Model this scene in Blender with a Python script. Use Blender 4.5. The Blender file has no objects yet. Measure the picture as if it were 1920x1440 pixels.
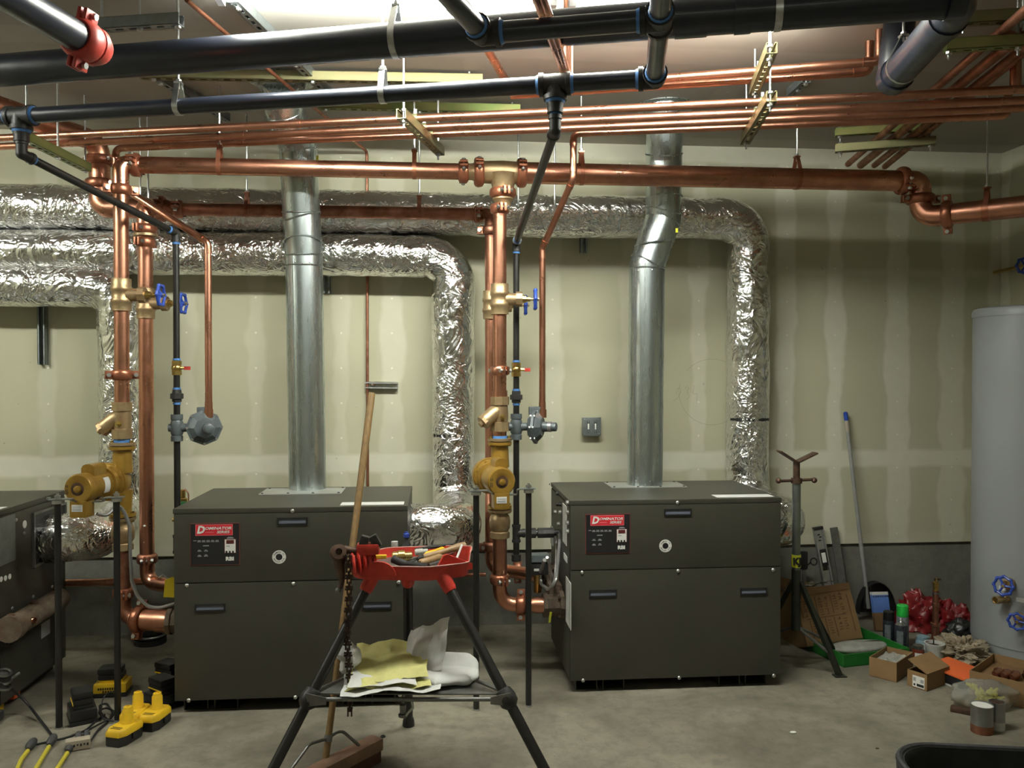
import bpy, bmesh, math, random
from mathutils import Vector, Matrix, noise
from mathutils.bvhtree import BVHTree
R = math.radians
V = Vector
random.seed(7)
scene = bpy.context.scene
COL = scene.collection

# ---------------------------------------------------------------- camera
F_PX, PSI, PITCH = 1565.0, R(5.0), R(0.73)
CAM = V((0, 0, 1.5))
FWD = V((math.sin(PSI) * math.cos(PITCH), math.cos(PSI) * math.cos(PITCH), -math.sin(PITCH)))
RGT = V((math.cos(PSI), -math.sin(PSI), 0))
UPV = RGT.cross(FWD)
cd = bpy.data.cameras.new('camera')
cd.sensor_width = 36.0
cd.lens = F_PX / 1920 * 36.0
cd.clip_start = 0.02
cam = bpy.data.objects.new('camera', cd)
cam.location = CAM
cam.rotation_euler = (R(90) - PITCH, 0, -PSI)
COL.objects.link(cam)
scene.camera = cam

# ---------------------------------------------------------------- light and exposure
scene.view_settings.view_transform = 'Standard'
scene.view_settings.look = 'None'
scene.view_settings.gamma = 1.0
scene.view_settings.use_curve_mapping = False
scene.view_settings.exposure = 0.0
LAMP_FRONT = 250.0      # strip light over the pipes
LAMP_FILL = 9.0        # added fill light, an unseen strip behind the camera
w = bpy.data.worlds.new('world'); scene.world = w; w.use_nodes = True
w.node_tree.nodes['Background'].inputs[0].default_value = (0.9, 0.95, 1.0, 1)
w.node_tree.nodes['Background'].inputs[1].default_value = 0.02


def at(px, py, d=None, x=None, y=None, z=None):
    """world point seen at photo pixel (px, py), at camera depth d or on a world plane"""
    r = FWD + RGT * ((px - 960) / F_PX) + UPV * ((720 - py) / F_PX)
    if d is not None: t = d
    elif x is not None: t = (x - CAM.x) / r.x
    elif y is not None: t = (y - CAM.y) / r.y
    else: t = (z - CAM.z) / r.z
    return CAM + r * t

# ---------------------------------------------------------------- materials
MATS = {}


def nn(nt, typ, **kw):
    n = nt.nodes.new(typ)
    for k, v in kw.items():
        if k.startswith('i_'):
            n.inputs[k[2:].replace('_', ' ')].default_value = v
        else:
            setattr(n, k, v)
    return n


def mathn(nt, op, a, b=None, c=None, clamp=False):
    n = nt.nodes.new('ShaderNodeMath'); n.operation = op; n.use_clamp = clamp
    for i, v in enumerate((a, b, c)):
        if v is None: continue
        if isinstance(v, (int, float)): n.inputs[i].default_value = v
        else: nt.links.new(v, n.inputs[i])
    return n.outputs[0]


def mixc(nt, fac, a, b, mode='MIX'):
    n = nt.nodes.new('ShaderNodeMix'); n.data_type = 'RGBA'; n.blend_type = mode
    for i, v in ((0, fac), (6, a), (7, b)):
        if isinstance(v, (int, float)): n.inputs[i].default_value = v
        elif isinstance(v, tuple): n.inputs[i].default_value = (*v, 1) if len(v) == 3 else v
        else: nt.links.new(v, n.inputs[i])
    return n.outputs[2]


def new_mat(name):
    m = bpy.data.materials.new(name); m.use_nodes = True
    MATS[name] = m
    nt = m.node_tree
    return m, nt, nt.nodes['Principled BSDF']


def M(name, col, rough=0.5, metal=0.0, var=0.0, vscale=6.0, col2=None, bump=0.0, bscale=80.0, rvar=0.0, coat=0.0, trans=0.0, stretch=None, alpha=1.0):
    m, nt, b = new_mat(name)
    b.inputs['Base Color'].default_value = (*col, 1)
    b.inputs['Roughness'].default_value = rough
    b.inputs['Metallic'].default_value = metal
    if coat: b.inputs['Coat Weight'].default_value = coat; b.inputs['Coat Roughness'].default_value = 0.15
    if trans: b.inputs['Transmission Weight'].default_value = trans
    if alpha < 1: b.inputs['Alpha'].default_value = alpha
    tc = nn(nt, 'ShaderNodeTexCoord')
    vec = tc.outputs['Object']
    if stretch:
        mp = nn(nt, 'ShaderNodeMapping'); mp.inputs['Scale'].default_value = stretch
        nt.links.new(vec, mp.inputs['Vector']); vec = mp.outputs['Vector']
    if var or rvar:
        no = nn(nt, 'ShaderNodeTexNoise', i_Scale=vscale, i_Detail=6.0, i_Roughness=0.6)
        nt.links.new(vec, no.inputs['Vector'])
        rp = nn(nt, 'ShaderNodeMapRange'); rp.inputs[1].default_value = 0.35; rp.inputs[2].default_value = 0.65
        nt.links.new(no.outputs['Fac'], rp.inputs[0])
        if var:
            c2 = col2 or tuple(max(0, c * (1 - var)) for c in col)
            nt.links.new(mixc(nt, rp.outputs[0], col, c2), b.inputs['Base Color'])
        if rvar:
            nt.links.new(mathn(nt, 'MULTIPLY_ADD', rp.outputs[0], rvar, rough), b.inputs['Roughness'])
    if bump:
        n2 = nn(nt, 'ShaderNodeTexNoise', i_Scale=bscale, i_Detail=4.0)
        nt.links.new(vec, n2.inputs['Vector'])
        bp = nn(nt, 'ShaderNodeBump', i_Strength=bump, i_Distance=0.004)
        nt.links.new(n2.outputs['Fac'], bp.inputs['Height'])
        nt.links.new(bp.outputs[0], b.inputs['Normal'])
    return m


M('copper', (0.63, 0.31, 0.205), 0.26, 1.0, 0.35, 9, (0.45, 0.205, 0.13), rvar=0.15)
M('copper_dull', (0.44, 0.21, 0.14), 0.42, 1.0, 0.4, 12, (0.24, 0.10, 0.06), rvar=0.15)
M('copper_paint', (0.42, 0.16, 0.09), 0.35, 0.75, 0.3, 20)
M('bronze', (0.46, 0.34, 0.19), 0.42, 0.75, 0.35, 14, (0.33, 0.22, 0.12), bump=0.15, bscale=200)
M('brass', (0.62, 0.45, 0.16), 0.3, 1.0, 0.25, 20)
M('gold_paint', (0.34, 0.20, 0.035), 0.30, 0.35, 0.25, 12, (0.24, 0.135, 0.022))
M('black_steel', (0.015, 0.019, 0.032), 0.30, 0.0, 0.3, 8, coat=0.3, rvar=0.12)  # bluish base holds the lamp glare seen on the black pipes
M('black_iron', (0.012, 0.011, 0.010), 0.42, 0.0, 0.4, 20, bump=0.15)
M('fitting_iron', (0.035, 0.034, 0.033), 0.5, 0.3, 0.3, 30, bump=0.2, bscale=150)
M('dark_grip', (0.012, 0.012, 0.012), 0.6, 0.0, 0.3, 30)
M('blue_sealant', (0.07, 0.2, 0.5), 0.5)
M('galv', (0.55, 0.60, 0.60), 0.25, 0.97, 0.15, 5, (0.47, 0.52, 0.53), rvar=0.06, stretch=(7, 7, 0.5))
M('zinc', (0.62, 0.63, 0.62), 0.35, 1.0, 0.2, 40)
M('zinc_gold', (0.27, 0.22, 0.12), 0.38, 0.8, 0.6, 5, (0.22, 0.22, 0.11), rvar=0.1)
M('zinc_green', (0.17, 0.235, 0.07), 0.38, 0.7, 0.6, 6, (0.26, 0.24, 0.09), rvar=0.1)
M('strut_grey', (0.30, 0.33, 0.33), 0.4, 0.8, 0.2, 20)
M('boiler_paint', (0.034, 0.0325, 0.0235), 0.48, 0.0, 0.25, 2.5, (0.043, 0.041, 0.030), bump=0.06, bscale=350)
M('grip_shine', (0.09, 0.10, 0.13), 0.3)  # blue-grey highlight of the handle cup, painted into its colour
M('black_plastic', (0.012, 0.012, 0.013), 0.4)
M('screw', (0.5, 0.5, 0.48), 0.35, 0.9)
M('white_label', (0.62, 0.62, 0.60), 0.6, 0, 0.1, 30)
M('print_black', (0.01, 0.01, 0.01), 0.6)
M('print_grey', (0.33, 0.33, 0.34), 0.6)
M('print_white', (0.75, 0.74, 0.70), 0.55)
M('print_red', (0.62, 0.02, 0.035), 0.5)
M('print_pink', (0.62, 0.14, 0.15), 0.5)
M('badge_black', (0.010, 0.010, 0.012), 0.45)
M('badge_edge', (0.16, 0.035, 0.03), 0.5)
M('display_red', (0.10, 0.02, 0.018), 0.3)
M('red_paint', (0.60, 0.045, 0.028), 0.45, 0.0, 0.3, 18, (0.44, 0.03, 0.02))
M('red_coupling', (0.46, 0.045, 0.03), 0.45, 0.0, 0.35, 25, bump=0.1)
M('blue_paint', (0.025, 0.07, 0.40), 0.38, 0, 0.3, 40)
M('grey_cast', (0.105, 0.125, 0.135), 0.45, 0.2, 0.25, 25, bump=0.12, bscale=200)
M('cast_iron', (0.17, 0.135, 0.10), 0.65, 0.2, 0.4, 18, (0.10, 0.06, 0.04), bump=0.3, bscale=140)
M('yellow_plastic', (0.80, 0.50, 0.02), 0.42, 0, 0.15, 20)
M('yellow_tag', (0.80, 0.62, 0.02), 0.5)
M('yellow_tape', (0.60, 0.62, 0.04), 0.5)
M('wood', (0.215, 0.13, 0.045), 0.55, 0, 0.4, 10, (0.15, 0.085, 0.03), stretch=(10, 10, 0.6))
M('wood_pale', (0.38, 0.24, 0.11), 0.5, 0, 0.4, 14)
M('broom_wood', (0.34, 0.20, 0.13), 0.7, 0, 0.4, 12)
M('bristle', (0.10, 0.045, 0.03), 0.9)
M('rust_steel', (0.10, 0.055, 0.035), 0.6, 0.5, 0.5, 30, bump=0.2)
M('chain_steel', (0.07, 0.045, 0.035), 0.45, 0.7, 0.5, 60)
M('grey_steel', (0.22, 0.22, 0.21), 0.42, 0.7, 0.3, 20)
M('green_steel', (0.025, 0.028, 0.018), 0.5, 0.2, 0.4, 25)
M('stand_tube', (0.20, 0.22, 0.20), 0.4, 0.75, 0.3, 12)
M('paper_white', (0.62, 0.62, 0.60), 0.75, 0, 0.12, 20)
M('paper_yellow', (0.60, 0.57, 0.22), 0.75, 0, 0.15, 25)
M('paper_orange', (0.72, 0.13, 0.03), 0.6)
M('cardboard', (0.245, 0.145, 0.062), 0.8, 0, 0.15, 6, bump=0.05)
M('cardboard_dark', (0.20, 0.11, 0.045), 0.8, 0, 0.2, 6)
M('cardboard_print', (0.12, 0.06, 0.025), 0.8)
M('plastic_clear', (0.55, 0.55, 0.50), 0.35, 0, 0.3, 30, bump=0.6, bscale=45, trans=0.35)
M('bag_clear', (0.88, 0.88, 0.80), 0.25, 0, 0.1, 30, bump=0.4, bscale=60, trans=0.82)
MATS['bag_clear'].node_tree.nodes['Principled BSDF'].inputs['IOR'].default_value = 1.06
M('bag_yellow', (0.80, 0.75, 0.10), 0.4, 0, 0.3, 60)
M('bag_red', (0.20, 0.010, 0.013), 0.38, 0, 0.3, 14, bump=0.7, bscale=35)
M('rag', (0.36, 0.30, 0.22), 0.95, 0, 0.4, 14, (0.20, 0.155, 0.10), bump=0.4, bscale=60)
M('green_plastic', (0.02, 0.20, 0.03), 0.45, 0, 0.2, 10)
M('green_cap', (0.02, 0.45, 0.06), 0.4)
M('blue_card', (0.10, 0.20, 0.55), 0.5, 0, 0.1, 20)
M('grey_tank', (0.27, 0.285, 0.29), 0.42, 0.0, 0.05, 4, bump=0.03, bscale=200)
M('tin', (0.38, 0.39, 0.39), 0.28, 0.95, 0.2, 20)
M('tin_label', (0.18, 0.20, 0.22), 0.5, 0, 0.4, 60)
M('can_black', (0.012, 0.013, 0.016), 0.3, 0.2, 0.3, 70, (0.05, 0.06, 0.08))
M('jar_blue', (0.20, 0.30, 0.36), 0.35)
M('white_plastic', (0.52, 0.52, 0.50), 0.45, 0, 0.1, 20)
M('cord_black', (0.010, 0.010, 0.011), 0.5)
M('cord_yellow', (0.58, 0.50, 0.05), 0.45, 0, 0.2, 60)
M('cord_beige', (0.36, 0.31, 0.24), 0.5)
M('plug_grey', (0.045, 0.045, 0.048), 0.55)
M('conduit', (0.38, 0.38, 0.38), 0.4, 0.75)
M('bucket_black', (0.008, 0.009, 0.011), 0.5, 0, 0.5, 15, (0.02, 0.022, 0.022))
M('bucket_rim', (0.035, 0.035, 0.04), 0.5, 0, 0.5, 40)
M('aluminium', (0.50, 0.50, 0.53), 0.35, 0.9, 0.2, 20)
M('broom_pole', (0.36, 0.36, 0.35), 0.45, 0.4, 0.2, 20)
M('glass_amber', (0.12, 0.02, 0.01), 0.15)
M('green_handle', (0.02, 0.16, 0.05), 0.4)
M('orange_plastic', (0.65, 0.10, 0.02), 0.45)
M('pencil', (0.10, 0.10, 0.095), 0.8)
M('lamp_white', (0.8, 0.8, 0.8), 0.5)


def emit_mat(name, col, strength):
    m, nt, b = new_mat(name)
    b.inputs['Base Color'].default_value = (0.9, 0.9, 0.9, 1)
    b.inputs['Emission Color'].default_value = (*col, 1)
    b.inputs['Emission Strength'].default_value = strength


emit_mat('tube_front', (0.97, 1.0, 0.90), LAMP_FRONT)
emit_mat('tube_fill', (0.97, 1.0, 0.90), LAMP_FILL)


def foil_mat():
    m, nt, b = new_mat('foil')
    b.inputs['Base Color'].default_value = (0.84, 0.84, 0.84, 1)
    b.inputs['Metallic'].default_value = 1.0
    b.inputs['Roughness'].default_value = 0.18
    tc = nn(nt, 'ShaderNodeTexCoord')
    def ridge(scale, det, dist):
        n = nn(nt, 'ShaderNodeTexNoise', i_Scale=scale, i_Detail=det, i_Distortion=dist, i_Roughness=0.55)
        nt.links.new(tc.outputs['Object'], n.inputs['Vector'])
        return mathn(nt, 'ABSOLUTE', mathn(nt, 'SUBTRACT', n.outputs['Fac'], 0.5))
    r1, r2 = ridge(7.0, 2.0, 1.6), ridge(19.0, 2.5, 1.2)
    n3 = nn(nt, 'ShaderNodeTexNoise', i_Scale=4.5, i_Detail=2.0)
    nt.links.new(tc.outputs['Object'], n3.inputs['Vector'])
    rp = nn(nt, 'ShaderNodeMapRange'); rp.inputs[1].default_value = 0.40; rp.inputs[2].default_value = 0.60; rp.inputs[3].default_value = 0.12; rp.inputs[4].default_value = 1.0
    nt.links.new(n3.outputs['Fac'], rp.inputs[0])
    h = mathn(nt, 'MULTIPLY_ADD', mathn(nt, 'MULTIPLY', r2, rp.outputs[0]), 0.8, mathn(nt, 'MULTIPLY', r1, 0.9))
    bp = nn(nt, 'ShaderNodeBump', i_Strength=0.7, i_Distance=0.036)
    nt.links.new(h, bp.inputs['Height'])
    nt.links.new(bp.outputs[0], b.inputs['Normal'])


foil_mat()

# ---------------------------------------------------------------- mesh builder
ORG = {}


def frame(axis, up=(0, 0, 1)):
    z = V(axis).normalized(); u = V(up)
    if abs(z.dot(u.normalized())) > 0.98: u = V((0, 1, 0)) if abs(z.y) < 0.9 else V((1, 0, 0))
    x = u.cross(z).normalized(); y = z.cross(x)
    return x, y, z


def fillet(pts, rad, k=8):
    pts = [V(p) for p in pts]
    out = [pts[0]]
    for i in range(1, len(pts) - 1):
        a, p, c = pts[i - 1], pts[i], pts[i + 1]
        r_ = rad[i] if isinstance(rad, (list, tuple)) else rad
        d1, d2 = (a - p), (c - p)
        l1, l2 = d1.length, d2.length
        d1.normalize(); d2.normalize()
        ang = d1.angle(d2, math.pi)
        if ang > math.pi - 0.03 or r_ <= 0: out.append(p); continue
        t = min(r_ / math.tan(ang / 2), l1 * 0.49, l2 * 0.49)
        rr = t * math.tan(ang / 2)
        bis = (d1 + d2).normalized(); cc = p + bis * (rr / math.sin(ang / 2))
        s, e = (p + d1 * t) - cc, (p + d2 * t) - cc
        tot = s.angle(e)
        ax = s.cross(e).normalized()
        for j in range(k + 1):
            out.append(cc + Matrix.Rotation(tot * j / k, 3, ax) @ s)
    out.append(pts[-1])
    return out


class MB:
    def __init__(s): s.v = []; s.f = []

    def add(s, vs, fs):
        n = len(s.v); s.v += [V(p) for p in vs]; s.f += [tuple(i + n for i in f) for f in fs]
        return s

    def box(s, lo, hi, mtx=None, bev=0.0):
        x0, y0, z0 = lo; x1, y1, z1 = hi
        if bev:
            bm = bmesh.new(); bmesh.ops.create_cube(bm, size=1)
            for v in bm.verts: v.co = V(((x0 + x1) / 2 + v.co.x * (x1 - x0), (y0 + y1) / 2 + v.co.y * (y1 - y0), (z0 + z1) / 2 + v.co.z * (z1 - z0)))
            bmesh.ops.bevel(bm, geom=bm.edges[:], offset=bev, segments=2, affect='EDGES', profile=0.7)
            vs = [v.co.copy() for v in bm.verts]; bm.verts.index_update()
            fs = [[v.index for v in f.verts] for f in bm.faces]; bm.free()
        else:
            vs = [V(p) for p in ((x0, y0, z0), (x1, y0, z0), (x1, y1, z0), (x0, y1, z0), (x0, y0, z1), (x1, y0, z1), (x1, y1, z1), (x0, y1, z1))]
            fs = [(3, 2, 1, 0), (4, 5, 6, 7), (0, 1, 5, 4), (1, 2, 6, 5), (2, 3, 7, 6), (3, 0, 4, 7)]
        if mtx is not None: vs = [mtx @ p for p in vs]
        return s.add(vs, fs)

    def sweep(s, pts, r, n=14, caps=True, closed=False, fn=None, up=None):
        pts = [V(p) for p in pts]; m = len(pts)
        rs = r if isinstance(r, (list, tuple)) else [r] * m
        tang = []
        for i in range(m):
            if closed: t = pts[(i + 1) % m] - pts[i - 1]
            else: t = pts[min(i + 1, m - 1)] - pts[max(i - 1, 0)]
            tang.append(t.normalized() if t.length > 1e-9 else V((0, 0, 1)))
        x, y, z = frame(tang[0], up or (0, 0, 1))
        vs = []; lastt = tang[0]
        for i in range(m):
            q = lastt.rotation_difference(tang[i]); x = q @ x; lastt = tang[i]
            x = (x - tang[i] * x.dot(tang[i])).normalized(); y = tang[i].cross(x)
            for j in range(n):
                a = 2 * math.pi * j / n
                k = fn(i, j, a, pts[i]) if fn else 1.0
                vs.append(pts[i] + (x * math.cos(a) + y * math.sin(a)) * rs[i] * k)
        fs = []
        for i in range(m if closed else m - 1):
            for j in range(n):
                a, b = i * n + j, i * n + (j + 1) % n
                c, d = ((i + 1) % m) * n + (j + 1) % n, ((i + 1) % m) * n + j
                fs.append((a, b, c, d))
        if caps and not closed:
            fs.append(tuple(range(n - 1, -1, -1))); fs.append(tuple(range((m - 1) * n, m * n)))
        return s.add(vs, fs)

    def cyl(s, a, b, r, n=14, r2=None):
        return s.sweep([a, b], [r, r if r2 is None else r2], n)

    def lathe(s, org, axis, prof, n=20, up=(0, 0, 1), caps=True):
        """prof: list of (h along axis, radius)"""
        x, y, z = frame(axis, up); org = V(org); vs = []; m = len(prof)
        for h, r in prof:
            for j in range(n):
                a = 2 * math.pi * j / n
                vs.append(org + z * h + (x * math.cos(a) + y * math.sin(a)) * max(r, 1e-5))
        fs = []
        for i in range(m - 1):
            for j in range(n):
                fs.append((i * n + j, i * n + (j + 1) % n, (i + 1) * n + (j + 1) % n, (i + 1) * n + j))
        if caps:
            fs.append(tuple(range(n - 1, -1, -1))); fs.append(tuple(range((m - 1) * n, m * n)))
        return s.add(vs, fs)

    def prism(s, poly, org, ux, uy, depth):
        """polygon (2d) in plane ux,uy at org, extruded along ux x uy by depth"""
        org, ux, uy = V(org), V(ux), V(uy); w_ = ux.cross(uy).normalized() * depth; n = len(poly)
        vs = [org + ux * a + uy * b for a, b in poly]; vs += [p + w_ for p in vs]
        fs = [tuple(range(n - 1, -1, -1)), tuple(range(n, 2 * n))]
        fs += [(i, (i + 1) % n, n + (i + 1) % n, n + i) for i in range(n)]
        return s.add(vs, fs)

    def ball(s, c, r, n=14, sx=1, sy=1, sz=1):
        m = max(6, n // 2); vs = []; c = V(c)
        for i in range(m + 1):
            t = math.pi * i / m
            for j in range(n):
                a = 2 * math.pi * j / n
                vs.append(c + V((max(math.sin(t), 1e-4) * math.cos(a) * r * sx, max(math.sin(t), 1e-4) * math.sin(a) * r * sy, -math.cos(t) * r * sz)))
        fs = [(i * n + j, i * n + (j + 1) % n, (i + 1) * n + (j + 1) % n, (i + 1) * n + j) for i in range(m) for j in range(n)]
        return s.add(vs, fs)

    def torus(s, c, axis, R_, r, n=24, k=8, fn=None):
        x, y, z = frame(axis); c = V(c)
        pts = [c + (x * math.cos(2 * math.pi * i / n) + y * math.sin(2 * math.pi * i / n)) * R_ * (fn(i) if fn else 1) for i in range(n)]
        return s.sweep(pts, r, k, closed=True, up=z)

    def grid(s, fn, nu, nv):
        vs = [fn(i / nu, j / nv) for i in range(nu + 1) for j in range(nv + 1)]
        fs = [(i * (nv + 1) + j, (i + 1) * (nv + 1) + j, (i + 1) * (nv + 1) + j + 1, i * (nv + 1) + j + 1) for i in range(nu) for j in range(nv)]
        return s.add(vs, fs)

    def build(s, name, mat, parent=None, loc=None, smooth=40, thick=0):
        me = bpy.data.meshes.new(name)
        org = ORG[parent.name] if parent is not None else (V(loc) if loc is not None else V((0, 0, 0)))
        me.from_pydata([p - org for p in s.v], [], s.f)
        me.update()
        bm = bmesh.new(); bm.from_mesh(me)
        bmesh.ops.recalc_face_normals(bm, faces=bm.faces[:])
        if thick:
            bmesh.ops.solidify(bm, geom=bm.faces[:], thickness=thick)
        bm.to_mesh(me); bm.free()
        me.materials.append(MATS[mat])
        if smooth:
            me.shade_smooth(); me.set_sharp_from_angle(angle=R(smooth))
        o = bpy.data.objects.new(name, me); COL.objects.link(o)
        if parent is not None: o.parent = parent
        else: o.location = org
        ORG[o.name] = org
        return o


def tag(o, label, cat, group=None):
    o['label'] = label; o['category'] = cat
    if group: o['group'] = group
    return o


def thing(name, label, cat, loc=(0, 0, 0), group=None):
    o = bpy.data.objects.new(name, None); COL.objects.link(o)
    o.location = V(loc); o.empty_display_size = 0.05; ORG[o.name] = V(loc)
    return tag(o, label, cat, group)


def struct(o):
    o['kind'] = 'structure'; return o


def kids(o): return [c for c in bpy.data.objects if c.parent == o]


def copy_tree(o, parent=None):
    c = o.copy(); COL.objects.link(c)
    c.parent = parent
    ORG[c.name] = ORG.get(o.name, V((0, 0, 0)))
    for ch in kids(o): copy_tree(ch, c)
    return c


def place(root, loc, rot=(0, 0, 0), scale=1.0):
    root.location = V(loc); root.rotation_euler = rot
    if scale != 1.0: root.scale = (scale,) * 3
    return root


def textm(s_, parent, org, ux, uy, h, mat='print_white', align='CENTER', bold=0.0, shear=0.0, name='lettering', lift=0.0008, xs=1.0):
    c = bpy.data.curves.new('t', 'FONT'); c.body = s_; c.align_x = align; c.align_y = 'CENTER'
    c.size = 1.0; c.offset = bold; c.shear = shear; c.resolution_u = 2
    o = bpy.data.objects.new('t', c); COL.objects.link(o)
    dg = bpy.context.evaluated_depsgraph_get()
    me = bpy.data.meshes.new_from_object(o.evaluated_get(dg))
    bpy.data.objects.remove(o); bpy.data.curves.remove(c)
    ux, uy = V(ux).normalized(), V(uy).normalized(); nrm = ux.cross(uy)
    sc = h / 0.72; org = V(org)
    mb = MB()
    mb.v = [org + ux * (v.co.x * sc * xs) + uy * (v.co.y * sc) + nrm * lift for v in me.vertices]
    mb.f = [tuple(p.vertices) for p in me.polygons]
    bpy.data.meshes.remove(me)
    return mb.build(name, mat, parent, smooth=0)


# ---------------------------------------------------------------- small fittings used everywhere
def hexbolt(mb, a, b, r=0.006, head=0.011):
    a, b = V(a), V(b); d = (b - a).normalized()
    mb.cyl(a, b, r, 8)
    mb.cyl(a - d * 0.002, a + d * 0.008, head, 6); mb.cyl(b - d * 0.008, b + d * 0.002, head, 6)


def coupling(parent, c, axis, r, bolt=(0, -1, 0), mat='copper_paint', wid=0.048):
    """grooved two-bolt coupling round a pipe of radius r; bolt = direction of one of the two bolt pads"""
    c = V(c); ax = V(axis).normalized(); b = V(bolt); b = (b - ax * b.dot(ax)).normalized(); t = ax.cross(b)
    R2 = r * 1.30 + 0.004; w2 = wid / 2
    mb = MB()
    mb.lathe(c, ax, [(-w2, r * 1.0), (-w2, r * 1.14), (-w2 * 0.75, R2 * 0.95), (-w2 * 0.3, R2), (w2 * 0.3, R2), (w2 * 0.75, R2 * 0.95), (w2, r * 1.14), (w2, r * 1.0)], 24)
    ear = min(0.024, r * 0.5 + 0.006)
    for s_ in (-1, 1):
        for k in (-1, 1):
            q = c + b * s_ * (R2 + ear * 0.35) + t * k * 0.010
            mt = Matrix((( *(ax),), ( *(b),), ( *(t),))).transposed().to_4x4(); mt.translation = q
            mb.box((-w2 * 0.8, -ear * 0.75, -0.006), (w2 * 0.8, ear * 0.75, 0.006), mt, bev=0.003)
    o = mb.build('coupling', mat, parent)
    for s_ in (-1, 1):
        q = c + b * s_ * (R2 + ear * 0.45)
        mb = MB(); hexbolt(mb, q - t * 0.028, q + t * 0.028, 0.006, 0.0105)
        mb.build('bolt', 'zinc', o)
    return o


def pipe(parent, pts, r, mat='copper', bend=None, name='pipe', n=18, k=8):
    p = fillet(pts, bend if bend is not None else r * 2.2, k)
    return MB().sweep(p, r, n).build(name, mat, parent)


def collar(parent, a, axis, r, w_=0.03, mat='copper', name='joint', f=1.12):
    ax = V(axis).normalized(); a = V(a)
    return MB().lathe(a, ax, [(-w_ / 2, r), (-w_ / 2, r * f), (w_ / 2, r * f), (w_ / 2, r)], 18).build(name, mat, parent)


def rod(parent, a, b, r=0.0048, mat='zinc', name='rod'):
    return MB().cyl(a, b, r, 8).build(name, mat, parent)
# ================================================================ ROOM
WALL_Y, CEIL, WALL_X = 4.93, 2.87, at(1876, 600, y=4.93).x
LEFT_X, FRONT_Y = -4.4, -3.0
CURB = at(960, 1031, y=WALL_Y).z


def drywall(name, studs, bands, axis='X', paper=(0.44, 0.425, 0.30), mud=(0.60, 0.585, 0.475), strong=1.0):
    m, nt, b = new_mat(name)
    b.inputs['Roughness'].default_value = 0.75
    tc = nn(nt, 'ShaderNodeTexCoord'); sep = nn(nt, 'ShaderNodeSeparateXYZ')
    nt.links.new(tc.outputs['Object'], sep.inputs[0])
    X = sep.outputs[axis]; Z = sep.outputs['Z'] if axis != 'Z' else sep.outputs['Y']
    n1 = nn(nt, 'ShaderNodeTexNoise', i_Scale=3.2, i_Detail=3.0); nt.links.new(tc.outputs['Object'], n1.inputs['Vector'])
    n2 = nn(nt, 'ShaderNodeTexNoise', i_Scale=14.0, i_Detail=5.0); nt.links.new(tc.outputs['Object'], n2.inputs['Vector'])
    n3 = nn(nt, 'ShaderNodeTexNoise', i_Scale=1.1, i_Detail=2.0); nt.links.new(tc.outputs['Object'], n3.inputs['Vector'])
    wob = mathn(nt, 'MULTIPLY_ADD', n1.outputs['Fac'], 0.13, -0.065)
    mask = None; dots = None
    for (x0, hw, amt) in studs:
        d = mathn(nt, 'ABSOLUTE', mathn(nt, 'SUBTRACT', X, x0))
        e = mathn(nt, 'SUBTRACT', mathn(nt, 'ADD', wob, hw), d)
        k = mathn(nt, 'MULTIPLY', mathn(nt, 'MULTIPLY_ADD', e, 45.0, 0.5, clamp=True), amt)
        mask = k if mask is None else mathn(nt, 'MAXIMUM', mask, k)
        fz = mathn(nt, 'SUBTRACT', mathn(nt, 'FRACT', mathn(nt, 'MULTIPLY', Z, 4.9)), 0.5)
        dz = mathn(nt, 'DIVIDE', fz, 4.9)
        rr = mathn(nt, 'SQRT', mathn(nt, 'ADD', mathn(nt, 'MULTIPLY', dz, dz), mathn(nt, 'MULTIPLY', d, d)))
        q = mathn(nt, 'LESS_THAN', rr, 0.006)
        dots = q if dots is None else mathn(nt, 'MAXIMUM', dots, q)
    for (z0, hw, amt) in bands:
        d = mathn(nt, 'ABSOLUTE', mathn(nt, 'SUBTRACT', Z, z0))
        e = mathn(nt, 'SUBTRACT', mathn(nt, 'MULTIPLY_ADD', wob, 0.35, hw), d)
        k = mathn(nt, 'MULTIPLY', mathn(nt, 'MULTIPLY_ADD', e, 40.0, 0.5, clamp=True), amt)
        mask = k if mask is None else mathn(nt, 'MAXIMUM', mask, k)
    vv = mathn(nt, 'MULTIPLY_ADD', n2.outputs['Fac'], 0.5, 0.72)
    mask = mathn(nt, 'MULTIPLY', mask, mathn(nt, 'MULTIPLY', vv, strong), clamp=True)
    base = mixc(nt, n3.outputs['Fac'], tuple(c * 1.06 for c in paper), tuple(c * 0.9 for c in paper))
    c = mixc(nt, mask, base, mud)
    c = mixc(nt, mathn(nt, 'MULTIPLY', dots, 0.75), c, tuple(min(1, q * 1.2) for q in mud))
    # small scuffs and dark flecks of the wall itself
    vo = nn(nt, 'ShaderNodeTexNoise', i_Scale=26.0, i_Detail=1.0); nt.links.new(tc.outputs['Object'], vo.inputs['Vector'])
    fl = mathn(nt, 'GREATER_THAN', vo.outputs['Fac'], 0.80)
    c = mixc(nt, mathn(nt, 'MULTIPLY', fl, 0.5), c, (0.2, 0.19, 0.15))
    nt.links.new(c, b.inputs['Base Color'])
    return m


def wx(px): return at(px, 700, y=WALL_Y).x


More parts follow.
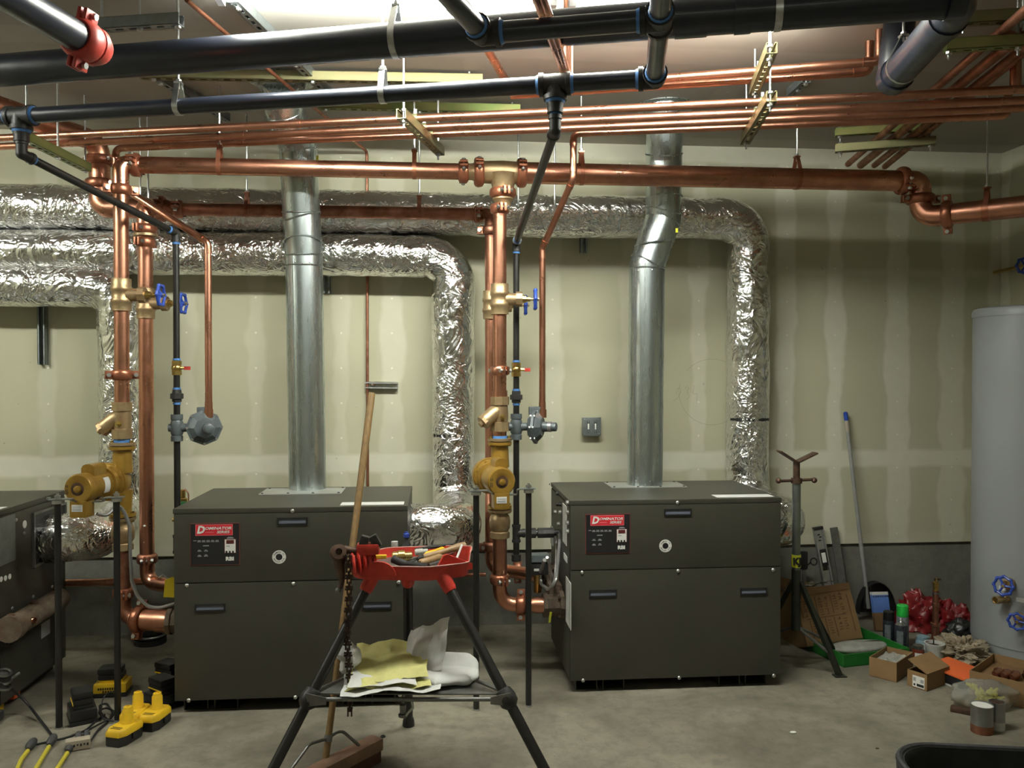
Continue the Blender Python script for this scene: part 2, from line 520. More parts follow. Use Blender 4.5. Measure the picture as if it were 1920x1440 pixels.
zb1, zb2 = at(960, 866, y=WALL_Y).z, at(1600, 510, y=WALL_Y).z
drywall('drywall_back',
        [(wx(1475), 0.05, 0.8), (wx(1565), 0.055, 0.85), (wx(1683), 0.075, 0.85), (wx(1785), 0.075, 0.7), (wx(1310), 0.05, 0.55), (wx(1180), 0.05, 0.4),
         (wx(1036), 0.05, 0.6), (wx(735), 0.06, 0.55), (wx(640), 0.05, 0.4), (wx(480), 0.05, 0.4), (wx(350), 0.05, 0.4), (wx(90), 0.05, 0.4), (wx(1868), 0.05, 0.8)],
        [(zb1, 0.055, 0.95), (zb2, 0.02, 0.45), (CEIL - 0.03, 0.07, 0.9), (CURB + 0.03, 0.03, 0.25)])
drywall('drywall_right', [(2.2, 0.05, 0.5), (3.4, 0.05, 0.5), (4.9, 0.05, 0.8)], [(zb1, 0.055, 0.6), (CEIL - 0.03, 0.06, 0.7)], axis='Y')
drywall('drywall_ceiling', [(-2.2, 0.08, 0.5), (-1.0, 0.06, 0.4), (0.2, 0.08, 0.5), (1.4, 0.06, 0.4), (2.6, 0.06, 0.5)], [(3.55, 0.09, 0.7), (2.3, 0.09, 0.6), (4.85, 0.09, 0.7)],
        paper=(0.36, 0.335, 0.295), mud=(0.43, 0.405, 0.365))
for nm in ('drywall_ceiling',):
    nt = MATS[nm].node_tree
    for n in nt.nodes:      # on the ceiling the second direction is Y
        if n.type == 'SEPXYZ':
            for l in list(nt.links):
                if l.from_socket == n.outputs['Z']:
                    nt.links.new(n.outputs['Y'], l.to_socket)


def concrete(name, c1, c2, c3, sc=1.6, rough=0.62):
    m, nt, b = new_mat(name)
    tc = nn(nt, 'ShaderNodeTexCoord'); vec = tc.outputs['Object']
    a = nn(nt, 'ShaderNodeTexNoise', i_Scale=sc, i_Detail=8.0, i_Roughness=0.62, i_Distortion=0.6)
    d = nn(nt, 'ShaderNodeTexNoise', i_Scale=sc * 9, i_Detail=6.0, i_Roughness=0.7)
    e = nn(nt, 'ShaderNodeTexNoise', i_Scale=sc * 60, i_Detail=2.0)
    for q in (a, d, e): nt.links.new(vec, q.inputs['Vector'])
    mr = nn(nt, 'ShaderNodeMapRange'); mr.inputs[1].default_value = 0.34; mr.inputs[2].default_value = 0.66
    nt.links.new(a.outputs['Fac'], mr.inputs[0])
    c = mixc(nt, mr.outputs[0], c1, c2)
    m2 = nn(nt, 'ShaderNodeMapRange'); m2.inputs[1].default_value = 0.45; m2.inputs[2].default_value = 0.75
    nt.links.new(d.outputs['Fac'], m2.inputs[0])
    c = mixc(nt, mathn(nt, 'MULTIPLY', m2.outputs[0], 0.55), c, c3)
    nt.links.new(mixc(nt, mathn(nt, 'GREATER_THAN', e.outputs['Fac'], 0.73), c, c3), b.inputs['Base Color'])
    b.inputs['Roughness'].default_value = rough
    bp = nn(nt, 'ShaderNodeBump', i_Strength=0.12, i_Distance=0.006)
    nt.links.new(d.outputs['Fac'], bp.inputs['Height']); nt.links.new(bp.outputs[0], b.inputs['Normal'])


concrete('concrete_floor', (0.285, 0.258, 0.198), (0.112, 0.103, 0.078), (0.066, 0.058, 0.043), 1.5)
concrete('concrete_curb', (0.19, 0.185, 0.155), (0.125, 0.12, 0.10), (0.085, 0.08, 0.066), 2.5, 0.8)

x0, x1 = LEFT_X, WALL_X
struct(MB().box((x0 - .1, FRONT_Y - .1, -0.12), (x1 + .1, WALL_Y + .15, 0)).build('floor', 'concrete_floor', smooth=0))
struct(MB().box((x0 - .1, FRONT_Y - .1, CEIL), (x1 + .1, WALL_Y + .15, CEIL + 0.1)).build('ceiling', 'drywall_ceiling', smooth=0))
struct(MB().box((x0, WALL_Y, CURB), (x1, WALL_Y + 0.12, CEIL)).build('wall_back', 'drywall_back', smooth=0))
struct(MB().box((x0, WALL_Y + 0.018, 0), (x1, WALL_Y + 0.12, CURB)).build('baseboard_back', 'concrete_curb', smooth=0))
struct(MB().box((x1, FRONT_Y, 0), (x1 + 0.12, WALL_Y + 0.12, CEIL)).build('wall_right', 'drywall_right', smooth=0))
struct(MB().box((x0 - 0.12, FRONT_Y, 0), (x0, WALL_Y + 0.12, CEIL)).build('wall_left', 'drywall_right', smooth=0))
struct(MB().box((x0, FRONT_Y - 0.12, 0), (x1, FRONT_Y, CEIL)).build('wall_front', 'drywall_right', smooth=0))


# strip lights (the near one hangs just above the picture)
def strip_light(a, b, mat, label):
    a, b = V(a), V(b); c = (a + b) / 2; ax = (b - a).normalized(); sd = ax.cross(V((0, 0, 1)))
    t = thing('strip_light', label, 'lamp', c)
    mt = Matrix((ax, sd, (0, 0, 1))).transposed().to_4x4(); mt.translation = c; L = (b - a).length / 2
    MB().box((-L, -0.02, 0.0), (L, 0.02, CEIL - c.z), mt, bev=0.004).build('housing', 'lamp_white', t)
    for s_ in (-1, 1):
        MB().cyl(a + sd * s_ * 0.045 - V((0, 0, .02)) + ax * .03, b + sd * s_ * 0.045 - V((0, 0, .02)) - ax * .03, 0.014, 10).build('lamp_tube', mat, t)
        for e, q in ((a, 1), (b, -1)):
            MB().box((-0.012, -0.055, -0.05), (0.012, 0.055, 0.0), Matrix.Translation(e + ax * q * .015) @ mt.to_3x3().to_4x4()).build('lamp_holder', 'lamp_white', t) if s_ == 1 else None
    return t


strip_light((-0.78, 3.0, 2.852), (0.42, 3.0, 2.852), 'tube_front', 'white fluorescent strip light above the pipes, left of the pair')
strip_light((0.46, 3.0, 2.852), (1.40, 3.0, 2.852), 'tube_front', 'white fluorescent strip light above the pipes, right of the pair')
strip_light((-3.75, 2.75, 2.852), (-2.55, 2.75, 2.852), 'tube_front', 'white fluorescent strip light on the ceiling over the far left boiler')
strip_light((-1.2, -0.6, 2.82), (1.2, -0.6, 2.82), 'tube_fill', 'added unseen fluorescent fill light on the ceiling behind the camera')

# ================================================================ FOIL DUCTS
def resample(pts, step):
    out = [pts[0]]; acc = 0.0
    for a, b in zip(pts, pts[1:]):
        L = (b - a).length; t = step - acc
        while t <= L:
            out.append(a.lerp(b, t / L)); t += step
        acc = (acc + L) % step if L else acc
        acc = L - (t - step)
    out.append(pts[-1])
    return out


def foil_duct(label, pts, r, bend, seed, loc, bulge=None):
    p = resample(fillet(pts, bend, 12), 0.011)
    sd = V((seed * 3.1, seed * 1.7, 0))
    m = len(p)

    def fn(i, j, a, c):
        d = V((math.cos(a), math.sin(a), 0)) * r
        q = c * 1.0 + d
        k = 1 + 0.055 * noise.noise(q * 5 + sd) + 0.050 * abs(noise.noise(q * 13 + sd)) + 0.016 * abs(noise.noise(q * 34 + sd * 2))
        # seams where the wrap is taped
        s_ = (i * 0.011) % 0.62
        if s_ < 0.022: k += 0.012
        k -= 0.035 * max(0.0, noise.noise(V((i * 0.011 * 6 + seed * 9, 0, 3.3))))
        if bulge: k *= 1 + bulge * max(0, 1 - abs(i / m - 0.955) / 0.05)
        return k
    t = thing('insulated_duct', label, 'duct', loc)
    o = MB().sweep(p, r, 56, fn=fn).build('foil_wrap', 'foil', t, smooth=28)
    return t


DY = 4.775
xb = {'far': -1.90, 'left': -0.146, 'right': 1.63}
# top duct, runs right and drops behind the right boiler
zA = at(700, 400, y=DY).z; xA = at(1402, 600, y=DY).x
zB = at(500, 478, y=DY).z; xB_ = at(850, 700, y=DY).x
zC = at(100, 536, y=DY - .03).z; xC = at(232, 750, y=DY).x
foil_duct('crinkled silver foil duct, topmost, running right then dropping behind the right boiler',
          [V((LEFT_X + .05, DY, zA)), V((xA, DY, zA)), V((xA, DY, 0.73)), V((xA, 4.20, 0.73)), V((1.60, 4.20, 0.73))], 0.123, [0, .16, .17, .12, 0], 1, (xA, DY, 0))
foil_duct('crinkled silver foil duct, middle one, dropping between the two boilers',
          [V((LEFT_X + .05, DY - .02, zB)), V((xB_, DY - .02, zB)), V((xB_, DY - .02, 0.72)), V((xB_ + .03, 4.24, 0.72)), V((-0.19, 4.24, 0.72))], 0.118, [0, .16, .17, .12, 0], 2, (xB_, DY, 0))
foil_duct('crinkled silver foil duct, lowest, dropping behind the left copper risers',
          [V((LEFT_X + .05, DY - .04, zC)), V((xC, DY - .04, zC)), V((xC, DY - .02, 0.70)), V((xC + .04, 4.22, 0.70)), V((-1.93, 4.22, 0.70))], 0.115, [0, .16, .17, .13, 0], 3, (xC, DY, 0))

# lettering printed on the foil wrap
duct_of = {1: [o for o in bpy.data.objects if o.get('category') == 'duct'][0], 2: [o for o in bpy.data.objects if o.get('category') == 'duct'][1]}
rnd = random.Random(11)
for key, cx, cy, py, rr, a0, a1 in ((1, xA, DY, 787, .118, 195, 335), (2, xB_, DY - .02, 817, .112, 195, 275)):
    z_ = at(848 if key == 2 else 1405, py, y=DY - .1).z
    fo = kids(duct_of[key])[0]; off_ = V(duct_of[key].location)
    bv = BVHTree.FromPolygons([v.co + off_ for v in fo.data.vertices], [tuple(p.vertices) for p in fo.data.polygons])
    def skin(an, zz):
        dv_ = V((math.cos(R(an)), math.sin(R(an)), 0)); c_ = V((cx, cy, zz))
        h_ = bv.ray_cast(c_ + dv_ * .3, -dv_, .3)[0]
        return (h_ if h_ is not None else c_ + dv_ * rr) + dv_ * .0012
    a = a0
    while a < a1:
        st = rnd.choice((3, 4, 5)); hh = rnd.choice((.006, .008, .010))
        if rnd.random() < .68:
            g = lambda u, v: skin(a + st * .8 * u, z_ - hh + 2 * hh * v)
            MB().grid(g, 4, 4).build('print_mark', 'print_black', duct_of[key], thick=.0006, smooth=0)
        a += st

# ================================================================ FLUES
def flue(label, pts, r, rings, seams, loc, dirt=None, tagp=None):
    t = thing('flue_pipe', label, 'flue', loc)
    pts = [V(p) for p in pts]
    for i in range(len(pts) - 1):
        a, b = pts[i], pts[i + 1]
        MB().sweep([a, b], r, 40).build('flue_section', 'galv', t, smooth=50)
        MB().ball(b, r * 0.999, 40).build('elbow_gore', 'galv', t) if 0 < i + 1 < len(pts) - 1 else None
    for (i, f, tilt) in rings:
        a, b = pts[i], pts[i + 1]; c = a.lerp(b, f); ax = (b - a).normalized()
        ax2 = (ax + V(tilt)).normalized()
        q = ax2.dot(ax)
        MB().torus(c, ax2, r / max(q, .8) * 1.005, 0.0045, 40, 6).build('seam_bead', 'galv', t)
    for (p, q) in seams:
        MB().box((-0.0012, -0.004, 0), (0.0012, 0.004, 1), None)
    return t


FY, FR = 4.36, 0.094
a0 = at(1209, 905, y=FY); a0.z = 0.90
pR = [a0, at(1213, 498, y=FY), at(1244, 408, y=FY), at(1245, 300, y=FY - .05), at(1247, 200, z=CEIL)]
flR = flue('right galvanized steel flue pipe with a kinked offset elbow', pR, FR,
           [(0, .985, (.0, 0, 0)), (1, .02, (.25, 0, 0)), (1, .45, (-.45, 0, 0.1)), (1, .96, (.1, 0, 0)), (2, .12, (.25, 0, 0)), (2, .35, (.0, 0.2, 0)), (3, .12, (0, 0, 0))], [], a0)
b0 = at(577, 920, y=FY); b0.z = 0.885
pL = [b0, at(570, 482, y=FY), at(565, 400, y=FY - .02), at(559, 275, y=FY - .08), at(533, 205, y=FY - .22), at(527, 150, z=CEIL)]
flL = flue('left galvanized steel flue pipe rising from the left boiler', pL, FR,
           [(0, .96, (0, 0, 0)), (1, .05, (0, 0, 0)), (1, .25, (0, .5, 0)), (1, .9, (-.25, 0, 0)), (2, .02, (0, 0, 0)), (2, .97, (0, 0, 0)), (3, .5, (.5, 0, 0)), (3, .95, (0, 0, 0))], [], b0)
for t, p, z in ((flR, pR, 0), (flL, pL, 0)):
    MB().lathe((p[-1].x, p[-1].y, CEIL - 0.001), (0, 0, -1), [(0, FR + .06), (.004, FR + .06), (.006, FR + .02), (.04, FR + .012), (.04, FR)], 40).build('ceiling_collar', 'galv', t)
    mid = p[0].lerp(p[1], 0.5)
    d = (CAM - mid); d.z = 0; d.normalize(); sdv = V((d.y, -d.x, 0)) * 0.6 + d * 0.8
    ax = (p[1] - p[0]).normalized()
    MB().sweep([p[0] + sdv * FR * 1.0, p[1] + sdv * FR], 0.0028, 6).build('lock_seam', 'galv', t)
    for f in (.03, .97):
        for an in (-.5, .3):
            q = p[0].lerp(p[1], f); dv = Matrix.Rotation(an, 3, 'Z') @ d
            MB().lathe(q + dv * (FR - .001), dv, [(0, .005), (.004, .004), (.005, .001)], 8).build('screw', 'zinc', t)
MB().box((-.006, -.001, -.011), (.006, .001, .011), Matrix.Translation(at(1269, 432, d=4.265))).build('sticker', 'yellow_tape', flR, smooth=0)
MB().box((-.006, -.001, -.011), (.006, .001, .011), Matrix.Translation(at(595, 296, d=4.12))).build('sticker', 'yellow_tape', flL, smooth=0)
# ================================================================ BOILERS
BW, BD, BH, BB, BSEAM = 1.015, 0.655, 0.905, 0.058, 0.577
REFX, REFY = 0.612, 3.86


def lx(px, py): return at(px, py, y=REFY).x - REFX
def lz(px, py): return at(px, py, y=REFY).z


def handle(parent, cx, cz, w_=0.135, h=0.036):
    # moulded recessed pull: frame plus sloping cup
    y = -0.001
    mb = MB(); b = 0.006
    for lo, hi in (((-w_ / 2, -.004, h / 2 - b), (w_ / 2, .004, h / 2)), ((-w_ / 2, -.004, -h / 2), (w_ / 2, .004, -h / 2 + b)), ((-w_ / 2, -.004, -h / 2), (-w_ / 2 + b, .004, h / 2)), ((w_ / 2 - b, -.004, -h / 2), (w_ / 2, .004, h / 2))):
        mb.box(lo, hi, Matrix.Translation((cx, y, cz)), bev=.0015)
    o = mb.build('recessed_handle', 'black_plastic', parent)
    mb = MB()
    w2, h2 = w_ / 2 - b, h / 2 - b
    mb.add([(cx - w2, y - .001, cz - h2), (cx + w2, y - .001, cz - h2), (cx + w2, y + .0, cz + h2), (cx - w2, y + .0, cz + h2),
            (cx - w2 * .96, y - .0032, cz - h2 * .8), (cx + w2 * .96, y - .0032, cz - h2 * .8), (cx + w2 * .96, y - .0012, cz + h2 * .1), (cx - w2 * .96, y - .0012, cz + h2 * .1)],
           [(0, 1, 2, 3), (4, 5, 6, 7)])
    mb.build('grip_cup', 'grip_shine', o, smooth=0)
    return o


def screwhead(parent, c, n=(0, -1, 0), r=0.0095):
    return MB().lathe(c, n, [(0, r), (.002, r * .95), (.0055, r * .55), (.0065, r * .1)], 12).build('screw', 'screw', parent)


def make_boiler(label, x, y):
    t = thing('boiler', label, 'boiler', (0, 0, 0), 'boilers along the back wall')
    # local: x 0..BW, y 0 (front)..BD, z
    g = 0.002
    MB().box((0.004, 0.006, BB), (BW - 0.004, BD, BH - 0.02)).build('cabinet', 'boiler_paint', t, smooth=0)
    MB().box((-0.004, -0.006, BH - 0.022), (BW + 0.004, BD + 0.004, BH), bev=0.003).build('top_panel', 'boiler_paint', t)
    MB().box((0, -0.006, BSEAM + g), (BW, 0.008, BH - 0.024), bev=0.002).build('upper_front_panel', 'boiler_paint', t)
    MB().box((0, -0.006, BB), (BW, 0.008, BSEAM - g), bev=0.002).build('lower_front_panel', 'boiler_paint', t)
    MB().box((-0.003, 0.01, BB), (0.006, BD - .01, BH - .03)).build('side_panel', 'boiler_paint', t, smooth=0)
    MB().box((BW - .006, 0.01, BB), (BW + .003, BD - .01, BH - .03)).build('side_panel', 'boiler_paint', t, smooth=0)
    # skid feet
    for cx in (0.03, 0.16, BW - 0.29, BW - 0.16):
        mb = MB(); mb.box((cx, 0.03, 0.0), (cx + 0.004, BD - .02, BB)).box((cx, 0.03, 0), (cx + 0.10, BD - .02, 0.004)).box((cx + .1, .03, 0), (cx + .104, BD - .02, BB))
        mb.build('skid', 'boiler_paint', t, smooth=0)
    yf = -0.006
    for px, py in ((1270, 960), (1130, 1112), (1412, 1108)):
        h = handle(t, lx(px, py), lz(px, py), 0.132, 0.034); 
        for c in [h] + kids(h): 
            if c is h: c.location.y = yf
    for px, py in ((1270, 942), (1091, 1073), (1271, 1070), (1449, 1068), (1093, 1275), (1273, 1270), (1450, 1266)):
        screwhead(t, (lx(px, py), yf, lz(px, py)))
    # view port with lettered ring
    cx, cz = lx(1247, 1023), lz(1247, 1023)
    MB().lathe((cx, yf, cz), (0, -1, 0), [(0, .030), (.0012, .030), (.0012, .0145), (0, .0145)], 36, caps=False).build('lettered_ring', 'print_white', t)
    MB().lathe((cx, yf, cz), (0, -1, 0), [(0, .0145), (.0006, .0145), (.0006, .0)], 24).build('plug', 'black_plastic', t)
    for s_, rad, a0_, flip in (('REMOVE TO', .0222, 90, 1), ('ADJUST AIR', .0222, -90, -1)):
        n = len(s_); stp = 15.5
        for i, chh in enumerate(s_):
            if chh == ' ': continue
            a = R(a0_ - flip * (i - (n - 1) / 2) * stp)
            rv = V((math.cos(a), 0, math.sin(a)))
            upv = rv * flip; rt = V((upv.z, 0, -upv.x))
            textm(chh, t, V((cx, yf - .0014, cz)) + rv * rad, rt, upv, .0062, 'print_black', bold=.02, name='letter')
    # control badge
    xl, xr = lx(1097, 1000), lx(1181, 1000); zt, zb = lz(1139, 963), lz(1139, 1037)
    bd = MB().box((xl, yf - .0025, zb), (xr, yf + .001, zt)).build('control_badge', 'badge_edge', t, smooth=0)
    W, H = xr - xl, zt - zb
    MB().box((xl + .003, yf - .0032, zb + .003), (xr - .003, yf, zt - .003)).build('badge_face', 'badge_black', bd, smooth=0)
    P = lambda u, v: V((xl + W * u, yf - .0034, zt - H * v))
    ux, uy = V((1, 0, 0)), V((0, 0, 1))
    def rect(u0, v0, u1, v1, mat, nm, off=0.0):
        a, b = P(u0, v1), P(u1, v0)
        MB().box((a.x, yf - .0040 - off, a.z), (b.x, yf - .002, b.z)).build(nm, mat, bd, smooth=0)
    rect(.11, .03, .86, .295, 'print_pink', 'logo_panel')
    rect(.122, .045, .848, .28, 'print_red', 'logo_panel', .0003)
    off = -.0010
    textm('D', bd, P(.215, .162) + V((0, off, 0)), ux, uy, H * .175, 'print_white', bold=.045, shear=.22, xs=.95)
    textm('OMINATOR', bd, P(.565, .125) + V((0, off, 0)), ux, uy, H * .066, 'print_white', bold=.025, shear=.25, xs=1.25)
    textm('SERIES', bd, P(.665, .215) + V((0, off, 0)), ux, uy, H * .062, 'print_white', bold=.025, shear=.25, xs=1.22)
    rect(.31, .205, .48, .228, 'print_pink', 'logo_bar', .0005)
    # indicator legends
    for i, u in enumerate((.10, .185, .275, .365, .455, .545)):
        rect(u - .03, .405, u + .03, .42, 'print_grey', 'legend'); 
        if i: rect(u - .036, .432, u + .036, .446, 'print_grey', 'legend')
    rect(.26, .525, .38, .545, 'print_grey', 'legend')
    for u, v in ((.19, .63), (.32, .63), (.19, .75), (.32, .745)):
        rect(u - .025, v, u + .025, v + .014, 'print_grey', 'legend'); rect(u - .04, v + .025, u + .04, v + .04, 'print_grey', 'legend')
    rect(.69, .385, .925, .72, 'badge_edge', 'controller')
    rect(.70, .395, .915, .71, 'print_white', 'controller', .0004)
    rect(.73, .405, .885, .495, 'display_red', 'display', .001)
    rect(.73, .54, .80, .56, 'print_grey', 'legend', .001)
    for u in (.735, .80, .865):
        rect(u - .018, .665, u + .018, .71, 'badge_black', 'button', .001)
    rect(.76, .335, .86, .348, 'print_grey', 'legend'); rect(.74, .355, .88, .37, 'print_grey', 'legend')
    textm('RBI', bd, P(.80, .855), ux, uy, H * .085, 'print_white', bold=.06, xs=1.15)
    # flue collar plate on the top
    cxl = at(1209, 905, y=FY).x - REFX; cyl_ = FY - REFY
    mb = MB().box((cxl - .20, cyl_ - .105, BH), (cxl + .20, cyl_ + .10, BH + .004))
    mb.build('collar_plate', 'galv_plate', t, smooth=0)
    for ux_ in (-.185, -.06, .06, .185):
        for uy_ in (-.095, .09):
            MB().lathe((cxl + ux_, cyl_ + uy_, BH + .004), (0, 0, 1), [(0, .0065), (.004, .005), (.005, .001)], 8).build('screw', 'black_plastic', t)
    MB().box((BW - .30, .03, BH), (BW - .015, .115, BH + .0012)).build('top_label', 'white_label', t, smooth=0)
    place(t, (x, y, 0))
    ORG[t.name] = V((x, y, 0))
    for c in list(bpy.data.objects):
        q = c
        while q.parent is not None: q = q.parent
        if q is t and c is not t: ORG[c.name] = V((x, y, 0))
    return t


M('galv_plate', (0.52, 0.53, 0.50), 0.45, 0.7, 0.2, 10)
b_right = make_boiler('large dark brown steel boiler on the right with red badge panel', REFX, REFY)
b_left = copy_tree(b_right); b_left['label'] = 'large dark brown steel boiler behind the red vise tripod, left of the other'
place(b_left, (-1.160, 3.775, 0))
b_far = copy_tree(b_right); b_far['label'] = 'dark boiler cut off by the left edge, copper manifold on its side'
place(b_far, (-1.90 - BW, 3.775, 0))
def fix_org(root):
    for c in list(bpy.data.objects):
        q = c
        while q.parent is not None: q = q.parent
        if q is root: ORG[c.name] = V(root.location)
fix_org(b_left); fix_org(b_far)

# ---- side of the right boiler that faces left
S = REFX - .003      # side plane x


def side(px, py): return at(px, py, x=S)


def side_plate(parent, pix, mat, nm, th=.003, X=None, sgn=-1):
    X = S if X is None else X
    p = [at(a, b, x=X) for a, b in pix]
    y0, y1 = min(q.y for q in p), max(q.y for q in p); z0, z1 = min(q.z for q in p), max(q.z for q in p)
    return MB().box((min(X, X + sgn * th), y0, z0), (max(X, X + sgn * th), y1, z1)).build(nm, mat, parent, smooth=0)


side_plate(b_right, [(1056, 943), (1063, 1024)], 'white_label', 'rating_label')
side_plate(b_right, [(1058, 1036), (1064, 1056)], 'white_label', 'rating_label')
side_plate(b_right, [(1062, 1080), (1071, 1182)], 'white_label', 'rating_label')
side_plate(b_right, [(1034, 985), (1038, 1024)], 'galv_plate', 'gas_inlet_plate', .006)
for px, py in ((1047, 925), (1047, 945), (1043, 960), (1052, 945), (1052, 960), (1049, 982), (1066, 942), (1066, 960), (1066, 980), (1066, 996), (1050, 999)):
    q = side(px, py)
    MB().lathe(q, (-1, 0, 0), [(0, .011), (.012, .010), (.014, .004)], 8).build('knockout_plug', 'black_plastic' if py % 2 else 'zinc', b_right)
for px, py in ((1031, 908), (1047, 925), (1065, 940), (1068, 1032), (1068, 1076)):
    MB().lathe(side(px, py), (-1, 0, 0), [(0, .006), (.004, .004)], 8).build('screw', 'black_plastic', b_right)

# flexible conduits on the right boiler's side
def hang(parent, pts, r, mat, nm, ribs=True):
    p = fillet(pts, 0.06, 6)
    p = resample(p, 0.006)
    MB().sweep(p, [r * (1.0 + (.12 if ribs and i % 2 else 0)) for i in range(len(p))], 8).build(nm, mat, parent)


con = thing('flexible_conduit', 'grey flexible metal conduit looping on the left side of right boiler', 'conduit', side(1052, 1100))
hang(con, [side(1050, 1008), at(1046, 1060, x=S - .03), at(1042, 1090, x=S - .06), at(1028, 1106, x=S - .09), at(1014, 1095, x=S - .1), at(1013, 1075, x=S - .1), at(1021, 1050, x=S - .12)], .008, 'conduit', 'conduit_loop')
hang(con, [side(1044, 1012), at(1043, 1050, x=S - .02), at(1041, 1085, x=S - .03), at(1036, 1095, x=S - .06), at(1031, 1060, x=S - .1), at(1026, 1045, x=S - .12)], .0065, 'conduit', 'conduit_loop')
MB().lathe(side(1050, 1004) + V((-.002, 0, 0)), (0, 0, -1), [(-.01, .016), (.02, .016), (.02, .013), (.04, .013)], 10).build('connector', 'zinc', con)
MB().lathe(side(1044, 1008) + V((-.002, 0, 0)), (0, 0, -1), [(-.01, .015), (.02, .015), (.02, .012), (.04, .012)], 10).build('connector', 'zinc', con)
# inlet / outlet flanges low on the side
def boiler_port(parent, c, r, L=.10):
    c = V(c)
    mb = MB().lathe(c, (-1, 0, 0), [(0, r * 1.7), (.02, r * 1.7), (.022, r * 1.35), (L - .02, r * 1.3), (L - .02, r * 1.45), (L, r * 1.45), (L, r)], 8)
    o = mb.build('port_flange', 'cast_iron', parent)
    for dy, dz in ((1, 1), (1, -1), (-1, 1), (-1, -1)):
        MB().lathe(c + V((-.02, dy * r * 1.1, dz * r * 1.1)), (-1, 0, 0), [(0, .011), (.012, .011)], 6).build('bolt', 'rust_steel', o)
    return o


def block_port(parent, c, sy, sz, L):
    c = V(c)
    return MB().box((c.x - L, c.y - sy, c.z - sz), (c.x, c.y + sy, c.z + sz), bev=.02).build('header_casting', 'cast_iron', parent)


PORT1 = V((S, at(1056, 1134, x=S).y, at(1056, 1134, x=S).z))
PORT2 = V((S, PORT1.y + .22, PORT1.z + .09))
boiler_port(b_right, PORT1, .042, .10); boiler_port(b_right, PORT2, .042, .10)
block_port(b_right, (S, (PORT1.y + PORT2.y) / 2, PORT1.z + .06), .11, .035, .07)
PORTL1 = V((-1.163, PORT1.y - .085, PORT1.z - .01)); PORTL2 = V((-1.163, PORT2.y - .085, PORT2.z))
boiler_port(b_left, PORTL1, .042, .09); boiler_port(b_left, PORTL2, .042, .09)
# low-water / flow switch box beside the right boiler
fs = thing('flow_switch', 'black and grey flow switch box behind the thin post, left of right boiler', 'switch', at(1005, 1070, d=4.2))
fb = at(1008, 1058, d=4.22)
MB().box((-.05, -.035, -.03), (.05, .035, .03), Matrix.Translation(fb + V((0, 0, -.018))), bev=.006).build('switch_box', 'black_plastic', fs)
MB().box((-.055, -.04, -.018), (.055, .04, .018), Matrix.Translation(fb + V((0, 0, .035))), bev=.006).build('cover', 'grey_cast', fs)
MB().box((-.013, -.002, -.006), (.013, .002, .006), Matrix.Translation(fb + V((-.01, -.036, -.02)))).build('label', 'white_label', fs, smooth=0)
MB().cyl(fb + V((0, 0, -.14)), fb + V((0, 0, -.045)), .02, 10).build('stem', 'brass', fs)

# ---- visible side of the far-left boiler
X3 = -1.90 + .003
def s3(px, py): return at(px, py, x=X3)
side_plate(b_far, [(-30, 1075), (27, 963)], 'strut_grey', 'galvanized_cover', .004, X3, 1)
# duct opening trim
p0, p1 = s3(63, 1046), s3(120, 925)
mb = MB()
ya, yb, za, zb_ = p0.y, min(p1.y, 4.42), 0.60, 0.835
for lo, hi in (((X3, ya - .012, za - .012), (X3 + .01, yb + .012, za)), ((X3, ya - .012, zb_), (X3 + .01, yb + .012, zb_ + .012)), ((X3, ya - .012, za), (X3 + .01, ya, zb_)), ((X3, yb, za), (X3 + .01, yb + .012, zb_))):
    mb.box(lo, hi)
mb.build('duct_opening_frame', 'grey_steel', b_far, smooth=0)
MB().box((X3, ya, za), (X3 + .002, yb, zb_)).build('duct_opening', 'black_plastic', b_far, smooth=0)
for px, py, r in ((46, 983, .018), (2, 1086, .012), (10, 1084, .012), (18, 1081, .012)):
    MB().lathe(s3(px, py), (1, 0, 0), [(0, r), (.0015, r), (.0015, 0.001)], 18).build('round_label', 'print_white', b_far)
for px, py in ((97, 1100), (62, 1119), (23, 1141), (33, 1192), (17, 1203), (30, 975), (45, 1000)):
    MB().lathe(s3(px, py), (1, 0, 0), [(0, .009), (.004, .008), (.006, .002)], 10).build('screw', 'screw', b_far)
m0, m1 = at(20, 1178, x=X3 + .06), at(112, 1122, x=X3 + .06)
mb = MB().sweep([m0, m0.lerp(m1, .04), m1], [.045, .05, .05], 14)
man = mb.build('manifold_casting', 'cast_iron', b_far)
for f in (.0, .45, .95):
    q = m0.lerp(m1, f); MB().lathe(q + V((0, 0, .045)), (0, 0, 1), [(0, .02), (.012, .018), (.018, .01)], 8).build('bolt', 'rust_steel', man)
MB().cyl(m0 + V((0.0, -.02, 0)), m0 + V((.0, .03, 0)), .058, 14).build('end_flange', 'cast_iron', man)
MB().lathe(at(58, 1163, x=X3 + .10), (1, -.3, 0), [(0, .016), (.02, .014)], 10).build('plug', 'copper', man)
side_plate(b_far, [(77, 1198), (93, 1160)], 'print_grey', 'rating_label', .002, X3, 1)
# ================================================================ OVERHEAD PIPING
def line_at(a, b, px):
    """point of the world line a-b seen at photo column px"""
    lo, hi = -3.0, 4.0
    f = lambda t: (a.lerp(b, t) - CAM).dot(RGT) / (a.lerp(b, t) - CAM).dot(FWD) * F_PX + 960
    for _ in range(50):
        m = (lo + hi) / 2
        if f(m) < px: lo = m
        else: hi = m
    return a.lerp(b, lo)


def ray_line(a, b, t): return a + (b - a) * t


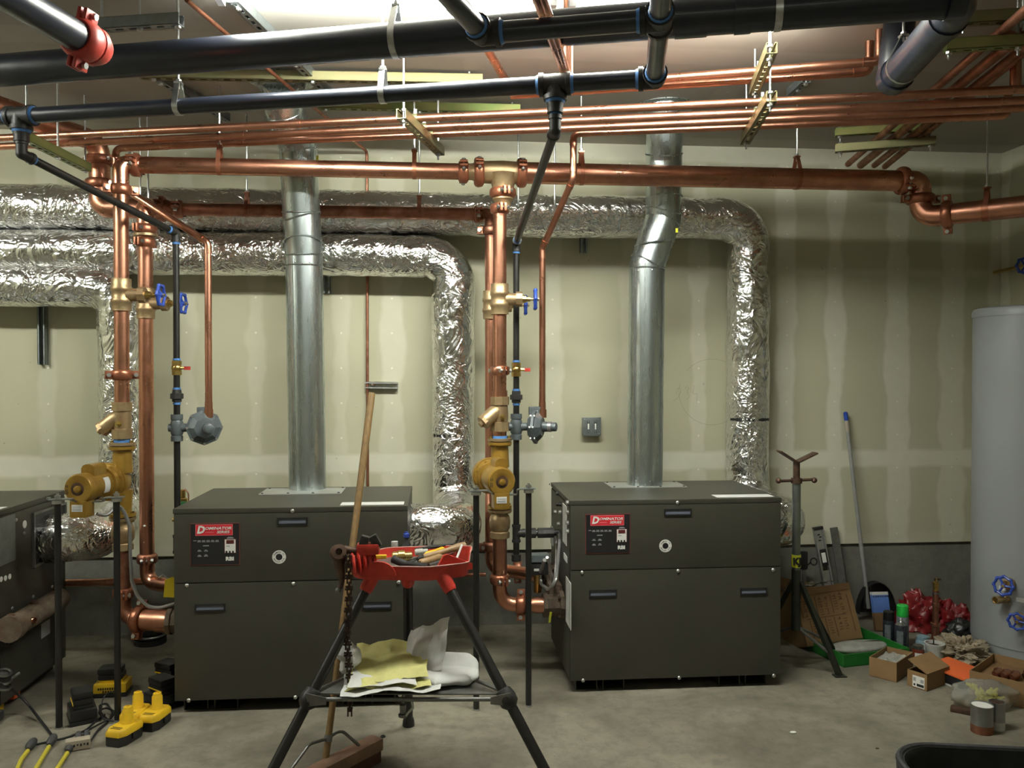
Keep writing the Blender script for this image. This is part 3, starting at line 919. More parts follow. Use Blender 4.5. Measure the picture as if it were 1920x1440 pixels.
# ---- thick black main
ZB = 2.63
A_, B_ = at(240, 114, z=ZB), at(1560, 13, z=ZB)
big_l, big_r = ray_line(A_, B_, -0.45), line_at(A_, B_, 1812)
bax = (B_ - A_).normalized()
elb = big_r.copy(); back = at(1676, 146, z=ZB)
t = thing('black_main_pipe', 'thick glossy black steel pipe across the top of the picture', 'pipe', big_l)
RBG = 0.058
pipe(t, [big_l, elb, back], RBG, 'black_steel', RBG * 1.6, n=28, k=12)
pipe(t, [back - (back - elb).normalized() * .04, back + (back - elb).normalized() * .02, V((back.x + .03, back.y, CEIL)) + (back - elb).normalized() * .02], RBG, 'black_steel', RBG * 1.2, name='elbow', n=28)
for px, w_ in ((1295, .10), (1392, .05)):
    q = line_at(A_, B_, px); collar(t, q, bax, RBG, w_, 'black_steel', 'socket_joint', 1.07)
q = line_at(A_, B_, 1790); collar(t, q, bax, RBG, .05, 'black_steel', 'socket_joint', 1.1)
dv = (back - elb).normalized()
collar(t, elb + dv * .16, dv, RBG, .05, 'black_steel', 'socket_joint', 1.1); collar(t, back - dv * .02, dv, RBG, .06, 'black_steel', 'socket_joint', 1.12)


def band_hanger(c, axis, r, label, mat='zinc', grp=None, wid=.022, rodr=.005, top=None, lean=(0, 0)):
    """flat band round the pipe, rod up to the ceiling"""
    c = V(c); ax = V(axis).normalized(); x, y, z = frame(ax)
    t = thing('pipe_hanger', label, 'hanger', c, grp)
    up = V((0, 0, 1)); sd = up.cross(ax).normalized()
    pts = []
    for i in range(-5, 6):
        a = math.pi * (i / 5) * 0.62
        pts.append(c + (sd * math.sin(a) - up * math.cos(a)) * (r + .003))
    h = r + .055
    pts = [c + up * (h) + sd * -.012] + pts + [c + up * h + sd * .012]
    mb = MB(); vs = []; fs = []
    for p in pts: vs += [p - ax * wid / 2, p + ax * wid / 2]
    for i in range(len(pts) - 1): fs.append((2 * i, 2 * i + 1, 2 * i + 3, 2 * i + 2))
    mb.add(vs, fs).build('band', mat, t, thick=.003)
    MB().box((-.014, -.014, -.004), (.014, .014, .004), Matrix.Translation(c + up * (h + .002))).build('yoke', mat, t)
    e = V((c.x + lean[0], c.y + lean[1], CEIL))
    rod(t, c + up * (h - .02), e, rodr)
    MB().lathe(c + up * (h + .006), up, [(0, .011), (.01, .011)], 6).build('nut', 'zinc', t)
    return t


band_hanger(line_at(A_, B_, 742), bax, RBG, 'galvanized band hanger round thick black pipe, left of centre')
band_hanger(line_at(A_, B_, 1458), bax, RBG, 'galvanized band hanger round thick black pipe, right of centre')
band_hanger(back.lerp(elb, .16), dv, RBG, 'galvanized ring hanger round the short black pipe at upper right', wid=.014)

# ---- black gas header
ZG, RG = 2.50, 0.030
A_, B_ = at(100, 214, z=ZG), at(1190, 149, z=ZG)
gax = (B_ - A_).normalized()
gl, ge = ray_line(A_, B_, -0.35), line_at(A_, B_, 1228)
gfar = at(1237, 36, z=ZG); gdir = (gfar - ge).normalized()
gend = gfar + gdir * .5
t = thing('gas_header_pipe', 'long black gas pipe with blue sealant joints and two drops', 'pipe', gl)
pipe(t, [gl, ge, gend], RG, 'black_steel', RG * 1.5, n=22)
lend = line_at(gfar, gfar - gax, 903) if False else None
gb0 = gfar; gb1 = at(905, 63, z=ZG)
bdir = (gb1 - gb0).normalized()
gb2 = at(842, -8, z=ZG); gb2 = gb1 + (gb2 - gb1) * 1.6
pipe(t, [gb0, gb1, gb2], RG, 'black_steel', RG * 1.5, n=22)


def screwed(parent, c, dirs, r, mat='fitting_iron', blue=True, L=.055, nm='tee'):
    """threaded fitting: sockets with beads along each direction"""
    mb = MB(); c = V(c)
    mb.ball(c, r * 1.22, 16)
    for d in dirs:
        d = V(d).normalized()
        mb.lathe(c, d, [(0, r * 1.2), (L * .7, r * 1.2), (L * .72, r * 1.36), (L, r * 1.36), (L, r)], 18)
    o = mb.build(nm, mat, parent)
    if blue:
        for d in dirs:
            d = V(d).normalized()
            MB().lathe(c + d * L, d, [(0, r * 1.16), (.010, r * 1.06)], 16).build('sealant', 'blue_sealant', o)
    return o


tee1, tee0 = line_at(A_, B_, 1041), line_at(A_, B_, 40)
screwed(t, ge, (-gax, gdir), RG, nm='elbow'); screwed(t, gfar, (-gdir, gdir, bdir), RG, nm='tee')
screwed(t, gb1, (-bdir, (gb2 - gb1)), RG, nm='elbow')
dn = V((0, 0, -1))
rs = 0.0155
for tee, e1, e2, drop_top, px, nm in ((tee1, at(1042, 243, d=(tee1 - CAM).dot(FWD)), None, None, 967, 'r'), (tee0, at(36, 288, d=(tee0 - CAM).dot(FWD)), None, None, 331, 'l')):
    screwed(t, tee, (gax, -gax, dn), RG, nm='tee')
    e1 = V((tee.x, tee.y, e1.z))
    MB().lathe(tee + dn * .045, dn, [(0, RG * 1.0), (.02, RG * 1.0), (.03, .028), (.055, .028), (.055, rs)], 16).build('bushing', 'fitting_iron', t)
    if nm == 'r': e2 = at(968, 455, y=4.2); dropR = (e1, e2)
    else: e2 = at(330, 437, y=4.2); dropL = (e1, e2)
    pipe(t, [tee + dn * .05, e1, e2], .0165, 'black_iron', .03, name='drop_pipe')
    d1, d2 = (tee - e1).normalized(), (e2 - e1).normalized()
    screwed(t, e1, (d1, d2), .0175, nm='elbow', L=.05)
for px, nm in ((335, 'left end'), (718, 'middle')):
    c = line_at(A_, B_, px)
    band_hanger(c, gax, RG, 'galvanized band hanger round long black gas pipe, ' + nm)

# ---- black pipe with red grooved coupling, upper left corner
pa, pb = at(15, -10, z=2.50), at(150, 72, z=2.50)
t = thing('black_branch_pipe', 'black pipe ending in a red grooved coupling, upper left corner', 'pipe', pb)
pd = (pb - pa).normalized()
pipe(t, [pa - pd * .6, pb], .045, 'black_steel')
coupling(t, pb + pd * .012, pd, .045, (0.25, 0, 1), 'red_coupling', .07)
MB().lathe(pb + pd * .045, pd, [(-.01, .046), (0, .060), (.02, .060), (.05, .046), (.065, .02)], 22).build('end_cap', 'red_coupling', t)

# ---- copper lines on the trapeze hangers (regulator vents and water)
ZC, RC = 2.62, 0.0172
rows = [((50, 259), (480, 236), (1410, 192)), ((80, 273), (480, 253), (1410, 211)), (None, (480, 266.5), (1410, 225)), (None, (1100, 249.5), (1410, 237))]
LBL = ['nearest of the four long copper tubes on the strut hangers', 'second of the four long copper tubes on the strut hangers',
       'third of four long copper tubes, dropping to the left gas regulator', 'fourth, farthest long copper tube, dropping to the right gas regulator']
CU = []
for i, (l, a, b) in enumerate(rows):
    a_, b_ = at(*a, z=ZC), at(*b, z=ZC)
    right = ray_line(a_, b_, 1.75) if i != 3 else line_at(a_, b_, 1890)
    t = thing('copper_tube_run', LBL[i], 'pipe', b_)
    if i < 2: pts = [ray_line(a_, b_, -0.62), right]
    elif i == 2:
        c0 = line_at(a_, b_, 217); c1 = V((c0.x, c0.y, at(217, 343, d=(c0 - CAM).dot(FWD)).z)); c2 = at(390, 455, y=4.2); c3 = at(391, 772, y=4.2); c3.x = c2.x
        pts = [c3, c2, c1, c0, right]; regL_top = c3
    else:
        c0 = line_at(a_, b_, 1075); c1 = V((c0.x, c0.y, at(1075, 335, d=(c0 - CAM).dot(FWD)).z)); c2 = at(1017, 465, y=4.2); c3 = at(1012, 772, y=4.2); c3.x = c2.x
        dr = (right - c0).normalized(); bk = V((-dr.y, dr.x, 0)) * (1 if -dr.y > 0 or dr.x > 0 else -1)
        pts = [c3, c2, c1, c0, right, right + V((.0, 0.0, .12))]; regR_top = c3
    mat = 'copper'
    r_ = RC if i < 3 else RC * .93
    pipe(t, pts, r_, mat, .030, n=14, k=6)
    ax = (b_ - a_).normalized()
    js = [line_at(a_, b_, p) for p in ((555, 1690) if i == 0 else (450,) if i in (1, 2) else (1095,))]
    for q in js: collar(t, q, ax, r_, .05, 'copper', 'joint', 1.1)
    if i >= 2:
        for a2, b2 in ((c1, c0), (c1, c2), (c2, c1), (c2, c3), (c0, c1)):
            dd = (b2 - a2).normalized(); collar(t, a2 + dd * .042, dd, r_, .022, 'copper', 'joint', 1.12)
        MB().lathe(c3, (0, 0, 1), [(-.03, .016), (-.03, .0215), (.012, .0215), (.012, r_ * 1.1), (.05, r_ * 1.1)], 14).build('adapter', 'copper', t)
    CU.append((a_, b_))
cax = (CU[0][1] - CU[0][0]).normalized()
crs = V((-cax.y, cax.x, 0))

# ---- upper copper pair rising at the right
for i, (a, b, c, nm) in enumerate((((1240, 147), (1600, 119), 1649, 'upper'), ((1240, 160.5), (1600, 137), 1637, 'lower'))):
    z_ = 2.745
    a_, b_ = at(*a, z=z_), at(*b, z=z_)
    e = line_at(a_, b_, c if i == 0 else 1630)
    l = line_at(a_, b_, 958)
    t = thing('copper_tube_run', nm + ' copper tube of the pair turning up into the ceiling', 'pipe', e)
    if i == 0: pts = [l, e, V((e.x, e.y, CEIL))]
    else:
        e2 = e + crs * -.045 + V((0, 0, .012)); pts = [l, e, V((e.x, e.y, CEIL))]
    pipe(t, pts, .0175, 'copper', .026, n=14)
    collar(t, e - cax * .05, cax, .0175, .03, 'copper', 'joint', 1.1)

# ---- copper tube pair running towards the back under the ceiling
for (a, b, nm) in (((1004, -6), (1058, 138), 'left'), ((1018, -6), (1064, 138), 'right')):
    a_, b_ = at(*a, z=2.556), at(*b, z=2.556)
    t = thing('copper_tube_run', nm + ' one of two copper tubes passing under the thick black pipe', 'pipe', b_)
    pipe(t, [ray_line(a_, b_, -.4), ray_line(a_, b_, 1.12), V((ray_line(a_, b_, 1.12).x, ray_line(a_, b_, 1.12).y, CEIL))], .0125, 'copper', .03, n=12)
a_, b_ = at(905, 78, z=2.80), at(946, 148, z=2.80)
t = thing('copper_tube_run', 'copper tube on the ceiling passing above the thick black pipe', 'pipe', b_)
pipe(t, [ray_line(a_, b_, -1.0), ray_line(a_, b_, 1.1)], .0185, 'copper')
# thin line crossing the ceiling and going down the wall
z_ = 2.80
w0, w1 = at(350, 0, z=z_), at(667, 266, z=z_)
wtop = at(688, 284, y=WALL_Y - .025); wbot = at(704, 905, y=WALL_Y - .025)
t = thing('thin_copper_tube', 'thin copper tube crossing the ceiling and dropping down the wall behind left boiler', 'pipe', wtop)
pipe(t, [w0, at(560, 178, z=z_), wtop + V((0, 0, .0)), V((wtop.x, wbot.y, 0.25))], .0085, 'copper_dull', .03, n=10)

# ---- depth-running copper pipes at the right with their struts
ends = [((1592, 306), (1742, 176)), ((1616, 308), (1792, 165)), ((1642, 308), (1828, 162)), ((1662, 310), (1862, 145))]
for i, (a, b) in enumerate(ends):
    a_, b_ = at(*a, z=2.72), at(*b, z=2.72)
    t = thing('copper_tube_run', ['leftmost', 'second', 'third', 'rightmost'][i] + ' of four copper tubes slanting to the back wall at upper right', 'pipe', a_, 'copper tubes slanting at upper right')
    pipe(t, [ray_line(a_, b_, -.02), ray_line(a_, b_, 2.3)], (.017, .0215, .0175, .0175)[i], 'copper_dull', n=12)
    if i == 0: MB().ball(a_, .0185, 12).build('end_cap', 'copper_dull', t)
q = at(1904, 172, z=ZC)
t = thing('copper_tube_run', 'vertical copper tube rising to the ceiling at the far right edge', 'pipe', q)
zt_ = at(1904, 60, d=(q - CAM).dot(FWD)).z
pipe(t, [q, V((q.x, q.y, zt_)), at(1862, 80, z=zt_ - .02)], .021, 'copper', .035, n=14)

# ================================================================ STRUT CHANNELS
def strut(parent, a, b, open_dir, mat, w_=.041, h=.041, holes=True, nm='strut_channel', ends=0.02):
    """U channel from a to b, open towards open_dir"""
    a, b = V(a), V(b); ax = (b - a).normalized(); L = (b - a).length
    od = V(open_dir); od = (od - ax * od.dot(ax)).normalized(); sd = ax.cross(od)
    th = .0028
    mt = Matrix((ax, sd, od)).transposed().to_4x4(); mt.translation = a
    mb = MB()
    w2 = w_ / 2
    mb.box((0, -w2, 0), (L, -w2 + th, h), mt); mb.box((0, w2 - th, 0), (L, w2, h), mt)
    mb.box((0, -w2, h - th), (L, -w2 + .009, h), mt); mb.box((0, w2 - .009, h - th), (L, w2, h), mt)
    # web with slots
    if holes:
        n = max(2, int(L / .05)); st = L / n; hw = .0065
        mb.box((0, -w2, 0), (L, -hw, th), mt); mb.box((0, hw, 0), (L, w2, th), mt)
        for i in range(n):
            mb.box((i * st + (.0 if i == 0 else -.011), -hw, 0), (i * st + .011, hw, th), mt)
        mb.box((L - .011, -hw, 0), (L, hw, th), mt)
    else: mb.box((0, -w2, 0), (L, w2, th), mt)
    return mb.build(nm, mat, parent, smooth=0)


def trapeze(a, b, label, mat, fracs, clamps, up=True, zr=.041, grp='trapeze hangers'):
    a, b = V(a), V(b)
    t = thing('trapeze_hanger', label, 'hanger', a, grp)
    strut(t, a, b, (0, 0, 1), mat)
    for f in fracs:
        q = a.lerp(b, f)
        rod(t, q - V((0, 0, .03)), V((q.x, q.y, CEIL)), .005)
        for dz in (-.006, .044):
            MB().lathe(q + V((0, 0, dz - .004)), (0, 0, 1), [(0, .012), (.009, .012)], 6).build('nut', 'zinc', t)
    for (la, lb) in clamps:
        # strap clamps over each pipe
        ax = (b - a).normalized()
        lo, hi = 0, 1
        d2 = V((lb - la).x, ) if False else None
        # crossing of pipe with strut in plan
        dx, dy = lb - la, b - a
        den = dx.x * dy.y - dx.y * dy.x
        if abs(den) < 1e-6: continue
        s_ = ((a.x - la.x) * dy.y - (a.y - la.y) * dy.x) / den
        c = la + dx * s_
        pa_ = dx.normalized(); sd = pa_.cross(V((0, 0, 1)))
        MB().lathe(c, pa_, [(-.012, .0178), (-.012, .0205), (.012, .0205), (.012, .0178)], 16).build('pipe_clamp', 'zinc_gold', t)
        MB().box((-.006, -.002, 0), (.006, .004, .022), Matrix.Translation(c + V((0, 0, .018)))).build('clamp_screw', 'zinc', t)
    return t


zs = ZC - RC - .0425
s1a, s1b = at(752, 222, z=zs), at(826, 292, z=zs)
trapeze(s1a, s1b, 'gold zinc strut hanger under the copper tubes, near picture centre', 'zinc_gold', (.06, .93), CU[:3])
s2a, s2b = at(1447, 190, z=zs), at(1396, 272, z=zs)
trapeze(s2a, s2b, 'gold zinc strut hanger under the four copper tubes, right of centre', 'zinc_gold', (.05, .93), CU)
u1, u2 = at(1447, 100, z=2.685), at(1414, 178, z=2.685)
trapeze(u1, u2, 'upper gold zinc strut hanger carrying the copper pair at right', 'zinc_gold', (.1, .95), [(at(1240, 147, z=2.745), at(1600, 119, z=2.745)), (at(1240, 160.5, z=2.745), at(1600, 137, z=2.745))])
# right hand struts below the slanting tubes
for (a, b, z_, lab, mt_) in (((1566, 256), (1752, 244), 2.74, 'green tinted strut above the slanting copper tubes at right', 'zinc_green'),
                             ((1566, 286), (1754, 272), 2.66, 'lower yellow tinted strut below the slanting copper tubes at right', 'zinc_gold'),
                             ((1772, 97), (1916, 88), 2.66, 'green tinted strut at upper right edge by the vertical copper tube', 'zinc_green'),
                             ((1800, 47), (1925, 40), 2.74, 'topmost gold strut at the upper right corner', 'zinc_gold')):
    trapeze(at(*a, z=z_), at(*b, z=z_), lab, mt_, (.05, .95), [])


def ceil_strut(a, b, z_, label, mat):
    t = thing('ceiling_strut', label, 'strut', at(*a, z=z_), 'strut channels fixed under the ceiling')
    strut(t, at(*a, z=z_), at(*b, z=z_), (0, 0, 1), mat)
    p, q = at(*a, z=z_), at(*b, z=z_)
    for f in (.04, .5, .96):
        c = p.lerp(q, f); rod(t, c - V((0, 0, .01)), V((c.x, c.y, CEIL)), .005)
        MB().lathe(c - V((0, 0, .009)), (0, 0, 1), [(0, .011), (.008, .011)], 6).build('nut', 'zinc', t)
    return t


ceil_strut((262, 147), (905, 158), 2.815, 'long gold strut channel under the ceiling behind the gas pipe', 'zinc_gold')
ceil_strut((596, 204), (975, 213), 2.815, 'green tinted strut channel under the ceiling above the copper tubes', 'zinc_green')
ceil_strut((185, 58), (340, 48), 2.76, 'dark short strut channel beside the red coupling', 'strut_grey')
ceil_strut((45, 264), (164, 322), 2.50, 'green tinted strut channel by the big copper elbow at left', 'zinc_green')
ceil_strut((436, 4), (640, 205), 2.83, 'dark strut channel running towards the back wall on the ceiling', 'strut_grey')
ceil_strut((295, 152), (425, 228), 2.815, 'dark strut channel left of the left flue top', 'strut_grey')
ceil_strut((1512, 155), (1482, 182), 2.83, 'small dark strut channel behind the copper pair at right', 'strut_grey')

# ================================================================ COPPER HEADERS
HY, R4, R3, R25 = 4.10, 0.0525, 0.0395, 0.0335
ZH = at(1300, 331, y=HY).z
X1 = V((1, 0, 0))
hx = lambda px: at(px, 330, y=HY).x
RAx = at(228, 600, y=4.05).x      # riser A (left boiler supply)
t = thing('supply_header', 'upper copper header pipe running across in front of both flues', 'pipe', (hx(960), HY, ZH))
xTee = hx(943)
h0 = V((RAx, 4.05, ZH))
pipe(t, [V((RAx, 4.05, ZH - .12)), V((RAx, 4.05, ZH)), V((hx(262), HY, ZH))], R3 * .93, 'copper', R3 * 1.35, name='elbow')
coupling(t, (hx(254), HY, ZH), X1, R3, (0, -1, .2))
coupling(t, (RAx, 4.05, ZH - .13), (0, 0, 1), R25 * 1.05, (-.9, -.5, 0))
pipe(t, [V((hx(250), HY, ZH)), V((hx(880), HY, ZH))], R3, 'copper')
coupling(t, (hx(869), HY, ZH), X1, R3, (0, -1, .35))
MB().lathe((hx(874), HY, ZH), X1, [(0, R3), (.03, R3 * 1.02), (.05, R4), (hx(905) - hx(874), R4)], 22).build('reducer', 'bronze', t)
coupling(t, (hx(898), HY, ZH), X1, R4, (0, -1, .35))
# bronze tee with swept shoulders
mb = MB()
mb.lathe((hx(899), HY, ZH), X1, [(0, R4), (.04, R4 * 1.03), (hx(943) - hx(899), R4 * 1.08), (hx(978) - hx(899) - .04, R4 * 1.03), (hx(978) - hx(899), R4)], 24)
mb.lathe((xTee, HY, ZH - .03), (0, 0, -1), [(-.02, R4 * 1.45), (0, R4 * 1.3), (.03, R4 * 1.08), (.065, R4 * .96), (.085, R4 * .92)], 24)
mb.build('tee', 'bronze', t)
coupling(t, (hx(978), HY, ZH), X1, R4, (0, -1, .3))
xE = hx(1726); coupling(t, (hx(1692), HY, ZH), X1, R4, (0, -1, -.35))
pipe(t, [V((hx(979), HY, ZH)), V((hx(1700), HY, ZH))], R4, 'copper', n=26)
zE2 = at(1775, 408, y=HY).z
eo = at(1930, 386, z=zE2); ed = (eo - V((xE, HY, zE2))).normalized()
pipe(t, [V((hx(1694), HY, ZH)), V((xE, HY, ZH)), V((xE, HY, zE2)), V((xE, HY, zE2)) + ed * .20], R4, 'copper', R4 * 1.35, name='elbow', n=26, k=12)
coupling(t, (xE, HY, (ZH + zE2) / 2), (0, 0, 1), R4, (1, .0, 0))
q = V((xE, HY, zE2)) + ed * .125
coupling(t, q, ed, R4, (0, -.35, 1))
pipe(t, [q, q + ed * 1.6], R4, 'copper', n=26)
collar(t, q + ed * .17, ed, R4, .03, 'copper_paint', 'hanger_band', 1.05)

# down leg of the tee: couplings, reducer
rx = at(937, 500, y=HY).x
zc1, zc2 = at(940, 362, y=HY).z, at(938, 392, y=HY).z
coupling(t, (xTee, HY, zc1), (0, 0, 1), R4 * .92, (.15, -1, 0))
MB().lathe((xTee, HY, zc1), (0, 0, -1), [(0, R4 * .9), (.025, R4 * .98), (.032, R4 * .98), (.04, R4 * .8), (.07, R25), (zc1 - zc2 + .01, R25)], 22).build('reducer', 'bronze', t)
coupling(t, (rx, HY, zc2), (0, 0, 1), R25, (.2, -1, 0))

# ---- return header (behind)
H2 = 4.53
h2x = lambda px: at(px, 395, y=H2).x
ZH2 = at(620, 397, y=H2).z
t = thing('return_header', 'lower copper header pipe passing behind the left flue', 'pipe', (h2x(600), H2, ZH2))
bigA, bigB = at(-40, 172, z=2.775), at(186, 238, z=2.775)
dvb = (bigB - bigA).normalized()
bx = at(187, 330, y=H2).x
zdn = at(187, 250, y=H2).z
pipe(t, [bigA - dvb * .5, V((bx, H2, 2.70)), V((bx, H2, 2.45))], .0525, 'copper', .08, n=24, name='pipe')
pipe(t, [V((bx, H2, 2.47)), V((bx, H2, ZH2)), V((h2x(292), H2, ZH2))], .0525, 'copper', .085, name='elbow', n=24, k=12)
coupling(t, (bx, H2, at(187, 301, y=H2).z), (0, 0, 1), .0525, (1, -.4, 0)); coupling(t, (bx, H2, at(187, 345, y=H2).z), (0, 0, 1), .0525, (1, -.3, 0))
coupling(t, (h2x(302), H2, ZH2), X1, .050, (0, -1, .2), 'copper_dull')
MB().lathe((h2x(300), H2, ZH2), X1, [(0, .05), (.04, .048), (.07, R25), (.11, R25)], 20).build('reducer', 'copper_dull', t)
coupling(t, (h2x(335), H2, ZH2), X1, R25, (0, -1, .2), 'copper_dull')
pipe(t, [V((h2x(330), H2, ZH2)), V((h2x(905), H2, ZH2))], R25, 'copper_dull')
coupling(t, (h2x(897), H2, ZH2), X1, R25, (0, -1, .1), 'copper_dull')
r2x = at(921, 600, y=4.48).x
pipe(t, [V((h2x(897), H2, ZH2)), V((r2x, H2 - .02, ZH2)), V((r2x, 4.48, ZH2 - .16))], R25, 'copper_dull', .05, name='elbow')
rbx, RBY = at(274, 700, y=4.33).x, 4.33
# branch off the header down into riser B
pipe(t, [V((h2x(285), H2, ZH2)), V((rbx, RBY, ZH2 - .02)), V((rbx, RBY, ZH2 - .12))], .042, 'copper', .06, name='elbow')


def hdr_hanger(px, y_, z_, r, label, mat='copper_paint', sk=0):
    c = V((at(px, 330, y=y_).x, y_, z_))
    return band_hanger(c, X1, r, label, mat, wid=.02, lean=(sk, 0))


hdr_hanger(412, HY, ZH, R3, 'copper coloured hanger on upper header, left of left flue')
hdr_hanger(777, HY, ZH, R3, 'copper coloured hanger on upper header, between the flues')
hdr_hanger(1090, HY, ZH, R4, 'copper coloured hanger on upper header, left of right flue')
hdr_hanger(1494, HY, ZH, R4, 'copper coloured hanger on upper header, right of right flue')
hdr_hanger(463, H2, ZH2, R25, 'copper coloured hanger on lower header, left of left flue', 'copper_dull')
hdr_hanger(786, H2, ZH2, R25, 'copper coloured hanger on lower header, right of left flue', 'copper_dull')
c = V((xE, HY, zE2)) + ed * .30
band_hanger(c, ed, R4, 'copper coloured hanger on the low copper pipe at right edge', 'copper_paint')
for (px, y0, y1, dd, lab) in ((263, 148, 365, H2, 'thin vertical hanger rod beside the left copper elbow'), (1040, 285, 396, 4.62, 'thin vertical hanger rod left of the slanting copper tube'), (972, 255, 430, 4.66, 'thin vertical hanger rod behind the bronze tee'), (278, 140, 385, 4.6, 'thin dark hanger rod right of the left copper elbow')):
    a, b = at(px, y1, y=dd), at(px, y1, y=dd); b.z = CEIL
    tag(MB().cyl(a, b, .005, 8).build('hanger_rod', 'zinc', loc=a), lab, 'rod')
# ================================================================ VALVES, PUMPS, REGULATORS
def handwheel(parent, c, axis, r, mat='blue_paint', n=6):
    c = V(c); x, y, z = frame(axis)
    mb = MB()
    mb.torus(c, axis, r, r * .16, 36, 8, fn=lambda i: 1 + .06 * math.cos(i / 36 * 2 * math.pi * n * 1.0 + .3))
    for i in range(n):
        a = 2 * math.pi * i / n
        mb.ball(c + (x * math.cos(a) + y * math.sin(a)) * r * 1.06, r * .21, 8)
    for i in range(3):
        a = 2 * math.pi * i / 3
        mb.sweep([c, c + (x * math.cos(a) + y * math.sin(a)) * r * .5 - z * r * .08, c + (x * math.cos(a) + y * math.sin(a)) * r], [r * .16, r * .12, r * .13], 8)
    mb.lathe(c, axis, [(-r * .2, r * .25), (r * .15, r * .25), (r * .2, r * .15)], 12)
    return mb.build('handwheel', mat, parent)


def gate_valve(label, c, r, rotz=0.0, stem_len=.16):
    """vertical run, stem along +x"""
    t = thing('gate_valve', label, 'valve', (0, 0, 0), 'bronze gate valves on the risers')
    mb = MB()
    mb.lathe((0, 0, -.075), (0, 0, 1), [(0, r), (0, r * 1.3), (.035, r * 1.3), (.04, r * 1.42), (.055, r * 1.42), (.06, r * 1.3), (.09, r * 1.3), (.095, r * 1.42), (.11, r * 1.42), (.115, r * 1.3), (.15, r * 1.3), (.15, r)], 20)
    mb.lathe((0, 0, 0), (1, 0, 0), [(0, r * 1.0), (r * 1.3, r * .95), (.085, r * .85)], 18)
    mb.build('valve_body', 'bronze', t)
    MB().lathe((.08, 0, 0), (1, 0, 0), [(0, r * 1.12), (.03, r * 1.12), (.032, r * .7)], 8).build('bonnet_nut', 'bronze', t)
    MB().lathe((.10, 0, 0), (1, 0, 0), [(0, r * .65), (.03, r * .5), (.032, r * .36), (.05, r * .36)], 8).build('packing_nut', 'brass', t)
    MB().cyl((.12, 0, 0), (stem_len + .02, 0, 0), .006, 8).build('stem', 'brass', t)
    handwheel(t, (stem_len, 0, 0), (1, 0, 0), .047)
    MB().lathe((stem_len + .005, 0, 0), (1, 0, 0), [(0, .010), (.012, .010)], 6).build('nut', 'zinc', t)
    place(t, c, (0, 0, rotz))
    return t


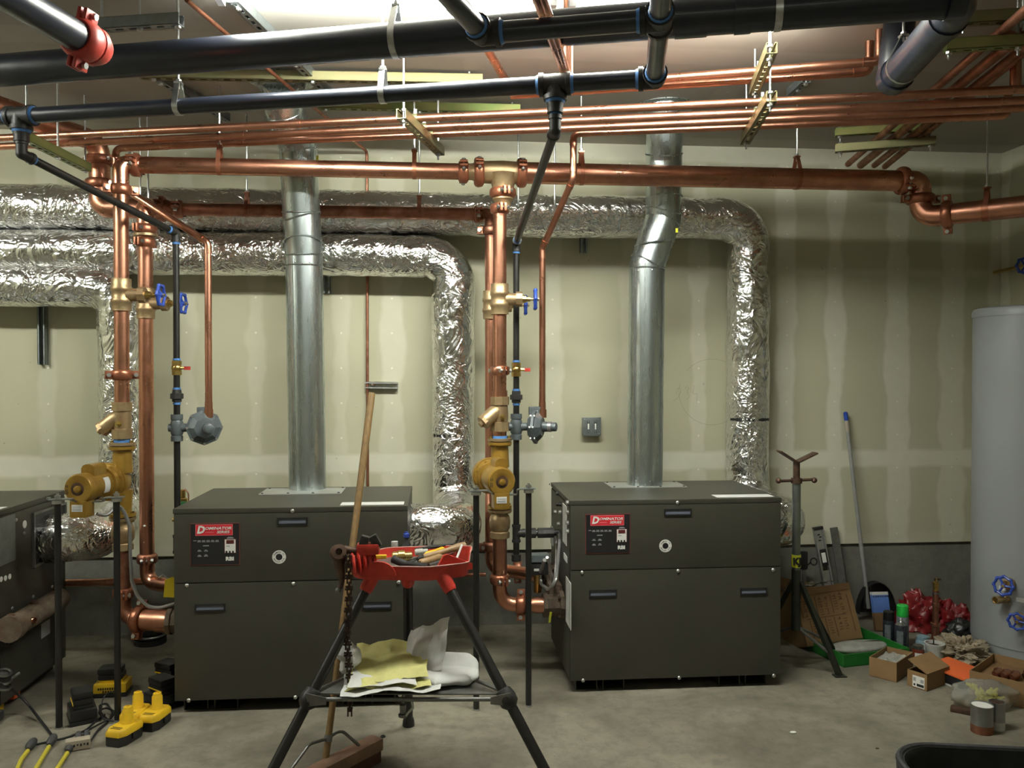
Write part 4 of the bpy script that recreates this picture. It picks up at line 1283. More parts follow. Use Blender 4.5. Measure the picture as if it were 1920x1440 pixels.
def pump(label, c, rotz=0.0, dx=0.0):
    """inline circulator, flanges up/down, motor towards -y"""
    t = thing('circulator_pump', label, 'pump', (0, 0, 0), 'gold circulator pumps')
    r = R25
    mb = MB()
    MB().lathe((0, 0, 0), (0, -1, 0), [(-.062, .03), (-.058, .06), (-.03, .083), (.02, .090), (.035, .088), (.036, .078)], 28).build('casing', 'gold_paint', t)
    MB().lathe((0, 0, 0), (0, 0, 1), [(.04, .047), (.13, .043), (.155, .041)], 20).build('volute_neck', 'gold_paint', t)
    mb.lathe((0, 0, 0), (0, 0, -1), [(.04, .047), (.13, .040), (.155, .041)], 20)
    mb.build('volute_neck', 'gold_paint', t)
    for s_ in (-1, 1):
        for k, (z0, z1) in enumerate(((.150, .164), (.169, .181))):
            MB().lathe((0, 0, s_ * z0), (0, 0, s_), [(0, r), (0, .059), (z1 - z0, .059), (z1 - z0, r)], 22).build('flange', 'gold_paint' if k == 0 else 'bronze', t)
        for sx in (-1, 1):
            mb = MB(); hexbolt(mb, (sx * .046, 0, s_ * .143), (sx * .046, 0, s_ * .189), .006, .010); mb.build('flange_bolt', 'brass', t)
    mb = MB()
    mb.lathe((0, 0, 0), (0, -1, 0), [(.034, .083), (.048, .083), (.05, .078), (.052, .071), (.075, .069), (.08, .075), (.09, .075), (.092, .066)], 30)
    mb.build('bearing_bracket', 'gold_paint', t)
    for i in range(8):
        a = 2 * math.pi * (i + .5) / 8
        MB().lathe((math.cos(a) * .077, -.048, math.sin(a) * .077), (0, -1, 0), [(0, .0055), (.005, .0055)], 6).build('bolt', 'gold_paint', t)
    MB().lathe((0, 0, 0), (0, -1, 0), [(.088, .064), (.10, .0655), (.245, .0655), (.25, .064)], 32).build('motor', 'gold_paint', t)
    bell = MB().lathe((0, 0, 0), (0, -1, 0), [(.245, .0665), (.262, .0665), (.272, .060), (.275, .030), (.2745, .029)], 32).build('end_bell', 'gold_paint', t)
    MB().lathe((0, 0, 0), (0, -1, 0), [(.2735, .029), (.2755, .029), (.2755, .018), (.273, .018)], 28).build('vent_ring', 'rust_steel', bell)
    MB().lathe((0, 0, 0), (0, -1, 0), [(.27, .0155), (.282, .0145), (.284, .010), (.285, .001)], 20).build('shaft_cap', 'gold_paint', bell)
    for dz, L in ((.012, .012), (-.012, .022)):
        for dx in (-.045, -.052):
            MB().box((dx - .0015, -.2735, dz - L / 2), (dx + .0015, -.270, dz + L / 2)).build('vent_slot', 'black_plastic', bell, smooth=0)
    # capacitor housing on top
    mb = MB(); poly = [(-.030, .045), (.030, .045), (.030, .085), (.022, .097), (.010, .102), (-.010, .102), (-.022, .097), (-.030, .085)]
    mb.prism(poly, (0.012, -.115, 0), (1, 0, 0), (0, 0, 1), .10)
    mb.build('capacitor_cover', 'gold_paint', t)
    # junction box below the end bell
    bx_ = MB().box((-.036, -.275, -.125), (.036, -.205, -.052), bev=.004).build('terminal_box', 'gold_paint', t)
    MB().box((-.026, -.2765, -.098), (.022, -.2748, -.068)).build('label', 'white_label', bx_, smooth=0)
    for z_ in (-.077, -.086, -.092):
        MB().box((-.022, -.2772, z_ - .0018), (.017, -.2764, z_ + .0018)).build('print_line', 'print_grey', bx_, smooth=0)
    # nameplate wrapped on motor side
    mb = MB()
    def npf(u, v):
        a = R(-28 + 62 * u); return V((math.cos(a) * .0668, -.125 - .045 * v, math.sin(a) * .0668))
    mb.grid(npf, 8, 1); mb.build('nameplate', 'white_label', t)
    for i in range(5):
        a = R(-42 - 5 * i)
        MB().box((-.002, -.016, -.001), (.002, .016, .001), Matrix.Translation((math.cos(a) * .066, -.185, math.sin(a) * .066)) @ Matrix.Rotation(-a, 4, 'Y')).build('vent_slot', 'black_plastic', t, smooth=0)
    dxv = Matrix.Rotation(-rotz, 3, 'Z') @ V((dx, 0, 0))
    for ch in kids(t):
        if not (ch.name.startswith('flange') or ch.name.startswith('volute')): ch.location = dxv
    place(t, c, (0, 0, rotz))
    return t


def strainer(label, c, flip=-1, rotz=0):
    t = thing('y_strainer', label, 'strainer', (0, 0, 0), 'bronze Y strainers above the pumps')
    r = R25
    mb = MB()
    MB().lathe((0, 0, .085), (0, 0, -1), [(0, r), (0, r * 1.42), (.04, r * 1.42), (.042, r * 1.2)], 8).build('hex_end', 'bronze', t)
    mb.lathe((0, 0, -.085), (0, 0, 1), [(0, r), (0, r * 1.42), (.045, r * 1.42), (.047, r * 1.2)], 8)
    mb.build('hex_end', 'bronze', t)
    mb = MB()
    mb.lathe((0, 0, .05), (0, 0, -1), [(0, r * 1.15), (.05, r * 1.25), (.10, r * 1.15)], 20)
    d = V((flip * .8, -.15, -.62)).normalized()
    mb.lathe((.01 * -flip, 0, .035), d, [(0, r * .5), (.03, r * 1.05), (.05, r * 1.12), (.115, r * 1.08)], 20)
    mb.build('strainer_body', 'bronze', t)
    MB().lathe(V((.01 * -flip, 0, .035)) + d * .112, d, [(0, r * 1.15), (.018, r * 1.15), (.02, r * .5), (.034, r * .45)], 8).build('screen_cap', 'bronze', t)
    MB().lathe((.004, -r * 1.1, -.015), (0, -1, .1), [(0, .014), (.012, .014), (.012, .007), (.02, .006)], 8).build('tapping_plug', 'brass', t)
    place(t, c, (0, 0, rotz))
    return t


def check_valve(label, c, rotz=0):
    t = thing('check_valve', label, 'valve', (0, 0, 0), 'bronze check valves below the pumps')
    r = R25
    MB().lathe((0, 0, -.07), (0, 0, 1), [(0, r), (0, r * 1.3), (.03, r * 1.35), (.035, r * 1.2), (.05, r * 1.5), (.085, r * 1.58), (.105, r * 1.45), (.12, r * 1.2), (.14, r * 1.25), (.15, r * 1.2), (.15, r)], 22).build('valve_body', 'bronze', t)
    MB().lathe((0, 0, -.068), (0, 0, 1), [(0, r * 1.32), (0, r * 1.46), (.026, r * 1.46), (.026, r * 1.3)], 8).build('hex_end', 'bronze', t)
    place(t, c, (0, 0, rotz)); return t


def riser_col(name, label, x, y, spans, r=R25, mat='copper'):
    t = thing(name, label, 'pipe', (x, y, 0))
    for z0, z1 in spans:
        MB().cyl((x, y, z0), (x, y, z1), r, 22).build('pipe', mat, t)
    return t


def zy(px, py, y): return at(px, py, y=y).z

# ---------------- right boiler supply riser (px 937)
RY = HY
Z = lambda py: zy(937, py, RY)
tR = riser_col('supply_riser', 'front copper riser from the bronze tee down to the right pump', rx, RY, [(Z(812), Z(388))])
gate_valve('bronze gate valve with blue handwheel on the front right riser', (rx, RY, Z(561)), R25, R(-4), .175)
coupling(tR, (rx, RY, Z(695)), (0, 0, 1), R25 * .98, (.45, -1, 0), 'copper')
collar(tR, (rx, RY, Z(738)), (0, 0, 1), R25, .03, 'copper', 'adapter', 1.14)
collar(tR, (rx, RY, Z(820)), (0, 0, 1), R25, .016, 'blue_sealant', 'sealant', 1.1); collar(tR, (rx, RY, Z(803)), (0, 0, 1), R25, .016, 'blue_sealant', 'sealant', 1.1)
MB().cyl((rx, RY, Z(830)), (rx, RY, Z(790)), R25, 20).build('pipe', 'copper', tR)
strainer('bronze strainer above the right pump', (rx, RY, Z(776)), -1, R(10))
zp = Z(889)
pump('gold circulator pump on the right riser, motor facing the camera', (rx, RY, zp - .004), R(9), -.035)
check_valve('bronze check valve below the right pump', (rx, RY, Z(982)))
tL_ = thing('boiler_inlet_pipe', 'copper elbow pipe from the right pump into the right boiler', 'pipe', (rx, RY, PORT1.z))
pipe(tL_, [V((rx, RY, Z(955))), V((rx, PORT1.y, PORT1.z)), V((PORT1.x - .08, PORT1.y, PORT1.z))] if abs(PORT1.y - RY) < .02 else [V((rx, RY, Z(955))), V((rx, RY, PORT1.z)), V((PORT1.x - .08, PORT1.y, PORT1.z))], R25 * 1.05, 'copper', .075, n=22, k=12)
coupling(tL_, (rx, RY, PORT1.z + .125), (0, 0, 1), R25 * 1.05, (.3, -1, 0))
dvx = (V((PORT1.x - .08, PORT1.y, PORT1.z)) - V((rx, RY, PORT1.z))).normalized()
coupling(tL_, V((rx, RY, PORT1.z)) + dvx * .105, dvx, R25 * 1.05, (0, -.25, -1))
collar(tL_, V((rx, RY, PORT1.z)) + dvx * .21, dvx, R25 * 1.05, .08, 'copper', 'adapter', 1.13)
MB().prism([(0, 0), (.012, .0), (.004, -.05), (-.006, -.055)], V((rx, RY, PORT1.z)) + dvx * .24 + V((0, -.045, -.02)), (1, 0, 0), (0, 0, 1), .001).build('sealing_tape', 'yellow_tape', tL_)

# ---------------- right boiler return riser (px 921, behind)
t2 = riser_col('return_riser', 'rear copper riser partly hidden behind the front right riser', r2x, 4.48, [(PORT2.z + .10, ZH2 - .14)])
coupling(t2, (r2x, 4.48, zy(921, 432, 4.48)), (0, 0, 1), R25, (1, -.3, 0), 'copper_dull')
gate_valve('bronze gate valve with blue handwheel on the rear right riser', (r2x, 4.48, zy(921, 572, 4.48)), R25, R(-3), .185)
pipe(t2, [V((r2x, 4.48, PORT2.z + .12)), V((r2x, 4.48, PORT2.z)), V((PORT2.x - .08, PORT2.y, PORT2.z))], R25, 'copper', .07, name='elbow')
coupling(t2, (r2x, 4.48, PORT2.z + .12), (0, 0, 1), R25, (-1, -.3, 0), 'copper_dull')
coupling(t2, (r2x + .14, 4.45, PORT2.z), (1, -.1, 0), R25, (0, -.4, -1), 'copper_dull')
# thin low copper tube feeding it
q0, q1 = at(770, 1078, y=4.48), at(915, 1077, y=4.48)
tag(MB().cyl(V((q0.x - .1, 4.48, q1.z)), V((r2x - .03, 4.48, q1.z)), .011, 12).build('thin_copper_tube', 'copper_dull', loc=q0), 'thin copper tube low behind the red vise tray', 'pipe')

# ---------------- left boiler supply riser A (px 227)
AY = 4.05
ZA = lambda py: zy(227, py, AY)
tA = riser_col('supply_riser', 'front copper riser beside the blue handwheels down to the left pump', RAx, AY, [(ZA(832), ZH - .10)])
gate_valve('bronze gate valve with blue handwheel on the front left riser', (RAx, AY, ZA(553)), R25, R(-2), .18)
coupling(tA, (RAx, AY, ZA(703)), (0, 0, 1), R25, (-1, -.5, 0), 'copper_paint')
collar(tA, (RAx, AY, ZA(826)), (0, 0, 1), R25, .016, 'blue_sealant', 'sealant', 1.1)
strainer('bronze strainer above the left pump', (RAx, AY, ZA(788)), -1, R(-8))
pump('gold circulator pump on the left riser, beside the far left boiler', (RAx, AY, ZA(902)), R(-8), -.03)
check_valve('bronze check valve below the left pump', (RAx, AY, ZA(1003)))
tI = thing('boiler_inlet_pipe', 'copper elbow pipe from the left pump into the left boiler', 'pipe', (RAx, AY, PORTL1.z))
pipe(tI, [V((RAx, AY, ZA(970))), V((RAx, AY, PORTL1.z)), V((PORTL1.x - .07, PORTL1.y, PORTL1.z))], R25, 'copper_dull', .07, n=22, k=12)
coupling(tI, (RAx, AY, PORTL1.z + .12), (0, 0, 1), R25, (.4, -1, 0))
dvx = (V((PORTL1.x - .07, PORTL1.y, PORTL1.z)) - V((RAx, AY, PORTL1.z))).normalized()
pL0 = V((PORTL1.x - .07, PORTL1.y, PORTL1.z)); L_ = (pL0 - V((RAx, AY, PORTL1.z))).length
MB().cyl(pL0 - dvx * .20, pL0 + dvx * .02, .048, 20).build('pipe', 'copper', tI); coupling(tI, pL0 - dvx * .17, dvx, .046, (0, -.3, -1), 'copper_paint')
collar(tI, pL0 - dvx * .04, dvx, .048, .07, 'copper', 'adapter', 1.08)

# ---------------- left boiler return riser B (px 273)
ZBf = lambda py: zy(274, py, RBY)
tB = riser_col('return_riser', 'rear copper riser right of the left pump, ending low in an elbow', rbx, RBY, [(PORTL2.z + .10, ZH2 - .10)], R25 * 1.06)
coupling(tB, (rbx, RBY, ZBf(430)), (0, 0, 1), .040, (-.3, -1, 0)); coupling(tB, (rbx, RBY, ZBf(455)), (0, 0, 1), R25, (-.3, -1, 0))
MB().lathe((rbx, RBY, ZBf(441)), (0, 0, 1), [(-.006, .03), (-.006, .058), (.006, .058), (.006, .03)], 22).build('flange', 'bronze', tB)
gate_valve('bronze gate valve with blue handwheel on the rear left riser', (rbx, RBY, ZBf(569)), R25, R(-4), .185)
pipe(tB, [V((rbx, RBY, PORTL2.z + .12)), V((rbx, RBY, PORTL2.z)), V((PORTL2.x - .07, PORTL2.y, PORTL2.z))], R25 * 1.06, 'copper', .075, name='elbow')
coupling(tB, (rbx, RBY, PORTL2.z + .12), (0, 0, 1), R25 * 1.06, (.3, -1, 0), 'copper_dull')
for px, py, r_ in ((271, 986, .007), (270, 1017, .003)):
    q = at(px, py, d=(V((rbx, RBY, 1)) - CAM).dot(FWD) - .037); MB().ball(q, r_, 8, 1, .3, .7).build('solder_spot', 'print_white', tB)
q0, q1 = at(100, 1091, y=4.45), at(225, 1091, y=4.45)
tt = thing('copper_tube_run', 'short level copper tube between the far left boiler and the left risers', 'pipe', q0)
pipe(tt, [V((q0.x - .05, 4.45, q1.z)), V((rbx - .04, 4.45, q1.z))], .018, 'copper'); collar(tt, V((q1.x - .05, 4.45, q1.z)), X1, .018, .04, 'copper', 'joint', 1.12)
# relief drain spider / floor sink under it
q = at(282, 1205, z=0.0)
fd = thing('floor_drain_stub', 'black flanged pipe stub on the floor under the left boiler inlet', 'pipe', q)
MB().lathe(q, (0, 0, 1), [(0, .085), (.03, .085), (.032, .06), (.055, .06), (.06, .075), (.19, .075), (.19, .06)], 24).build('stub', 'black_plastic', fd)
MB().torus(q + V((0, 0, .045)), (0, 0, 1), .078, .008, 24, 6).build('clamp_band', 'grey_steel', fd)

# ---------------- gas drops with regulators
def gas_train(label, e2, px, ptop, zl, zbot, reg_rot, ztee, nm, extra):
    """e2: end of the slanting drop; vertical at that x"""
    x_, y_ = e2.x, e2.y
    r = .0155
    t = thing('gas_drop_pipe', label, 'pipe', (x_, y_, 0))
    MB().cyl((x_, y_, zbot), (x_, y_, e2.z), r, 14).build('pipe', 'black_iron', t)
    screwed(t, e2, ((dropL if nm == 'l' else dropR)[0] - e2, (0, 0, -1)), .0165, L=.045, nm='elbow')
    zz = lambda py: zy(px, py, y_)
    # ball valve
    v = thing('ball_valve', extra[0], 'valve', (x_, y_, zz(extra[1])))
    MB().lathe((x_, y_, zz(extra[1]) - .035), (0, 0, 1), [(0, r), (0, .024), (.02, .024), (.022, .021), (.03, .026), (.04, .026), (.048, .021), (.05, .024), (.07, .024), (.07, r)], 8).build('valve_body', 'brass', v)
    MB().cyl((x_ + .01, y_ - .005, zz(extra[1])), (x_ + .045, y_ - .015, zz(extra[1])), .007, 8).build('stem', 'brass', v)
    MB().box((x_ + .04, y_ - .022, zz(extra[1]) - .010), (x_ + .07, y_ - .012, zz(extra[1]) + .008), bev=.002).build('lever', 'red_coupling', v)
    # union
    zu = zz(extra[2])
    MB().lathe((x_, y_, zu - .03), (0, 0, 1), [(0, r), (0, .023), (.014, .023), (.016, .032), (.040, .032), (.042, .023), (.06, .021), (.06, r)], 8).build('union', 'fitting_iron', t)
    for zq in (zu + .035, zu - .038, zz(extra[1]) + .042, ztee + .052):
        MB().lathe((x_, y_, zq), (0, 0, 1), [(-.005, .0185), (.005, .0185)], 14).build('sealant', 'blue_sealant', t)
    # regulator
    rg = thing('gas_regulator', extra[3], 'regulator', (0, 0, 0), 'grey gas regulators')
    mb = MB()
    mb.lathe((0, 0, -.058), (0, 0, 1), [(0, r), (0, .026), (.022, .026), (.024, .022), (.035, .027), (.08, .027), (.092, .022), (.094, .026), (.116, .026), (.116, r)], 12)
    mb.lathe((0, 0, 0), (-1, 0, 0), [(0, .02), (.034, .018), (.036, .010)], 10)
    mb.build('valve_body', 'grey_cast', rg)
    ra = reg_rot; ax = V((math.sin(ra), -math.cos(ra), 0))   # disc axis
    cdisc = V((.115, 0, 0)) if nm == 'l' else V((.088, -.004, 0))
    mb = MB(); mb.lathe((0, 0, 0), cdisc, [(.02, .019), (.05, .018), (.055, .025), (.085, .028)], 14)
    mb.build('neck', 'grey_cast', rg)
    mb = MB(); mb.lathe(cdisc, ax, [(-.032, .03), (-.028, .052), (-.008, .066), (-.006, .078), (.006, .078), (.008, .068), (.02, .058), (.032, .045), (.034, .028)], 8)
    mb.build('diaphragm_case', 'grey_cast', rg, smooth=25)
    sp = cdisc + V((.012 if nm == 'l' else 0, 0, 0))
    MB().lathe(sp, ax, [(.03, .024), (.062, .022), (.064, .020), (.095, .020), (.098, .015)], 16).build('spring_barrel', 'grey_cast', rg)
    MB().lathe(sp, ax, [(.058, .0228), (.058, .0232), (.074, .0232), (.074, .021)], 16).build('maker_tag', 'aluminium', rg)
    x2, y2, z2 = frame(ax)
    for i in range(8):
        a = 2 * math.pi * (i + .0) / 8
        MB().lathe(cdisc + (x2 * math.cos(a) + y2 * math.sin(a)) * .071, ax, [(-.012, .006), (.010, .006)], 6).build('bolt', 'zinc', rg)
    mb = MB(); top = cdisc + V((0, .012, .06)); mb.box(top + V((-.03, -.02, -.01)), top + V((.03, .02, .03)), bev=.006); mb.build('vent_boss', 'grey_cast', rg)
    place(rg, (x_, y_, ztee), scale=1.12)
    return t


zrL, zrR = zy(331, 802, 4.2), zy(965, 800, 4.2)
gL = gas_train('black vertical gas pipe beside the left boiler', dropL[1], 331, 0, 0, .60, R(22), zrL, 'l',
               ('brass ball valve with red lever on the left gas pipe', 690, 742, 'grey octagonal gas regulator on the left gas pipe, facing forward'))
gR = gas_train('black vertical gas pipe between the right risers and right boiler', dropR[1], 965, 0, 0, zy(963, 1048, 4.2), R(68), zrR, 'r',
               ('brass ball valve with red lever on the right gas pipe', 693, 744, 'grey gas regulator on the right gas pipe, turned to the right'))
x_, y_ = dropR[1].x, 4.2
zt_ = zy(963, 1000, 4.2)
screwed(gR, (x_, y_, zt_), ((0, 0, 1), (0, 0, -1), (1, 0, 0)), .0165, nm='tee', L=.045, blue=False)
MB().lathe((x_, y_, zy(963, 1050, 4.2)), (0, 0, 1), [(-.005, .010), (-.005, .024), (.028, .024), (.028, .016)], 10).build('drip_cap', 'fitting_iron', gR)
MB().cyl((x_, y_, zt_), (S, y_, zt_), .0165, 14).build('branch_pipe', 'black_iron', gR)
for f, w_ in ((.36, .04), (.62, .055), (.8, .03)):
    MB().lathe((x_ + (S - x_) * f, y_, zt_), X1, [(-w_ / 2, .017), (-w_ / 2, .026), (w_ / 2, .026), (w_ / 2, .017)], 8).build('union', 'fitting_iron', gR)
xL_ = dropL[1].x; z0 = zy(322, 1020, 4.2)
screwed(gL, (xL_, 4.2, z0), ((0, 0, 1), (0, 0, -1), (1, 0, 0)), .0165, nm='tee', L=.045, blue=False)
MB().cyl((xL_, 4.2, z0), (-1.165, 4.2, z0), .0165, 12).build('branch_pipe', 'black_iron', gL)

# small relief valve with green tag behind the left gas pipe
q = at(342, 935, y=4.55)
rv = thing('relief_valve', 'small brass relief valve with green tag behind the left boiler', 'valve', q)
MB().lathe(q - V((0, 0, .12)), (0, 0, 1), [(0, .018), (.09, .018), (.09, .026), (.12, .026), (.125, .018), (.165, .016), (.17, .006)], 10).build('valve_body', 'brass', rv)
MB().sweep([q + V((-.01, 0, .04)), q + V((.015, -.005, .05)), q + V((.032, -.005, .03)), q + V((.034, -.005, -.02))], .004, 6).build('test_lever', 'copper', rv)
MB().box(q + V((-.005, -.03, -.03)), q + V((.045, -.02, -.012)), bev=.002).build('green_tag', 'green_handle', rv)
MB().cyl(q - V((.05, 0, .11)), q - V((0, 0, .11)), .012, 10).build('outlet', 'brass', rv)

# ================================================================ PUMP SUPPORT POSTS
def post(px, ptop, pbot, label, cap=True):
    b = at(px, pbot, z=0.0); 
    tz = at(px, ptop, d=(b - CAM).dot(FWD)).z
    t = thing('support_post', label, 'post', b, 'black pipe posts propping the pumps')
    MB().cyl(b, (b.x, b.y, tz), .0135, 14).build('pipe', 'black_iron', t)
    MB().lathe(b, (0, 0, 1), [(0, .016), (.006, .016), (.007, .0135)], 14).build('foot', 'zinc', t)
    MB().lathe((b.x, b.y, tz - .012), (0, 0, 1), [(0, .0135), (0, .022), (.014, .022), (.014, .012)], 14).build('floor_flange', 'zinc', t)
    MB().lathe((b.x, b.y, tz), (0, 0, 1), [(0, .006), (.03, .006)], 8).build('bolt', 'zinc', t)
    MB().lathe((b.x, b.y, tz + .012), (0, 0, 1), [(0, .013), (.010, .013)], 6).build('nut', 'zinc', t)
    return t, V((b.x, b.y, tz + .004))


p1, k1 = post(111, 938, 1366, 'black pipe post at the left edge, beside the far left boiler')
p2, k2 = post(221, 934, 1352, 'black pipe post under the left pump')
p3, k3 = post(893, 922, 1331, 'black pipe post left of the right pump')
p4, k4 = post(991, 918, 1324, 'black pipe post right of the right pump, by the right boiler')


def cradle(label, a, b, c, sag, wid=.035):
    """flat steel strap bent under the pump motor between two posts"""
    a, b = V(a), V(b); d = (b - a).normalized()
    m = (a + b) / 2
    pts = [a - d * .03, a + d * .05, V(c) + V((-.055, 0, -.075)), V(c) + V((.055, 0, -.075)), b - d * .05, b + d * .03]
    pts = fillet(pts, .02, 4)
    t = thing('pump_cradle', label, 'bracket', m)
    mb = MB(); vs = []; fs = []
    sd = V((0, 1, 0))
    for p in pts: vs += [p - sd * wid / 2, p + sd * wid / 2]
    for i in range(len(pts) - 1): fs.append((2 * i, 2 * i + 1, 2 * i + 3, 2 * i + 2))
    mb.add(vs, fs).build('strap', 'strut_grey', t, thick=.004)
    for s_ in (.02, -.02):
        MB().lathe(a + V((s_ * .8 - .02, 0, .003)), (0, 0, 1), [(0, .009), (.008, .009)], 6).build('nut', 'zinc', t)
    return t


mc = V((rx, RY, zp)) + Matrix.Rotation(R(12), 3, 'Z') @ V((0, -.22, 0))
cradle('galvanized strap cradle under the right pump', k3, k4, (mc.x - .03, 3.90, mc.z), 0)
mc = V((RAx, AY, ZA(898))) + Matrix.Rotation(R(-7), 3, 'Z') @ V((0, -.24, 0))
cradle('galvanized strap cradle under the left pump', k1, k2, (mc.x - .03, 3.84, mc.z), 0)

# flexible whip from the left pump
cw = thing('flexible_conduit', 'thin flexible metal whip hanging from left pump to left boiler', 'conduit', (RAx, AY, 1.0))
dA = (V((RAx, AY, 1)) - CAM).dot(FWD)
hang(cw, [at(182, 963, d=dA - .24), at(200, 968, d=dA - .2), at(214, 952, d=dA - .16), at(224, 948, d=dA - .12), at(234, 962, d=dA - .1), at(243, 985, d=dA - .09), at(244, 1040, d=dA - .08), at(247, 1090, d=dA - .06), at(258, 1118, d=dA - .05), at(278, 1138, d=dA - .04), at(300, 1140, d=dA - .03), at(332, 1131, d=dA)], .0075, 'conduit', 'whip')
# yellow tag on the left boiler gas valve
q = at(318, 1101, y=4.02)
yt = thing('warning_tag', 'yellow warning tag hanging beside the left boiler', 'tag', q)
MB().prism([(-.028, -.045), (.03, -.05), (.034, .04), (.012, .048), (-.02, .035)], q, (1, 0, .02), (0, 0, 1), .001).build('tag_card', 'yellow_tag', yt, smooth=0)
MB().sweep([q + V((-.01, .004, .04)), q + V((-.03, .0, .06)), q + V((-.05, 0, .045))], .003, 6).build('tie', 'conduit', yt)
# ================================================================ TRIPOD CHAIN VISE
M('wear_pink', (0.62, 0.36, 0.32), 0.6, 0, 0.3, 40)
TZ = 0.775
TC = at(772, 1064, z=TZ)
LT = {'l': at(690, 1098, d=3.03), 'r': at(840, 1098, d=3.03), 'b': at(765, 1088, d=3.22)}
LF = {'l': at(453, 1555, z=0.0), 'r': at(1080, 1555, z=0.0), 'b': at(766, 1360, z=0.0)}
t = thing('pipe_vise_tripod', 'red tripod chain vise stand with tool tray in the foreground', 'vise', (TC.x, TC.y, 0))
vise = t
for k in 'lrb':
    a, b = LT[k], LF[k]
    MB().sweep([a, b], .0185, 16).build('leg', 'black_iron', t)
    d = (b - a).normalized()
    MB().lathe(a - d * .045, d, [(0, .027), (.055, .025), (.068, .021)], 16).build('leg_socket', 'red_paint', t)
    MB().lathe(b, -d, [(-.0, .026), (.03, .024), (.05, .0185)], 14).build('rubber_foot', 'dark_grip', t)
# tray: closed outline in plan
oc = [(-.205, -.085), (.06, -.125), (.205, -.075), (.215, .05), (.09, .20), (-.09, .205), (-.21, .08)]
loop = fillet([V((x, y, 0)) for x, y in oc] + [V((*oc[0], 0)), V((*oc[1], 0))], .075, 6)
loop = fillet([V((oc[-1][0], oc[-1][1], 0))] + [V((x, y, 0)) for x, y in oc] + [V((oc[0][0], oc[0][1], 0))], .07, 6)[1:-1]
n = len(loop)
mb = MB()
mb.prism([(p.x, p.y) for p in loop], TC - V((0, 0, .012)), (1, 0, 0), (0, 1, 0), .010)
tray = mb.build('tray_floor', 'red_paint', t)
mb = MB(); vs = []
for i, p in enumerate(loop):
    h = .042 + (.03 * max(0, p.x / .2) ** 2 if p.y > -.05 else .0) * 1.0
    o = V((p.x, p.y, 0)).normalized()
    vs += [TC + V((p.x, p.y, -.020)), TC + V((p.x, p.y, 0)) + o * .012 + V((0, 0, h - .012))]
fs = [(2 * i, 2 * ((i + 1) % n), 2 * ((i + 1) % n) + 1, 2 * i + 1) for i in range(n)]
mb.add(vs, fs).build('tray_rim', 'red_paint', t, thick=.006)
MB().sweep([vs[2 * i + 1] + V((0, 0, .002)) for i in range(n)], .0022, 6, closed=True).build('worn_rim_edge', 'wear_pink', t)
# inner dirty tray surface
MB().prism([(p.x * .93, p.y * .93) for p in loop], TC - V((0, 0, .002)), (1, 0, 0), (0, 1, 0), .003).build('tray_liner', 'grey_steel', t)
# front arch and corner gusset
def arch(c, w_, h, ang):
    ux = V((math.cos(ang), math.sin(ang), 0)); pts = [(w_ * math.cos(math.pi * i / 10), h * math.sin(math.pi * i / 10)) for i in range(11)]
    return MB().prism(pts, c, ux, (0, 0, 1), .012)
arch(TC + V((-.115, -.105, 0)), .065, .050, R(-8)).build('tray_arch', 'red_paint', t)
MB().prism([(-.07, 0), (.075, 0), (.075, .02), (-.02, .062), (-.035, .058)], TC + V((.15, -.055, 0)), V((.95, .25, 0)).normalized(), (0, 0, 1), .012).build('tray_gusset', 'red_paint', t)
# vise body: ribbed casting at left
vb = at(685, 1050, d=3.0)
for i in range(5):
    MB().lathe(vb + V((-.045 + i * .018, .01 * i, -.005 - .004 * abs(i - 2))), V((1, .25, .12)), [(-.005, .043), (.0, .050 - .003 * abs(i - 1)), (.005, .043)], 20).build('vise_rib', 'red_paint', t)
MB().box(vb + V((-.03, -.02, .02)), vb + V((.05, .03, .06)), bev=.01).build('vise_body', 'red_paint', t)
for dx, dz, an in ((-.005, .078, .3), (.035, .08, -.5)):
    MB().box((-.015, -.016, -.025), (.015, .016, .022), Matrix.Translation(vb + V((dx, .0, dz - .012))) @ Matrix.Rotation(an, 4, 'Y'), bev=.006).build('vise_jaw', 'fitting_iron', t)
cr = at(634, 1036, d=2.98)
MB().lathe(cr, V((.25, -.9, .35)), [(-.03, .026), (-.005, .030), (.02, .027), (.022, .012), (.012, .011)], 16).build('crank_boss', 'rust_steel', t)
MB().sweep([cr + V((0, .01, -.01)), cr + V((.004, .01, -.05)), at(641, 1090, d=2.98), at(637, 1103, d=2.97)], [.024, .019, .010, .009], 10).build('crank_arm', 'rust_steel', t)
MB().ball(at(634, 1107, d=2.965), .011, 12).build('crank_knob', 'grey_steel', t)
MB().cyl(cr + V((.02, .005, .01)), vb + V((-.02, 0, .03)), .014, 10).build('vise_screw', 'rust_steel', t)
# hanging chain
ct, cb = at(652, 1046, d=2.96), at(655, 1336, d=2.96)
nl = 29
for i in range(nl):
    f = i / (nl - 1); q = ct.lerp(cb, f) + V((.004 * math.sin(f * 9), 0, 0))
    w_ = .015 - .006 * max(0, f - .88) / .12
    mb = MB()
    if i % 2 == 0:
        for s_ in (-1, 1):
            mb.box((s_ * .0065 - .0025, -.005, -.013), (s_ * .0065 + .0025, .005, .013), Matrix.Translation(q), bev=.0012)
        mb.cyl(q + V((-w_, 0, .006)), q + V((w_, 0, .006)), .0042, 8)
    else:
        mb.box((-.004, -.006, -.013), (.004, .006, .013), Matrix.Translation(q), bev=.0015)
        mb.cyl(q + V((-w_ * .9, 0, -.004)), q + V((w_ * .9, 0, -.004)), .004, 8)
    mb.build('chain_link', 'chain_steel', t)
